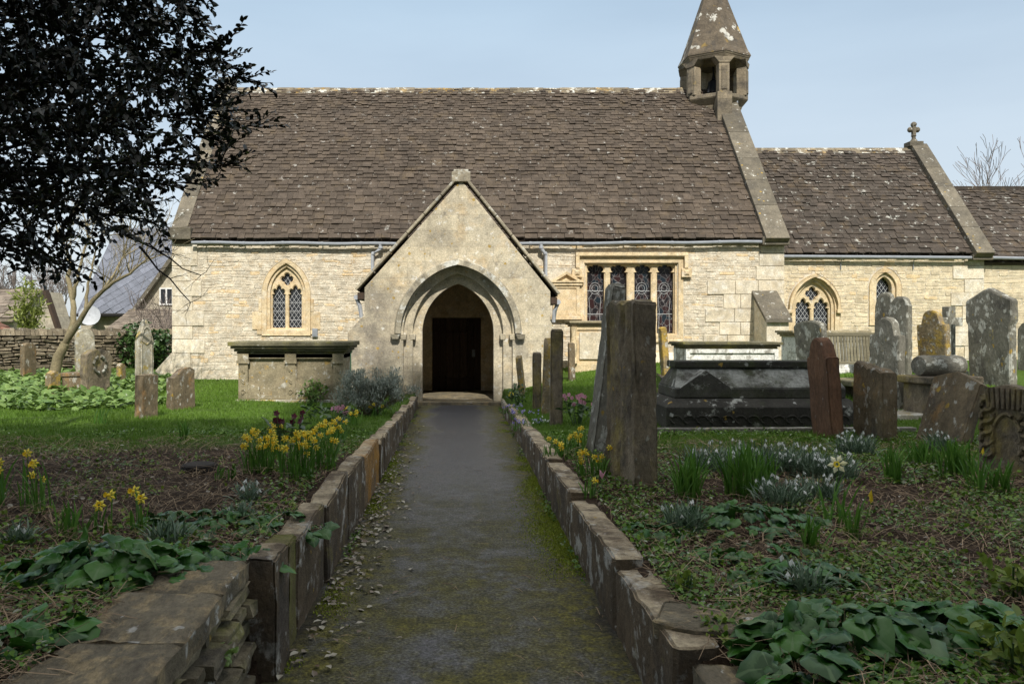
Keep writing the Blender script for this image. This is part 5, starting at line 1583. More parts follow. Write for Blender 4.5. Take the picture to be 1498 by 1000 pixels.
# foreground retaining walls
def ret_wall(label, side, y0, y1, xin, width, ztop, slabs, th=.065):
    t_ = thing('retaining_wall', label, 'wall', (side * xin, (y0 + y1) / 2, 0))
    b_ = MB(); b_.box(*sorted((side * (xin + .05), side * (xin + width))), y0, y1, -.2, ztop - .004, .5)
    b_.build('core', M['shadow_core'], t_, world=True)
    b_ = MB()
    rubble(b_, y0, y1, -.06, ztop - .005, lambda u, d, w: (side * (xin + .05 - d), u, w), rows=(.05, .12), lens=(.10, .34), depth=.07, gap=.016, jit=.014)
    b_.build('rubble_face', M['wallstone'], t_, world=True)
    for (a, b, over, tilt, wd) in slabs:
        o = slabmesh('coping_slab', b - a - .012, wd, th, lambda u: 1 + .12 * noise.noise(Vector((u * 3, a, 0))), lambda w: 1., M['slab'], .014, a * 3, bury=.001, nu=22, nw=3, nt=9)
        o.parent = t_
        o.location = Vector((side * (xin - over + wd / 2), (a + b) / 2, ztop)) - t_.location
        o.rotation_euler = (R(tilt), R(1.5 * side), R(90 + tilt))
    return t_
ret_wall('low dry stone wall with broad flat coping slabs, front left', -1, 1.2, 3.54, .93, .42, .47, [(1.2, 2.02, .02, 1, .42), (2.02, 2.62, .02, -1.5, .45), (2.62, 3.10, .01, 1, .42), (3.10, 3.55, -.01, -1, .37)], .075)
ret_wall('low stone wall with worn coping slabs, front right', 1, 1.2, 3.0, .88, .26, .25, [(1.2, 2.2, .02, 0, .30), (2.2, 2.98, .0, 1, .28)], .08)
o = slabmesh('flagstone', .52, .30, .06, lambda u: 1., lambda w: 1., M['slab'], .012, 8, bury=.001, nu=14, nw=2, nt=6)
o.location = (1.10, 3.28, .325); o.rotation_euler = (R(2), R(-3), R(-28)); tag(o, 'loose tilted flagstone behind the end of the right kerb', 'flagstone')

# field wall behind the left graves
a = Vector((-12.6, 16.6, 0)); b = Vector((-7.75, 22.6, 0)); d_ = (b - a); L = d_.length; d_.normalize(); nrm = Vector((d_.y, -d_.x, 0))
t_ = thing('field_wall', 'rough brown dry stone wall along the left edge of the churchyard', 'wall', (a + b) / 2)
def fx(u, d, w): return tuple(a + d_ * u + nrm * d + Vector((0, 0, w)))
b_ = MB()
b_.hexa([fx(0, 0, 0), fx(L, 0, 0), fx(L, -.5, 0), fx(0, -.5, 0)], [fx(0, 0, 1.42), fx(L, 0, 1.36), fx(L, -.5, 1.36), fx(0, -.5, 1.42)])
b_.build('core', M['shadow_core'], t_, world=True)
b_ = MB(); rubble(b_, 0, L, .2, 1.38, lambda u, d, w: fx(u, d + .002, w), rows=(.06, .12), lens=(.12, .4), depth=.06, gap=.02, jit=.014)
b_.build('rubble_face', M['fieldstone'], t_, world=True)
b_ = MB(); u = 0
while u < L:
    l = rnd.uniform(.06, .14); h = rnd.uniform(.10, .2); z = 1.42 - .06 * u / L
    b_.hexa([fx(u, .05, z), fx(u + l, .05, z), fx(u + l, -.5, z), fx(u, -.5, z)], [fx(u + .02, .0, z + h), fx(u + l, .0, z + h * .9), fx(u + l, -.45, z + h), fx(u + .02, -.45, z + h)], rnd.random()); u += l + .01
b_.build('cope_stones', M['fieldstone'], t_, world=True)

# ------------------------------------------------------------------ houses beyond the field wall
def house(name, label, x0, x1, y0, y1, eave, ridge, wallm, roofm, axis_='x', cat='house', over=.2):
    """gabled house; axis_ is the way its ridge runs"""
    z0 = .2
    t_ = thing(name, label, cat, ((x0 + x1) / 2, (y0 + y1) / 2, z0))
    b_ = MB(); ex = eave - .06
    if axis_ == 'x':
        ym = (y0 + y1) / 2
        pf = [(y0, z0), (y1, z0), (y1, ex), (ym, ridge - .1), (y0, ex)]
        b_.hexa([(x0, y, z) for y, z in pf], [(x1, y, z) for y, z in pf])
    else:
        xm = (x0 + x1) / 2
        pf = [(x0, z0), (x1, z0), (x1, ex), (xm, ridge - .1), (x0, ex)]
        b_.hexa([(x, y0, z) for x, z in pf], [(x, y1, z) for x, z in pf])
    b_.build('wall', wallm, t_, world=True)
    b_ = MB()
    if axis_ == 'x':
        for s_, ye in ((1, y0), (-1, y1)):
            E = Vector((x0 - .1, ye - s_ * over, eave - over * (ridge - eave) / (ym - y0))); T_ = Vector((x0 - .1, ym, ridge))
            b_.hexa([E, T_, T_ - Vector((0, 0, .12)), E - Vector((0, 0, .12))], [p + Vector((x1 - x0 + .2, 0, 0)) for p in (E, T_, T_ - Vector((0, 0, .12)), E - Vector((0, 0, .12)))], .5)
            if s_ == 1: R0 = (E, (1, 0, 0), T_ - E, x1 - x0 + .2, (T_ - E).length)
    else:
        for s_, xe in ((1, x0), (-1, x1)):
            E = Vector((xe - s_ * over, y0 - .1, eave - over * (ridge - eave) / (xm - x0))); T_ = Vector((xm, y0 - .1, ridge))
            b_.hexa([E, T_, T_ - Vector((0, 0, .12)), E - Vector((0, 0, .12))], [p + Vector((0, y1 - y0 + .2, 0)) for p in (E, T_, T_ - Vector((0, 0, .12)), E - Vector((0, 0, .12)))], .5)
            if s_ == -1: R0 = (E, (0, 1, 0), T_ - E, y1 - y0 + .2, (T_ - E).length)
    rf = b_.build('roof', roofm, t_, world=True)
    return t_, R0

def roof_tiles_for(t_, R0, mat, c=.3, w=(.25, .4)):
    b_ = MB(); tiles(b_, R0[0], R0[1], R0[2], R0[3], R0[4], c, c * .8, w, w, .03); b_.build('roof_tiles', mat, t_, world=True)

# slate roofed house with a stone gable wing and a lean-to
k = 34 / F
t_, R0 = house('slate_house', 'stone house with blue grey slate roof and satellite dish beyond the wall', (118 - CX) * k, (330 - CX) * k, 34, 41.5, EYE + (CY - 452) * k, 6.35, M['render'], M['slate'])
b_ = MB()   # diamond pattern of the slates: thin overlapping lozenges
E, U_, Vv_, wd, ln = R0; U_ = Vector(U_); Vv_ = Vv_.normalized(); nn = U_.cross(Vv_)
sz = .56; r_ = 0; s_ = 0
while s_ < ln - .1:
    x = (r_ % 2) * sz / 2 - sz / 2
    while x < wd:
        pts = [(x + sz / 2, s_ - .02), (x + sz, s_ + sz * .55), (x + sz / 2, s_ + sz * 1.1), (x, s_ + sz * .55)]
        if all(0 <= a_ <= wd and -.1 <= b__ <= ln + .02 for a_, b__ in pts):
            P4 = [E + U_ * (a_ * .992) + Vv_ * b__ + nn * h_ for (a_, b__), h_ in zip(pts, (.035, .02, .006, .02))]
            b_.hexa(P4, [p + nn * .014 for p in P4], rnd.random())
        x += sz
    s_ += sz * .55; r_ += 1
b_.build('roof_slates', M['slate'], t_, world=True)
kw = 31.8 / F
xw0, xw1 = (198 - CX) * kw, (345 - CX) * kw; xm = (258 - CX) * kw
b_ = MB()
zt = EYE + (CY - 372) * kw; ze = EYE + (CY - 455) * kw
b_.plate([(xw0, .2), (xw1, .2), (xw1, ze), (xm + .6, zt), (xm, zt), (xw0, ze)], [], 31.8, 36)
b_.build('gable_wing', M['render'], t_, world=True)
b_ = MB(); b_.beam((xw0 - .15, 31.75, ze - .1), (xm, 31.75, zt + .1), .5, .14, side=(0, 1, 0)); b_.build('wing_verge', M['coping'], t_, world=True)
b_ = MB(); a0, a1, c0_, c1_ = (234 - CX) * kw, (254 - CX) * kw, EYE + (CY - 446) * kw, EYE + (CY - 421) * kw
b_.plate([(a0, c0_), (a1, c0_), (a1, c1_), (a0, c1_)], [[(a0 + .05, c0_ + .05), ((a0 + a1) / 2 - .03, c0_ + .05), ((a0 + a1) / 2 - .03, c1_ - .05), (a0 + .05, c1_ - .05)], [((a0 + a1) / 2 + .03, c0_ + .05), (a1 - .05, c0_ + .05), (a1 - .05, c1_ - .05), ((a0 + a1) / 2 + .03, c1_ - .05)]], 31.74, 31.85)
w_ = b_.build('window', M['white_paint'], t_, world=True)
b_ = MB(); b_.box(a0 + .02, a1 - .02, 31.775, 31.79, c0_ + .02, c1_ - .02); o = b_.build('pane', M['glass'], w_); o.location = -t_.location
b_ = MB(); b_.tube([((118 - CX) * k, 33.7, R0[0].z - .05), ((205 - CX) * k, 33.7, R0[0].z - .05)], .08, 6); b_.build('gutter', M['dark'], t_, world=True)
# the dish
dp = at(131, 461, 33.2)
b_ = MB(); prof = [(.02, -.16), (.2, -.13), (.34, -.06), (.42, 0), (.43, .01), (.40, .0)]
b_.lathe((0, 0, 0), prof, 18); o = b_.build('satellite_dish', M['metal_pipe'], t_, smooth=60); o.location = dp - t_.location; o.rotation_euler = (R(78), 0, R(18))
b_ = MB(); b_.tube([dp, dp + Vector((-.05, .5, -.1)), dp + Vector((-.05, .75, -.7))], .03, 5); b_.build('dish_bracket', M['metal'], t_, world=True)
# lean-to outbuilding
kl = 29 / F
t_ = thing('outbuilding', 'low stone outbuilding with brown tiled lean-to roof before the slate house', 'outbuilding', ((183 - CX) * kl, 30.5, .2))
xl0, xl1 = (150 - CX) * kl, (235 - CX) * kl; ze = EYE + (CY - 492) * kl; zt = EYE + (CY - 456) * 31.6 / F
b_ = MB(); b_.box(xl0, xl1, 29.1, 31.7, .2, ze - .02); b_.build('wall', M['render'], t_, world=True)
b_ = MB(); v_ = Vector((0, 31.7 - 28.9, zt - ze + .1)); L = v_.length
E = Vector((xl0 - .1, 28.9, ze)); T_ = E + v_
b_.hexa([E, T_, T_ - Vector((0, 0, .15)), E - Vector((0, 0, .1))], [p + Vector((xl1 - xl0 + .2, 0, 0)) for p in (E, T_, T_ - Vector((0, 0, .15)), E - Vector((0, 0, .1)))])
tiles(b_, E, (1, 0, 0), v_, xl1 - xl0 + .2, L, .22, .16, (.2, .35), (.15, .3), .02)
b_.build('roof', M['slate_old'], t_, world=True)

# cottages at the far left
kc = 30 / F
kg = 28.4 / F
xa, xb = (50 - CX) * kg, (89 - CX) * kg
t_, R0 = house('cottage', 'pale stone cottage with brown tiled roof, gable facing the churchyard', (-40 - CX) * kc, (62 - CX) * 31 / F, 29, 33, EYE + (CY - 462) * kc, EYE + (CY - 425) * 32 / F, M['render'], M['slate_old'])
roof_tiles_for(t_, R0, M['slate_old'])
b_ = MB(); b_.plate([(xa, .2), (xb, .2), (xb, EYE + (CY - 483) * kg), ((72 - CX) * kg, EYE + (CY - 427) * kg), (xa, EYE + (CY - 466) * kg)], [], 28.4, 29.3)
b_.build('gable_wing', M['render'], t_, world=True)
b_ = MB(); b_.beam(((71 - CX) * kg, 28.3, EYE + (CY - 424) * kg), ((91 - CX) * kg, 28.3, EYE + (CY - 485) * kg), .3, .10, side=(0, 1, 0)); b_.build('bargeboard', M['wood_door'], t_, world=True)
b_ = MB()
for i in range(9): b_.box((52 - CX) * 27 / F + i * .085, (52 - CX) * 27 / F + i * .085 + .078, 27, 27.04, .3, EYE + (CY - 480) * 27 / F, rnd.random())
b_.build('shed_boards', M['wood_green'], t_, world=True)
kr = 21 / F
t_, R0 = house('shed', 'small shed with red clay tile roof at the left edge', -18.6, -14.5, 21, 25.2, 1.55, 2.6, M['render'], M['red_tile'], axis_='y', cat='shed')
roof_tiles_for(t_, R0, M['red_tile'], .26, (.2, .3))

# ------------------------------------------------------------------ trees and shrubs
def grow(mb, p, d, length, r, depth, spread=.5, up=.12, n=3, seg=3, ends=None, minr=.003, sides=5):
    pts = [p]; rad = [r]; q = Vector(p); dd = Vector(d).normalized()
    for i in range(seg):
        dd = (dd + Vector((rnd.gauss(0, .16), rnd.gauss(0, .16), rnd.gauss(0, .12) + up * .4))).normalized()
        q = q + dd * (length / seg); pts.append(q.copy()); rad.append(max(minr, r * (1 - .5 * (i + 1) / seg)))
    mb.tube(pts, rad, sides if r > .012 else 3, rnd.random(), cap=False)
    if depth <= 0:
        if ends is not None: ends.append((q, dd))
        return
    for k in range(n):
        i = rnd.randint(1, seg) if k else seg
        a = Vector((rnd.gauss(0, 1), rnd.gauss(0, 1), rnd.gauss(0, 1)))
        a = (a - dd * a.dot(dd)).normalized()
        nd = (dd + a * spread * rnd.uniform(.6, 1.3) + Vector((0, 0, up))).normalized()
        grow(mb, pts[i], nd, length * rnd.uniform(.6, .85), rad[i] * .72, depth - 1, spread, up, n, seg, ends, minr, sides)

# slanting multi-stemmed tree by the field wall
ty = 16.2
t_ = thing('bare_tree', 'slanting bare tree with smooth olive stems in front of the field wall', 'tree', at(80, 545, ty))
b_ = MB()
def limb(pp, r0, r1, y=ty, kids=0, n=8):
    pts = [at(px, py, y + dy) for px, py, dy in pp]
    sm = []
    for i in range(len(pts) - 1):
        for q in range(3): sm.append(pts[i].lerp(pts[i + 1], q / 3) + Vector((rnd.gauss(0, .01), 0, rnd.gauss(0, .01))))
    sm.append(pts[-1])
    rad = [r0 + (r1 - r0) * i / (len(sm) - 1) for i in range(len(sm))]
    b_.tube(sm, [q * .85 for q in rad], n, rnd.random())
    return sm, rad
limb([(79, 552, 0), (86, 522, 0), (96, 502, 0)], .14, .11)
limb([(94, 506, 0), (108, 470, 0), (107, 440, .1), (99, 405, .2), (104, 388, .2), (96, 360, .3), (84, 340, .4)], .085, .025)
limb([(95, 504, 0), (112, 478, -.1), (126, 452, -.2), (145, 430, -.2), (166, 412, -.3), (190, 400, -.3), (214, 380, -.3)], .08, .02)
limb([(107, 440, .1), (112, 410, 0), (118, 385, 0), (128, 350, .1), (126, 330, .1)], .05, .02)
limb([(126, 452, -.2), (128, 425, -.1), (134, 395, 0), (140, 365, .1)], .045, .018)
limb([(145, 430, -.2), (166, 402, .1), (180, 375, .3), (186, 350, .3)], .035, .015)
b_.build('trunk', M['bark'], t_, world=True, smooth=60)
b_ = MB()
for px, py, n_ in ((84, 340, 3), (96, 360, 2), (126, 330, 3), (128, 350, 3), (140, 365, 3), (186, 350, 4), (180, 375, 3), (214, 380, 5), (190, 400, 4), (166, 412, 3), (200, 390, 3), (104, 388, 2), (150, 425, 3)):
    for q in range(n_):
        grow(b_, at(px, py, ty + rnd.uniform(-.2, .2)), (rnd.uniform(-.3, .9), rnd.uniform(-.5, .5), rnd.uniform(.2, 1)), rnd.uniform(.4, .75), .014, 2, .6, .05, 3, 3, None, .004)
b_.build('twigs', M['bark'], t_, world=True)

def bare_tree(label, px, py, Y, h, r, depth=4, n=4, mat='bark_grey', group='bare trees in the distance', spread=.45, stems=1):
    p = at(px, py, Y); p.z = .3
    t_ = thing('bare_tree', label, 'tree', p, group=group)
    b_ = MB(); tops = []
    for s_ in range(stems):
        b0 = p + Vector((rnd.uniform(-.5, .5), rnd.uniform(-.3, .3), 0)) * (stems > 1)
        top = b0 + Vector((rnd.uniform(-.1, .1) * h * .4, 0, h * .38)); tops.append(top)
        b_.tube([b0, b0.lerp(top, .5) + Vector((.05, 0, 0)), top], [r, r * .8, r * .6], 7)
    b_.build('trunk', M[mat], t_, world=True)
    b_ = MB()
    for top in tops:
        for k_ in range(n + 1):
            a = 2 * math.pi * k_ / (n + 1) + rnd.random()
            grow(b_, top - Vector((0, 0, rnd.uniform(0, .12) * h)), (math.cos(a) * .55, math.sin(a) * .55, .9), h * .24, r * .45, depth, spread, .12, 3, 3, None, .012)
    b_.build('crown', M[mat], t_, world=True)
bare_tree('hazy bare tree behind the cottages, left of the slate house', 88, 470, 48, 5.6, .14, 4, 4)
bare_tree('fine twigged bare tree over the cottage roof', 60, 470, 52, 5.2, .14, 4, 4)
bare_tree('spreading bare tree at the left edge behind the red shed', 10, 470, 46, 5.2, .14, 4, 4)
bare_tree('bare tree showing above the vestry roof at the right edge', 1505, 400, 42, 11.4, .2, 4, 4)

def leafball(name, c, rad, n, size, mat, parent, tmpl=(LEAF_V, LEAF_F), up=.3, seed=1, shell=.35):
    g_ = np.random.default_rng(seed)
    d = g_.normal(size=(n, 3)); d /= np.linalg.norm(d, axis=1)[:, None]
    lump = 1 + .22 * np.sin(d[:, 0] * 5 + seed) * np.cos(d[:, 2] * 4 + seed) + .12 * np.sin(d[:, 1] * 9 + seed * 2)
    rr = (1 - g_.random(n) ** 2 * (1 - shell)) * lump
    P = d * rr[:, None] * np.asarray(rad)[None] + np.asarray(c)[None]
    rot = rotmats(g_.random(n) * 6.28, g_.normal(.3 + up, .6, n), g_.normal(0, .5, n))
    o = scatter(name, tmpl[0], tmpl[1], P, rot, size * g_.uniform(.6, 1.3, n), g_.random(n), mat, parent)
    return o
# dark ivy bush and twiggy shrub by the west corner
t_ = thing('ivy_bush', 'dark green ivy bush on the field wall beside the church corner', 'bush', at(212, 540, 21.2))
leafball('foliage', (0, 0, .55), (.75, .5, .62), 1500, .13, M['bush'], t_, seed=3)
b_ = MB(); b_.tube([(0, .1, -.3), (.05, .1, .3), (-.1, .1, .8)], [.06, .05, .02], 6); b_.build('stem', M['bark_dark'], t_)
t_ = thing('twiggy_shrub', 'leafless twiggy shrub in front of the slate house wing', 'shrub', at(236, 500, 26))
b_ = MB()
for q in range(9): grow(b_, Vector((rnd.uniform(-.3, .3), 0, -1.2)), (rnd.uniform(-.5, .5), rnd.uniform(-.3, .3), 1), 1.2, .03, 3, .5, .12, 3, 3, None, .007)
b_.build('branches', M['bark_grey'], t_)
t_ = thing('bamboo_bush', 'yellow green feathery bush beside the red roofed shed', 'bush', at(42, 500, 23))
leafball('foliage', (0, 0, .75), (.42, .35, .95), 700, .24, M['bamboo'], t_, (NARROW_V, NARROW_F), .2, 5)
b_ = MB()
for q in range(10): b_.tube([(rnd.uniform(-.2, .2), 0, -.8), (rnd.uniform(-.3, .3), rnd.uniform(-.2, .2), 1.0)], .012, 4)
b_.build('canes', M['bamboo'], t_)

# ---- the dark evergreen overhanging at the top left
hb = Vector((-4.9, 5.3, .45))
t_ = thing('evergreen_tree', 'dark broadleaf evergreen whose branches hang into the top left of the view', 'tree', hb)
b_ = MB()
b_.tube([hb + Vector((0, 0, -.3)), hb + Vector((.05, 0, 1.2)), hb + Vector((.15, .05, 2.6)), hb + Vector((.1, 0, 4.4)), hb + Vector((0, 0, 6.2))], [.22, .18, .15, .11, .06], 10, .5)
b_.build('trunk', M['bark_dark'], t_, world=True, smooth=60)
EDGE = [(287, -20), (292, 12), (300, 40), (318, 75), (338, 96), (300, 112), (345, 132), (386, 122), (325, 150), (352, 160), (398, 188), (330, 205), (352, 243), (300, 240), (290, 270), (262, 275), (235, 300), (228, 328), (200, 312), (160, 318), (132, 395), (118, 398), (100, 350), (78, 382), (50, 362), (20, 372), (-30, 360), (-90, 340)]
br = MB(); LP = []; LD = []
def spray(p, d, length, n, r=.006, drop=.0):
    """a twig with alternating leaves"""
    pts = [Vector(p)]; dd = Vector(d).normalized()
    for i in range(5):
        dd = (dd + Vector((rnd.gauss(0, .16), rnd.gauss(0, .16), rnd.gauss(0, .16) - drop))).normalized()
        pts.append(pts[-1] + dd * length / 5)
    br.tube(pts, [r * (1 - .12 * i) for i in range(6)], 3, rnd.random(), cap=False)
    for k_ in range(n):
        f_ = (k_ + .5) / n * 5; i = min(4, int(f_))
        q = pts[i].lerp(pts[i + 1], f_ - i)
        LP.append(q); LD.append(((pts[i + 1] - pts[i]).normalized(), 1 if k_ % 2 else -1))
    return pts
def inside(px, py):
    poly = [(-400, -400), (287, -400)] + EDGE + [(-400, 330)]
    c = False; j = len(poly) - 1
    for i in range(len(poly)):
        (xi, yi), (xj, yj) = poly[i], poly[j]
        if (yi > py) != (yj > py) and px < (xj - xi) * (py - yi) / (yj - yi) + xi: c = not c
        j = i
    return c
for (px, py) in EDGE:
    tip = at(px, py, rnd.uniform(4.7, 5.6))
    root = hb + Vector((.1, 0, min(5.5, max(1.6, tip.z - hb.z - rnd.uniform(-.2, .9)))))
    mid = root.lerp(tip, .5) + Vector((rnd.gauss(0, .1), rnd.gauss(0, .15), rnd.uniform(.1, .5)))
    pts = [root, root.lerp(mid, .5) + Vector((0, 0, .06)), mid, mid.lerp(tip, .5) + Vector((rnd.gauss(0, .03), 0, .06)), tip]
    br.tube(pts, [.022, .017, .012, .007, .003], 5, rnd.random(), cap=False)
    d_ = (tip - pts[3]).normalized()
    for f_ in np.linspace(.45, 1, 12):
        a = f_ * 4; i = min(3, int(a)); q = pts[i].lerp(pts[i + 1], a - i)
        if f_ > .97:
            spray(q - d_ * .12, d_, .22, 10)
            if px > 280: spray(q - d_ * .12, d_ + Vector((.2, 0, .35)), .2, 8); spray(q - d_ * .2, d_ + Vector((.3, 0, -.4)), .18, 7)
        else:
            for s_ in range(2):
                spray(q, d_ + Vector((rnd.gauss(0, .6), rnd.gauss(0, .6), rnd.gauss(0, .55))), rnd.uniform(.12, .28), rnd.randint(6, 10), .004)
cnt = 0
while cnt < 1600:
    px, py = rnd.uniform(-160, 340), rnd.uniform(-150, 350)
    if not inside(px, py): continue
    # the crown thins out towards its lower rim and in a few gaps
    gap = noise.noise(Vector((px * .016, py * .016, 2.2)))
    if rnd.random() < 1.1 * max(0, gap) or (py > 230 and rnd.random() < .3) or (px > 210 and rnd.random() < .55) or (py > 200 and rnd.random() < .25): continue
    q = at(px, py, rnd.uniform(4.4, 6.6))
    spray(q, Vector((rnd.uniform(.0, 1), rnd.gauss(0, .6), rnd.gauss(-.05, .6))), rnd.uniform(.18, .36), rnd.randint(10, 16), .005, .02)
    cnt += 1
for q in range(420):   # the rest of the crown above and left of the frame
    a, b2 = rnd.uniform(0, 6.28), rnd.uniform(-.4, 1.4)
    p = hb + Vector((0, 0, 3.9)) + Vector((math.cos(a) * math.cos(b2) * 2.2, math.sin(a) * math.cos(b2) * 2.2, math.sin(b2) * 3.0)) * rnd.uniform(.5, 1)
    qx, qy = CX + p.x * F / p.y, CY - (p.z - EYE) * F / p.y
    if p.y > 1 and -50 < qx < 420 and qy > -10 and not inside(qx, qy): continue
    spray(p, Vector((math.cos(a), math.sin(a), rnd.gauss(0, .5))), rnd.uniform(.3, .5), 14, .006)
br.build('branches', M['bark_dark'], t_, world=True)
n = len(LP)
yaw = np.array([math.atan2(-d.x, d.y) + s * rnd.uniform(.5, 1.2) for d, s in LD]); pit = np.array([math.asin(max(-1, min(1, d.z))) for d, s in LD]) + nrg.normal(.1, .4, n)
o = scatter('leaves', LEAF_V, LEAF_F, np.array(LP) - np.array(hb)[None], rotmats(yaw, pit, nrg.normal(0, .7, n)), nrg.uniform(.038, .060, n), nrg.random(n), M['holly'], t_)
# long bare twigs of the lower branches
b_ = MB()
for (a0, a1) in (((-30, 330), (60, 340)), ((0, 380), (40, 330)), ((190, 345), (290, 405)), ((205, 360), (278, 442)), ((170, 340), (250, 372)), ((10, 400), (80, 378))):
    p0, p1 = at(*a0, 5.4), at(*a1, 5.2)
    pts = [p0.lerp(p1, i / 5) + Vector((rnd.gauss(0, .012), 0, rnd.gauss(0, .012))) for i in range(6)]
    b_.tube(pts, [.008 - .001 * i for i in range(6)], 4)
    for q in range(9): grow(b_, pts[rnd.randint(1, 5)], (rnd.uniform(-.5, 1), rnd.gauss(0, .5), rnd.uniform(-.8, .6)), .09, .003, 1, .7, 0, 2, 2, None, .0015)
b_.build('bare_twigs', M['bark_dark'], t_, world=True)

# ---- unseen trees behind the camera, sized to shade the path and near beds
def conifer(label, x, y, h, rad, n, seed):
    t_ = thing('conifer_tree', label, 'tree', (x, y, float(gz(x, y))), group='tall conifers behind the viewpoint')
    b_ = MB(); b_.tube([(0, 0, -.3), (.1, 0, 1.5), (0, .1, h * .5), (.05, 0, h * .9)], [.5, .38, .25, .05], 10)
    b_.build('trunk', M['bark_dark'], t_, smooth=60)
    g_ = np.random.default_rng(seed)
    cs = []
    for q in range(46):
        a = g_.random() * 6.28; zz = g_.uniform(.26, 1); rr = rad * math.sqrt(max(.05, 1 - (abs(zz - .5) / .56) ** 2)) * g_.uniform(.35, 1)
        cs.append((math.cos(a) * rr, math.sin(a) * rr, zz * h))
    cs = np.array(cs)
    k_ = g_.integers(0, len(cs), n)
    d = g_.normal(size=(n, 3)); d /= np.linalg.norm(d, axis=1)[:, None]
    P = cs[k_] + d * (g_.random(n) ** .4)[:, None] * np.array([1.9, 1.9, 1.5])[None]
    scatter('crown', LEAF_V, LEAF_F, P, rotmats(g_.random(n) * 6.28, g_.normal(0, .7, n), g_.normal(0, .7, n)), g_.uniform(.35, .7, n), g_.random(n), M['yew'], t_)
conifer('tall dark conifer behind the viewpoint, left of the path', -3.4, -11.5, 22.0, 4.6, 16000, 1)
conifer('tall dark conifer behind the viewpoint, right of the path', 6.6, -11.0, 21.3, 5.0, 17000, 2)
conifer('dark conifer behind the viewpoint, furthest left', -12.5, -12, 21.0, 5.2, 15000, 3)
conifer('dark conifer behind the viewpoint, furthest right', 15.5, -11.5, 22.5, 5.6, 16000, 4)
conifer('slim unseen conifer added behind the viewpoint to shade the path up to the porch', 2.7, -14.5, 31, 3.0, 17000, 5)  # added out of view, its height set so the shadow nears the porch
conifer('low unseen yew added behind the viewpoint to dim the near end, left of the path', -4.4, -3.2, 7.5, 2.6, 6000, 6)  # added out of view with its pair to darken the nearest ground
conifer('low unseen yew added behind the viewpoint to dim the near end, right of the path', 4.6, -3.0, 8.0, 2.6, 6000, 7)  # added out of view, the other of the darkening pair

# ------------------------------------------------------------------ turf, litter, ground cover
def nz2(x, y, s, seed=0.):
    return np.array([noise.noise(Vector((a * s, b * s, seed))) for a, b in zip(x, y)])

def turf(name, label, x0, x1, y0, y1, n, seed):
    g_ = np.random.default_rng(seed)
    y = y0 + (y1 - y0) * g_.random(n) ** 1.35; x = g_.uniform(x0, x1, n)
    th = 7.6 + .9 * np.sin(x * 1.3 + seed) + g_.normal(0, .5, n)
    keep = (y > th) & (y < 19.3) & ~((np.abs(x + .1) < 2.5) & (y > 16.2))
    x, y = x[keep], y[keep]; n = len(x)
    tuft = 1 + .9 * np.clip(nz2(x, y, 1.4, seed) + .6 * nz2(x, y, 4.5, seed), -.6, 1.2)
    sc = np.stack([g_.uniform(.007, .012, n) * (.6 + y / 16), g_.uniform(.03, .06, n), g_.uniform(.025, .065, n) * tuft], -1)
    pos = np.stack([x, y, gz(x, y) - .004], -1)
    tn = np.clip((.25 if x0 > 0 else 0) + g_.random(n) * .55 + .15 + .35 * tuft * .5 + .5 * nz2(x, y, .8, seed + 3), 0, 1)  # right lawn's tone raised in place of sunlit patches
    o = scatter(name, BLADE_V, BLADE_F, pos, rotmats(g_.random(n) * 6.28, g_.normal(0, .3, n), g_.normal(0, .35, n)), sc, tn, M['grass'])
    return tag(o, label, 'grass', kind='stuff')
turf('grass', 'short green churchyard grass left of the path', -12, -1.0, 7, 19.3, 130000, 11)
turf('grass', 'short green churchyard grass right of the path', 1.0, 9.5, 7.4, 19.3, 130000, 12)

def bedpts(n, g_, side, y0=1.4, y1=8.6, xmax=6.5, pw=1.7, xin=1.0):
    y = y0 + (y1 - y0) * g_.random(n) ** pw
    x = xin + (np.minimum(xmax, .8 * y + .6) - xin) * g_.random(n)
    near = (y < 3.6) if side < 0 else (y < 3.05)
    keep = ~(near & (x < (1.32 if side < 0 else 1.14)))
    return side * x[keep], y[keep]

# dry stems and twigs lying on the beds
STEM_V = [(-.5, 0, 0), (.5, 0, 0), (.45, .5, .10), (-.45, .5, .10), (.3, 1, 0), (-.3, 1, 0)]
STEM_F = [(0, 1, 2, 3), (3, 2, 4, 5)]
for side, n, sd in ((-1, 22000, 21), (1, 24000, 22)):
    g_ = np.random.default_rng(sd)
    x, y = bedpts(n, g_, side); n = len(x)
    sc = np.stack([g_.uniform(.002, .005, n), g_.uniform(.04, .24, n), g_.uniform(.02, .30, n)], -1)
    pos = np.stack([x, y, gz(x, y) + g_.uniform(.0, .035, n)], -1)
    o = scatter('dry_stem_litter', STEM_V, STEM_F, pos, rotmats(g_.random(n) * 6.28, g_.normal(.05, .16, n), g_.normal(0, .3, n)), sc, g_.random(n) ** 1.25, M['litter'])
    tag(o, 'brown dry stems and twigs littering the bed %s of the path' % ('left' if side < 0 else 'right'), 'litter', kind='stuff')
    n = 2600
    x, y = bedpts(n, g_, side); n = len(x)
    pos = np.stack([x, y, gz(x, y) + g_.uniform(.006, .02, n)], -1)
    o = scatter('dead_leaves', LEAF_V, LEAF_F, pos, rotmats(g_.random(n) * 6.28, g_.normal(0, .3, n), g_.normal(0, .4, n)), g_.uniform(.02, .055, n), g_.random(n) ** 2.2 * .8, M['deadleaf'])
    tag(o, 'brown dead leaves on the bed %s of the path' % ('left' if side < 0 else 'right'), 'dead leaves', kind='stuff')

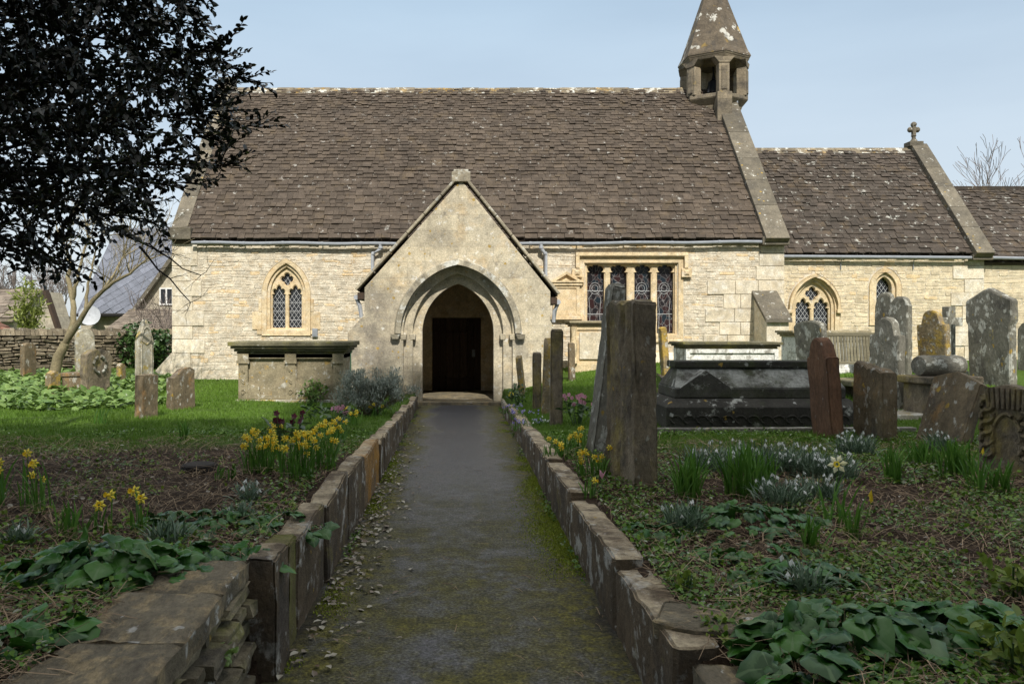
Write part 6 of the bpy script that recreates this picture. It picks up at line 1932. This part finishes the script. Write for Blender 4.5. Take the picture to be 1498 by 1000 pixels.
# small-leaved ground cover, thicker in drifts
for side, n, sd in ((-1, 34000, 31), (1, 70000, 32)):
    g_ = np.random.default_rng(sd)
    x, y = bedpts(n, g_, side, y1=9.4)
    m = nz2(x, y, .9, sd) + .5 * nz2(x, y, 2.7, sd)
    edge = np.exp(-((np.abs(x) - 1.1) / .5) ** 2) * (y > 3.2)
    keep = (m * 1.25 + edge * .75 + (.02 if side > 0 else -.16)) > g_.uniform(-.1, .45, len(x))
    x, y = x[keep], y[keep]; n = len(x)
    pos = np.stack([x, y, gz(x, y) + g_.uniform(.01, .06, n)], -1)
    sz = g_.uniform(.014, .034, n) * np.where(y > 6, 1.1, 1)
    o = scatter('ground_ivy', LEAF_V, LEAF_F, pos, rotmats(g_.random(n) * 6.28, g_.normal(.15, .45, n), g_.normal(0, .45, n)), np.stack([sz * 1.35, sz, sz], -1), np.clip(g_.random(n), 0, 1), M['ivy'])
    tag(o, 'low green ground cover creeping over the bed %s of the path' % ('left' if side < 0 else 'right'), 'ground cover', kind='stuff')

# fresh shoots and seedlings pushing through the litter
for side, n, sd in ((-1, 2600, 61), (1, 6500, 62)):
    g_ = np.random.default_rng(sd)
    x, y = bedpts(n, g_, side, y1=8.8)
    m = nz2(x, y, 1.6, sd + .5) + .6 * nz2(x, y, 5, sd)
    k_ = m > g_.uniform(-.1, .4, len(x)); x, y = x[k_], y[k_]; n = len(x)
    x = np.repeat(x, 4) + g_.normal(0, .012, n * 4); y = np.repeat(y, 4) + g_.normal(0, .012, n * 4); n = len(x)
    hgt = np.repeat(g_.uniform(.0, .07, n // 4), 4) * g_.uniform(.3, 1, n)
    sz = np.repeat(g_.uniform(.014, .036, n // 4), 4) * g_.uniform(.7, 1.2, n)
    o = scatter('seedlings', LEAF_V, LEAF_F, np.stack([x, y, gz(x, y) + .01 + hgt], -1), rotmats(g_.random(n) * 6.28, g_.normal(.55, .4, n), g_.normal(0, .4, n)), np.stack([sz * 1.1, sz, sz], -1), np.repeat(g_.random(n // 4), 4), M['spurge'])
    tag(o, 'fresh yellow green seedlings sprouting in the bed %s of the path' % ('left' if side < 0 else 'right'), 'seedlings', kind='stuff')

# moss cushions and leaf litter at the foot of the kerbs
g_ = np.random.default_rng(41)
n = 42000
y = 4.3 + 9 * g_.random(n) ** 1.3; x = .82 - np.abs(g_.normal(0, .10, n)) * (1 + .8 * np.exp(-((y - 6.3) / 1.2) ** 2))
m = nz2(x, y, 1.6, 3.1) - .9 * sstep(5.3, 4.3, y) + .9 * np.exp(-((y - 6.4) / 1.3) ** 2)
k_ = m > g_.uniform(.0, .5, n); x, y = x[k_], y[k_]; n = len(x)
sc = np.stack([g_.uniform(.006, .012, n), g_.uniform(.0, .04, n), g_.uniform(.006, .016, n)], -1)
o = scatter('moss', BLADE_V, BLADE_F, np.stack([x, y, np.zeros(n) - .006], -1), rotmats(g_.random(n) * 6.28, g_.normal(0, .4, n), g_.normal(0, .4, n)), sc, g_.random(n), M['moss'])
tag(o, 'bright moss along the right edge of the path', 'moss', kind='stuff')
n = 14000
y = 3.6 + 10 * g_.random(n) ** 1.2; x = -.82 + np.abs(g_.normal(0, .09, n))
m = nz2(x, y, 1.9, 7.7) + .25 * np.exp(-((y - 7.3) / 1.6) ** 2)
k_ = m > g_.uniform(.0, .5, n); x, y = x[k_], y[k_]; n = len(x)
sc = np.stack([g_.uniform(.006, .012, n), g_.uniform(.0, .02, n), g_.uniform(.006, .02, n)], -1)
o = scatter('moss', BLADE_V, BLADE_F, np.stack([x, y, np.zeros(n) - .006], -1), rotmats(g_.random(n) * 6.28, g_.normal(0, .4, n), g_.normal(0, .4, n)), sc, g_.random(n), M['moss'])
tag(o, 'patchy moss along the left edge of the path', 'moss', kind='stuff')
n = 1100
y = 3.4 + 10 * g_.random(n) ** 1.1; x = -.82 + np.abs(g_.normal(0, .17, n))
k_ = g_.random(n) < np.exp(-((y - 6.6) / 2.2) ** 2) * .9 + .12; x, y = x[k_], y[k_]; n = len(x)
o = scatter('leaf_litter', LEAF_V, LEAF_F, np.stack([x, y, g_.uniform(.004, .02, n)], -1), rotmats(g_.random(n) * 6.28, g_.normal(0, .18, n), g_.normal(0, .2, n)), g_.uniform(.02, .055, n), g_.random(n), M['deadleaf'])
tag(o, 'pale fallen leaves gathered along the left side of the path', 'fallen leaves', kind='stuff')
n = 320
y = 3.0 + 10 * g_.random(n) ** 1.3; x = g_.uniform(-.8, .8, n)
sc = np.stack([g_.uniform(.002, .005, n), g_.uniform(.02, .12, n), g_.uniform(.01, .1, n)], -1)
o = scatter('twig_litter', STEM_V, STEM_F, np.stack([x, y, np.full(n, .006)], -1), rotmats(g_.random(n) * 6.28, g_.normal(0, .05, n), g_.normal(0, .3, n)), sc, g_.random(n), M['litter'])
tag(o, 'small twigs and stalks scattered on the path surface', 'twigs', kind='stuff')
# weeds along the right foot of the kerb
n = 2600
y = 4.2 + 11 * g_.random(n); x = np.where(g_.random(n) < .62, .79, -.80) * (1 - np.abs(g_.normal(0, .035, n)))
m = nz2(x, y, 2.1, 5.5); k_ = m > g_.uniform(.0, .6, n); x, y = x[k_], y[k_]; n = len(x)
o = scatter('path_weeds', LEAF_V, LEAF_F, np.stack([x, y, g_.uniform(.005, .06, n)], -1), rotmats(g_.random(n) * 6.28, g_.normal(.3, .4, n), g_.normal(0, .4, n)), g_.uniform(.014, .034, n), g_.random(n), M['ivy'])
tag(o, 'tiny weeds growing at the foot of the path kerbs', 'weeds', kind='stuff')

# bright leafy patch in the far left corner
n = 5200
g_ = np.random.default_rng(51)
y = g_.uniform(11.8, 18.5, n); x = g_.uniform(-11, -4.4, n)
lim = -5.2 - .16 * (y - 11.8)
m = nz2(x, y, .7, 9.1)
k_ = (x < lim + m * 1.2) & (y > 12.2 + m * 1.0); x, y = x[k_], y[k_]; n = len(x)
o = scatter('leafy_ground_cover', HEART_V, HEART_F, np.stack([x, y, gz(x, y) + g_.uniform(.03, .15, n)], -1), rotmats(g_.random(n) * 6.28, g_.normal(.1, .4, n), g_.normal(0, .4, n)), g_.uniform(.07, .15, n), g_.random(n), M['lush'])
tag(o, 'bright green leafy plants covering the far left corner', 'ground cover', kind='stuff')

# ------------------------------------------------------------------ plants one can count
def straps(g_, n, h, w, spread, lean=.35, curl=.5, nseg=5, rad=.05):
    """upright strap leaves from one clump; returns V, faces_n, loops, tones"""
    az = g_.random(n) * 6.28; rr = rad * np.sqrt(g_.random(n)); ph = g_.random(n) * 6.28
    bx, by = rr * np.cos(ph), rr * np.sin(ph)
    hh = h * g_.uniform(.6, 1.1, n); ww = w * g_.uniform(.7, 1.2, n)
    ti = np.abs(g_.normal(lean * .5, lean * .5, n)); cu = np.abs(g_.normal(curl, curl * .6, n))
    V = np.zeros((n, (nseg + 1) * 2, 3)); x = bx.copy(); y = by.copy(); z = np.full(n, -.02); an = ti.copy()
    az2 = az + g_.normal(0, .3, n); tw = g_.normal(0, .6, n)
    for s in range(nseg + 1):
        f = s / nseg
        wd = ww * (1 - .15 * f) * (1 if s < nseg else .25) * .5
        px_, py_ = -np.sin(az2 + 1.57 * 0 + tw), np.cos(az2 + tw)
        V[:, 2 * s] = np.stack([x + px_ * wd, y + py_ * wd, z], -1); V[:, 2 * s + 1] = np.stack([x - px_ * wd, y - py_ * wd, z], -1)
        st = hh / nseg
        x = x + np.cos(az) * np.sin(an) * st; y = y + np.sin(az) * np.sin(an) * st; z = z + np.cos(an) * st
        an = an + cu / nseg * (.4 + 1.6 * f)
    k = (nseg + 1) * 2
    q = np.array([(2 * s, 2 * s + 1, 2 * s + 3, 2 * s + 2) for s in range(nseg)]).ravel()
    loops = (q[None] + (np.arange(n) * k)[:, None]).ravel()
    return V.reshape(-1, 3), np.full(n * nseg, 4), loops, np.repeat(g_.random(n), nseg)

def daffodil_mesh(name, mats, pet=.03, trump=.022, tl=.028):
    b_ = MB()
    for i in range(6):
        a = i * math.pi / 3; c, s_ = math.cos(a), math.sin(a)
        def P(r, t_, y_): return (c * r - s_ * t_, y_, s_ * r + c * t_)
        b_.add([P(.2 * pet, 0, 0), P(.65 * pet, .30 * pet, .006), P(1.15 * pet, 0, .012), P(.65 * pet, -.30 * pet, .006), P(.65 * pet, 0, -.002)], [(0, 4, 1), (1, 4, 2), (2, 4, 3), (3, 4, 0)], None, 0)
    n = 8; vs = []; fs = []
    for j, (r, y_) in enumerate(((.5, .0), (.55, -.6), (1.0, -1.0))):
        for k in range(n):
            a = 2 * math.pi * k / n; rr = r * trump * .62 * (1.12 if (j == 2 and k % 2) else 1)
            vs.append((rr * math.cos(a), y_ * tl, rr * math.sin(a)))
    for j in range(2):
        for k in range(n): fs.append((j * n + k, j * n + (k + 1) % n, (j + 1) * n + (k + 1) % n, (j + 1) * n + k))
    b_.add(vs, fs, .5, 1)
    b_.add([(0, .0, 0), (.006, .03, .004), (-.006, .03, .004), (0, .05, -.02)], [(0, 1, 3), (0, 3, 2)], .3, 2)
    me = b_.build(name, mats)
    return me
def bell_mesh(name, mat, r, l, n=6):
    b_ = MB()
    for k in range(3):
        a = k * 2.094; c, s_ = math.cos(a), math.sin(a); c2, s2 = math.cos(a + 1.05), math.sin(a + 1.05); c3, s3 = math.cos(a - 1.05), math.sin(a - 1.05)
        b_.add([(0, 0, 0), (c2 * r * .7, s2 * r * .7, -l * .5), (c * r, s_ * r, -l), (c3 * r * .7, s3 * r * .7, -l * .5)], [(0, 1, 2, 3)], None)
    return b_.build(name, mat)
protos = {}
def flower_copy(kind, parent, loc, rot, sc=1.):
    """first use builds the flower, later ones copy it"""
    if kind not in protos:
        if kind == 'daff': o = daffodil_mesh('flower', [M['yellow'], M['orange'], M['strap']])
        elif kind == 'bigdaff': o = daffodil_mesh('flower', [M['cream'], M['yellow'], M['strap']], .045, .026, .022)
        elif kind == 'drop': o = bell_mesh('flower', M['white'], .014, .028)
        elif kind == 'tulip': o = bell_mesh('flower', M['pink'], .02, -.05)
        elif kind == 'bud': o = bell_mesh('flower', M['yellow'], .012, .05)
        elif kind == 'lilac': o = bell_mesh('flower', M['lilac'], .02, -.03)
        elif kind in ('pink', 'plum'):
            b_ = MB()
            for k in range(5):
                a = k * 1.2566; c, s_ = math.cos(a), math.sin(a)
                b_.add([(0, 0, 0), (c * .022 - s_ * .016, -.006, s_ * .022 + c * .016), (c * .042, -.012, s_ * .042), (c * .022 + s_ * .016, -.006, s_ * .022 - c * .016)], [(0, 1, 2, 3)], None)
            o = b_.build('flower', M[kind])
        protos[kind] = o
    else:
        o = protos[kind].copy(); COL.objects.link(o)
    o.parent = parent; o.location = loc; o.rotation_euler = rot; o.scale = (sc,) * 3
    return o

def plant(name, label, cat, p, nleaf, h, w, mat, flowers=(), seed=0, rad=.06, lean=.3, curl=.45, fh=None, group=None, stemmat=None):
    """strap-leaved clump with counted flowers: flowers = (kind, how many, size)"""
    g_ = np.random.default_rng(seed + 100)
    t_ = thing(name, label, cat, p, 0, group)
    V, fn, lp, tn = straps(g_, nleaf, h, w, .3, lean, curl, 5, rad)
    arr_mesh('leaves', V, fn, lp, tn, M[mat], None, t_)
    if flowers:
        sb = MB(); spots = []
        for kind, n, sc in flowers:
            for i in range(n):
                a = g_.random() * 6.28; r0 = rad * .8 * math.sqrt(g_.random()); hh = (fh or h) * g_.uniform(.6, 1.1); out = g_.uniform(.0, .5) * hh * (.35 if kind != 'drop' else .6)
                q0 = Vector((r0 * math.cos(a), r0 * math.sin(a), -.02)); q2 = q0 + Vector((out * math.cos(a), out * math.sin(a), hh)); q1 = q0.lerp(q2, .55) + Vector((0, 0, .03))
                face = Vector((g_.normal(0, .7), -1, 0)).normalized() if kind in ('daff', 'bigdaff', 'pink', 'plum') else Vector((math.cos(a), math.sin(a), 0))
                tipo = q2 + face * .012 + Vector((0, 0, -.004))
                sb.tube([q0, q1, q2, tipo], [.0028, .0025, .002, .002], 4, g_.random(), cap=False)
                spots.append((kind, tipo, face, sc * g_.uniform(.85, 1.15)))
        sb.build('stems', M[stemmat or mat], t_)
        for kind, q, face, sc in spots:
            yaw = math.atan2(face.y, face.x) + math.pi / 2
            flower_copy(kind, t_, q, (R(g_.uniform(-25, 30)), R(g_.uniform(-15, 15)), yaw), sc)
    return t_

DG = 'daffodils beside the path'
def daffs(label, px, py, nl, nf, h, rad=.09, sc=.9, kind='daff', seed=0, **kw):
    p = hit(px, py)
    return plant('daffodil_clump', label, 'daffodils', p, nl, h, .013, 'strap', ((kind, int(nf * 1.0 + .4) if nf > 4 else nf, sc),) if nf else (), seed or int(px + py * 3), rad, fh=h * 1.06, group=DG, **kw)
daffs('dense clump of small daffodils at the left end of the flowering group', 380, 690, 60, 20, .30, .13)
daffs('daffodil clump at the front of the flowering group left of the path', 432, 702, 55, 18, .33, .13)
daffs('daffodil clump tucked behind the purple hellebore', 402, 668, 30, 8, .30, .12)
daffs('daffodils nearest the kerb in the flowering group left of the path', 470, 686, 45, 14, .31, .13)
daffs('daffodils on the far side of the flowering group left of the path', 488, 650, 45, 13, .27, .14)
daffs('sparse daffodils between the flowering group and the lavender bush', 514, 622, 26, 6, .22, .14)
daffs('few small daffodils below the lavender bush', 548, 610, 26, 5, .20, .15)
daffs('two daffodils standing in brown litter near the left edge', 38, 748, 9, 3, .34, .06, .9)
daffs('leafy daffodils with one bud right of the leftmost flowers', 62, 752, 12, 2, .32, .05, .85)
daffs('daffodils with a pair of nodding flowers above the big cyclamen', 148, 782, 16, 2, .24, .10, .95, lean=.5)
daffs('slim daffodil with two flowers before the mulch, centre left', 203, 782, 9, 2, .25, .04, .95)
daffs('daffodil clump cut by the left edge of the photo', 2, 742, 10, 4, .32, .06, .9)
daffs('daffodils at the foot of the leaning grey headstone', 838, 662, 40, 9, .24, .12)
daffs('daffodil tuft on the right bed beside the kerb, furthest of three', 812, 672, 26, 6, .20, .12)
daffs('daffodils crowding the foot of the deeply grooved headstone', 868, 700, 40, 9, .25, .13)
daffs('single daffodil beside the pink tulip', 862, 728, 10, 1, .16, .04)
daffs('tiny daffodils at the right foot of the porch', 752, 588, 14, 4, .20, .10)
daffs('tall leafy clump carrying one pale cream daffodil', 1222, 772, 14, 1, .36, .05, 1.25, 'bigdaff')
daffs('leaf clump with drooping yellow buds right of the cream daffodil', 1248, 788, 18, 0, .30, .05)
t_ = [o for o in COL.objects if o.get('label', '').startswith('leaf clump with drooping yellow')][0]
for q in ((.10, -.02, .30), (.11, -.01, .27)): flower_copy('bud', t_, q, (R(20), 0, 0), 1.2)
daffs('leafy clump with one yellow bud before the carved headstone', 1432, 722, 22, 0, .32, .06)
t_ = [o for o in COL.objects if o.get('label', '').startswith('leafy clump with one yellow bud')][0]
flower_copy('bud', t_, (.0, -.05, .36), (R(10), 0, 0), 1.2)
SG = 'flowerless daffodil leaf clumps'
for px, py, nl, h, rd_, lb in ((1008, 728, 60, .38, .10, 'tall green leaf clump right of the deeply grooved headstone'),
        (1085, 726, 70, .42, .12, 'largest green leaf clump in the right bed among the snowdrops'), (1118, 720, 30, .34, .08, 'green leaf clump right beside the largest one'),
        (1308, 706, 34, .34, .06, 'thin upright leaf clump below the rough brown headstone'), (1350, 682, 50, .26, .12, 'arching leaf clump under the toppled headstone'),
        (1398, 700, 70, .34, .13, 'broad dark leaf clump between the toppled and carved headstones'), (1462, 722, 30, .28, .07, 'leaf clump at the foot of the carved headstone'),
        (1186, 808, 22, .24, .05, 'young leaf clump left of the cream daffodil'), (100, 790, 14, .22, .06, 'leaf clump behind the big cyclamen patch'), (330, 700, 16, .14, .08, 'small leaf tuft left of the flowering daffodils'),
        (268, 645, 12, .26, .05, 'lone leaf tuft on the left lawn'), (150, 620, 14, .24, .12, 'sparse leaf tuft on the left lawn near the rust-stained headstone')):
    plant('daffodil_leaves', lb, 'leaf clump', hit(px, py), int(nl * 1.3), h, .016, 'strap', (), int(px), rd_, .3, .4, group=SG)

DR = 'snowdrop clumps'
for px, py, nl, nf, h, rd_, lb in ((1040, 690, 130, 16, .20, .22, 'snowdrop clump behind the tall leaves right of the grooved headstone'), (1105, 690, 170, 20, .22, .25, 'big snowdrop drift behind the largest leaf clump'),
        (1165, 690, 170, 22, .20, .25, 'snowdrop drift between the leaf clump and the cream daffodil'), (1215, 700, 150, 18, .19, .20, 'snowdrops around the cream daffodil'), (1250, 668, 120, 14, .20, .16, 'snowdrops at the foot of the rough brown headstone'),
        (1000, 778, 90, 3, .17, .10, 'small snowdrop clump in ground cover left of the cyclamen'), (1140, 740, 110, 12, .17, .16, 'snowdrop clump in front of the largest leaf clump'), (1195, 730, 100, 8, .16, .14, 'grey leaved snowdrops left of the cream daffodil stem'),
        (1372, 660, 60, 8, .18, .10, 'snowdrops under the toppled headstone'), (1180, 878, 60, 3, .16, .05, 'grassy snowdrop tuft in the right foreground'),
        (245, 800, 70, 0, .13, .08, 'flowerless snowdrop tuft behind the left coping'), (352, 765, 60, 3, .12, .07, 'snowdrop tuft beside the left kerb'), (365, 735, 40, 4, .13, .07, 'snowdrops in the litter left of the kerb'), (28, 800, 40, 2, .12, .06, 'snowdrop tuft near the left edge of the photo'), (548, 606, 40, 4, .14, .08, 'white flowers below the lavender bush')):
    plant('snowdrop_clump', lb, 'snowdrops', hit(px, py), int(nl * 2.4), h * 1.3, .010, 'strap_grey', (('drop', int(nf * 1.5), 1.25),) if nf else (), int(px) + 7, rd_, .75, .9, group=DR)

# spring bulbs in blue and white near the porch
for px, py, kind, lb in ((752, 604, 'lilac', 'violet spring flowers at the end of the right kerb'), (768, 612, 'lilac', 'pale blue spring flowers left of the row of headstones'), (786, 622, 'drop', 'white spring flowers at the foot of the row of headstones'), (772, 628, 'lilac', 'lilac flowers by the right kerb below the headstone row')):
    plant('spring_bulbs', lb, 'flowers', hit(px, py), 70, .13, .008, 'strap', ((kind, 16, 1.1),), int(px) + 3, .25, .6, .6, group='spring bulbs right of the path')
p = hit(880, 722)
t_ = plant('tulip', 'pink flower beside the grooved headstone', 'flower', p, 4, .10, .03, 'bush', (), 5, .03)
b_ = MB(); b_.tube([(0, 0, -.02), (.005, 0, .10)], .003, 4); b_.build('stem', M['strap'], t_); flower_copy('tulip', t_, (.005, 0, .10), (0, 0, 0), 1.5)

# hellebores: palmate leaves with cupped flowers
def hellebore(label, px, py, n, nf, kind, h, rad, seed):
    p = hit(px, py); t_ = thing('hellebore', label, 'hellebore', p, 0, 'hellebores beside the path')
    g_ = np.random.default_rng(seed)
    a = g_.random(n) * 6.28; r_ = rad * np.sqrt(g_.random(n))
    P = np.stack([r_ * np.cos(a), r_ * np.sin(a), h * g_.uniform(.35, .85, n)], -1)
    scatter('leaves', LEAF_V, LEAF_F, P, rotmats(g_.random(n) * 6.28, g_.normal(.1, .4, n), g_.normal(0, .4, n)), np.stack([g_.uniform(.06, .09, n), g_.uniform(.09, .14, n), g_.uniform(.08, .1, n)], -1), g_.random(n), M['bush'], t_)
    sb = MB(); sp_ = []
    for i in range(nf):
        aa = g_.random() * 6.28; rr = rad * .8 * math.sqrt(g_.random()); q = Vector((rr * math.cos(aa), rr * math.sin(aa), h * g_.uniform(.75, 1.1)))
        sb.tube([(q.x * .3, q.y * .3, -.02), (q.x * .8, q.y * .8, q.z * .6), q], .004, 4, cap=False); sp_.append(q)
    sb.build('stems', M['bush'], t_)
    for q in sp_: flower_copy(kind, t_, q, (R(g_.uniform(-30, 20)), 0, R(g_.uniform(-50, 50))), .8)
hellebore('dark purple hellebore among the daffodils left of the path', 420, 668, 40, 12, 'plum', .38, .2, 1)
hellebore('dusky pink hellebore in front of the lavender bush', 490, 632, 40, 9, 'pink', .30, .22, 2)
hellebore('pink flowering hellebore right of the row of narrow headstones', 846, 622, 50, 18, 'pink', .36, .24, 3)
hellebore('pale green hellebore left of the lavender bush', 462, 618, 30, 0, 'pink', .26, .16, 4)

# cyclamen: mats of heart-shaped marbled leaves
def cyclamen(label, px, py, n, rx, ry, size, seed, h=.12, group='cyclamen patches', mat='cyclamen', name='cyclamen', cat='cyclamen', tilt=.25):
    p = hit(px, py); t_ = thing(name, label, cat, p, 0, group)
    g_ = np.random.default_rng(seed)
    a = g_.random(n) * 6.28; r_ = np.sqrt(g_.random(n))
    dx, dy = rx * r_ * np.cos(a), ry * r_ * np.sin(a)
    x, y = p.x + dx, p.y + dy
    z = np.maximum(gz(x, y), p.z - .05) - p.z + .03 + h * (1 - r_ ** 2) * g_.uniform(.5, 1.1, n)
    yaw = np.arctan2(-dx, dy) + g_.normal(0, .7, n)
    scatter('leaves', HEART_V, HEART_F, np.stack([dx, dy, z], -1), rotmats(yaw, -np.abs(g_.normal(tilt, .38, n)), g_.normal(0, .45, n)), size * g_.uniform(.45, 1.25, n), g_.random(n), M[mat], t_)
    sb = MB()
    for i in range(min(n, 60)): sb.tube([(dx[i] * .5, dy[i] * .5, -.03), (dx[i] * .85, dy[i] * .85, z[i] * .6), (dx[i], dy[i], z[i])], .002, 3, cap=False)
    sb.build('stalks', M['bark'], t_)
cyclamen('large mound of cyclamen leaves lapping over the left coping slabs', 150, 852, 150, .42, .22, .105, 1, .13)
cyclamen('cyclamen leaves along the back of the left coping slabs', 262, 828, 60, .30, .14, .085, 2, .06)
cyclamen('flat cyclamen patch in the litter behind the left coping', 300, 775, 90, .40, .24, .075, 3, .07)
cyclamen('cyclamen at the foot of the left end post', 372, 818, 26, .12, .12, .085, 4, .05)
cyclamen('cyclamen leaves spilling over the kerb beside the mossy slab', 425, 770, 50, .22, .18, .075, 5, .05)
cyclamen('few cyclamen leaves at the bottom left corner', 60, 940, 18, .16, .12, .10, 6, .05)
cyclamen('cyclamen leaf tuft at the left edge above the corner', 8, 968, 14, .10, .10, .11, 16, .06)
cyclamen('silvery cyclamen mat in the right bed behind the grooved headstone foot', 1085, 772, 150, .50, .35, .085, 7, .10)
cyclamen('small cyclamen patch right of the long kerb slab', 960, 790, 40, .22, .20, .07, 8, .05)
cyclamen('cyclamen mound in front of the loose flagstone', 1165, 862, 70, .34, .18, .095, 9, .10)
cyclamen('wide dark mass of big leaves in the right foreground corner', 1235, 952, 150, .42, .22, .125, 10, .14)
cyclamen('dark big-leaved patch along the bottom right of the photo', 1400, 945, 150, .42, .24, .12, 11, .14)
cyclamen('cyclamen leaves at the bottom edge beside the coping', 1190, 1000, 50, .20, .12, .115, 12, .08)
cyclamen('silvery cyclamen patch between the slabs and the cream daffodil', 1110, 820, 70, .34, .25, .07, 13, .06)
# yellow green shrublets at the right edge
def shrublet(label, px, py, n, rad, size, seed, mat='spurge', name='spurge', cat='shrub'):
    p = hit(px, py); t_ = thing(name, label, cat, p, 0, 'yellow green shrublets')
    leafball('leaves', (0, 0, rad * .8), (rad, rad, rad * .9), n, size, M[mat], t_, (LEAF_V, LEAF_F), .3, seed, .3)
    b_ = MB()
    for q in range(7): b_.tube([(rnd.uniform(-.02, .02), rnd.uniform(-.02, .02), -.03), (rnd.uniform(-.6, .6) * rad, rnd.uniform(-.6, .6) * rad, rad * 1.2)], .004, 4)
    b_.build('stems', M['bush'], t_)
shrublet('yellow green spurge at the right edge of the photo', 1488, 880, 120, .14, .05, 1)
shrublet('yellow green spurge in the bottom right corner', 1478, 1000, 120, .13, .05, 2)
shrublet('pale green seedling shrub beside the end of the right kerb', 1002, 868, 50, .07, .035, 3)
shrublet('low green shrub against the panelled chest tomb', 458, 590, 260, .24, .07, 4, 'lush', 'low_shrub')
shrublet('tuft of green leaves at the right foot of the porch', 758, 592, 120, .2, .06, 5, 'bush', 'low_shrub')

# lavender bush
p = hit(540, 608)
t_ = thing('lavender_bush', 'grey green lavender bush with bare brown stems left of the porch', 'lavender bush', p)
b_ = MB(); g_ = np.random.default_rng(77); tips = []
for i in range(46):
    a = g_.random() * 6.28; el = g_.uniform(.15, 1.3); L = g_.uniform(.52, .70)
    d = Vector((math.cos(a) * math.cos(el) * 1.05, math.sin(a) * math.cos(el) * .8, math.sin(el)))
    q0 = Vector((g_.normal(0, .05), g_.normal(0, .05), -.03)); q1 = d * L * .5 + Vector((g_.normal(0, .02), 0, .02)); q2 = d * L
    b_.tube([q0, q1, q2], [.012, .007, .004], 4, g_.random(), cap=False)
    for j in range(6):
        e = q1.lerp(q2, g_.uniform(.2, 1)) + Vector(g_.normal(0, .06, 3)) + Vector((0, 0, .05)); b_.tube([q1.lerp(q2, .3), e], [.004, .002], 3, g_.random(), cap=False); tips.append(e)
b_.build('stems', M['bark'], t_)
T_ = np.array([tuple(q) for q in tips]); n = len(T_) * 34
ti = g_.integers(0, len(T_), n)
P = T_[ti] + g_.normal(0, .035, (n, 3)) + np.array([[0, 0, .02]])
scatter('foliage', NARROW_V, NARROW_F, P, rotmats(g_.random(n) * 6.28, g_.normal(.9, .5, n), g_.normal(0, .4, n)), g_.uniform(.035, .065, n), g_.random(n), M['lavender'], t_)
# tree stump in the left bed
p = hit(292, 690)
t_ = thing('tree_stump', 'low cut tree stump in the brown litter left of the path', 'stump', p)
b_ = MB(); b_.lathe((0, 0, -.05), [(.17, 0), (.15, .06), (.14, .11), (.12, .12)], 14, .2, .5); b_.build('stump', M['bark_dark'], t_)
# dandelion-like weeds growing out of the left wall face
for (y_, z_, lb) in ((3.05, .34, 'bright green weed sprouting from the wall face, upper one'), (2.95, .16, 'bright green weed sprouting from the wall face, lower one')):
    t_ = thing('wall_weed', lb, 'weed', (-.93, y_, z_))
    n = 14; g_ = np.random.default_rng(int(z_ * 100))
    scatter('leaves', HEART_V, HEART_F, np.stack([g_.uniform(.0, .05, n), g_.normal(0, .035, n), g_.normal(0, .03, n)], -1), rotmats(g_.random(n) * 6.28, g_.normal(.3, .4, n), g_.normal(0, .5, n)), g_.uniform(.018, .032, n), g_.random(n), M['lush'], t_)
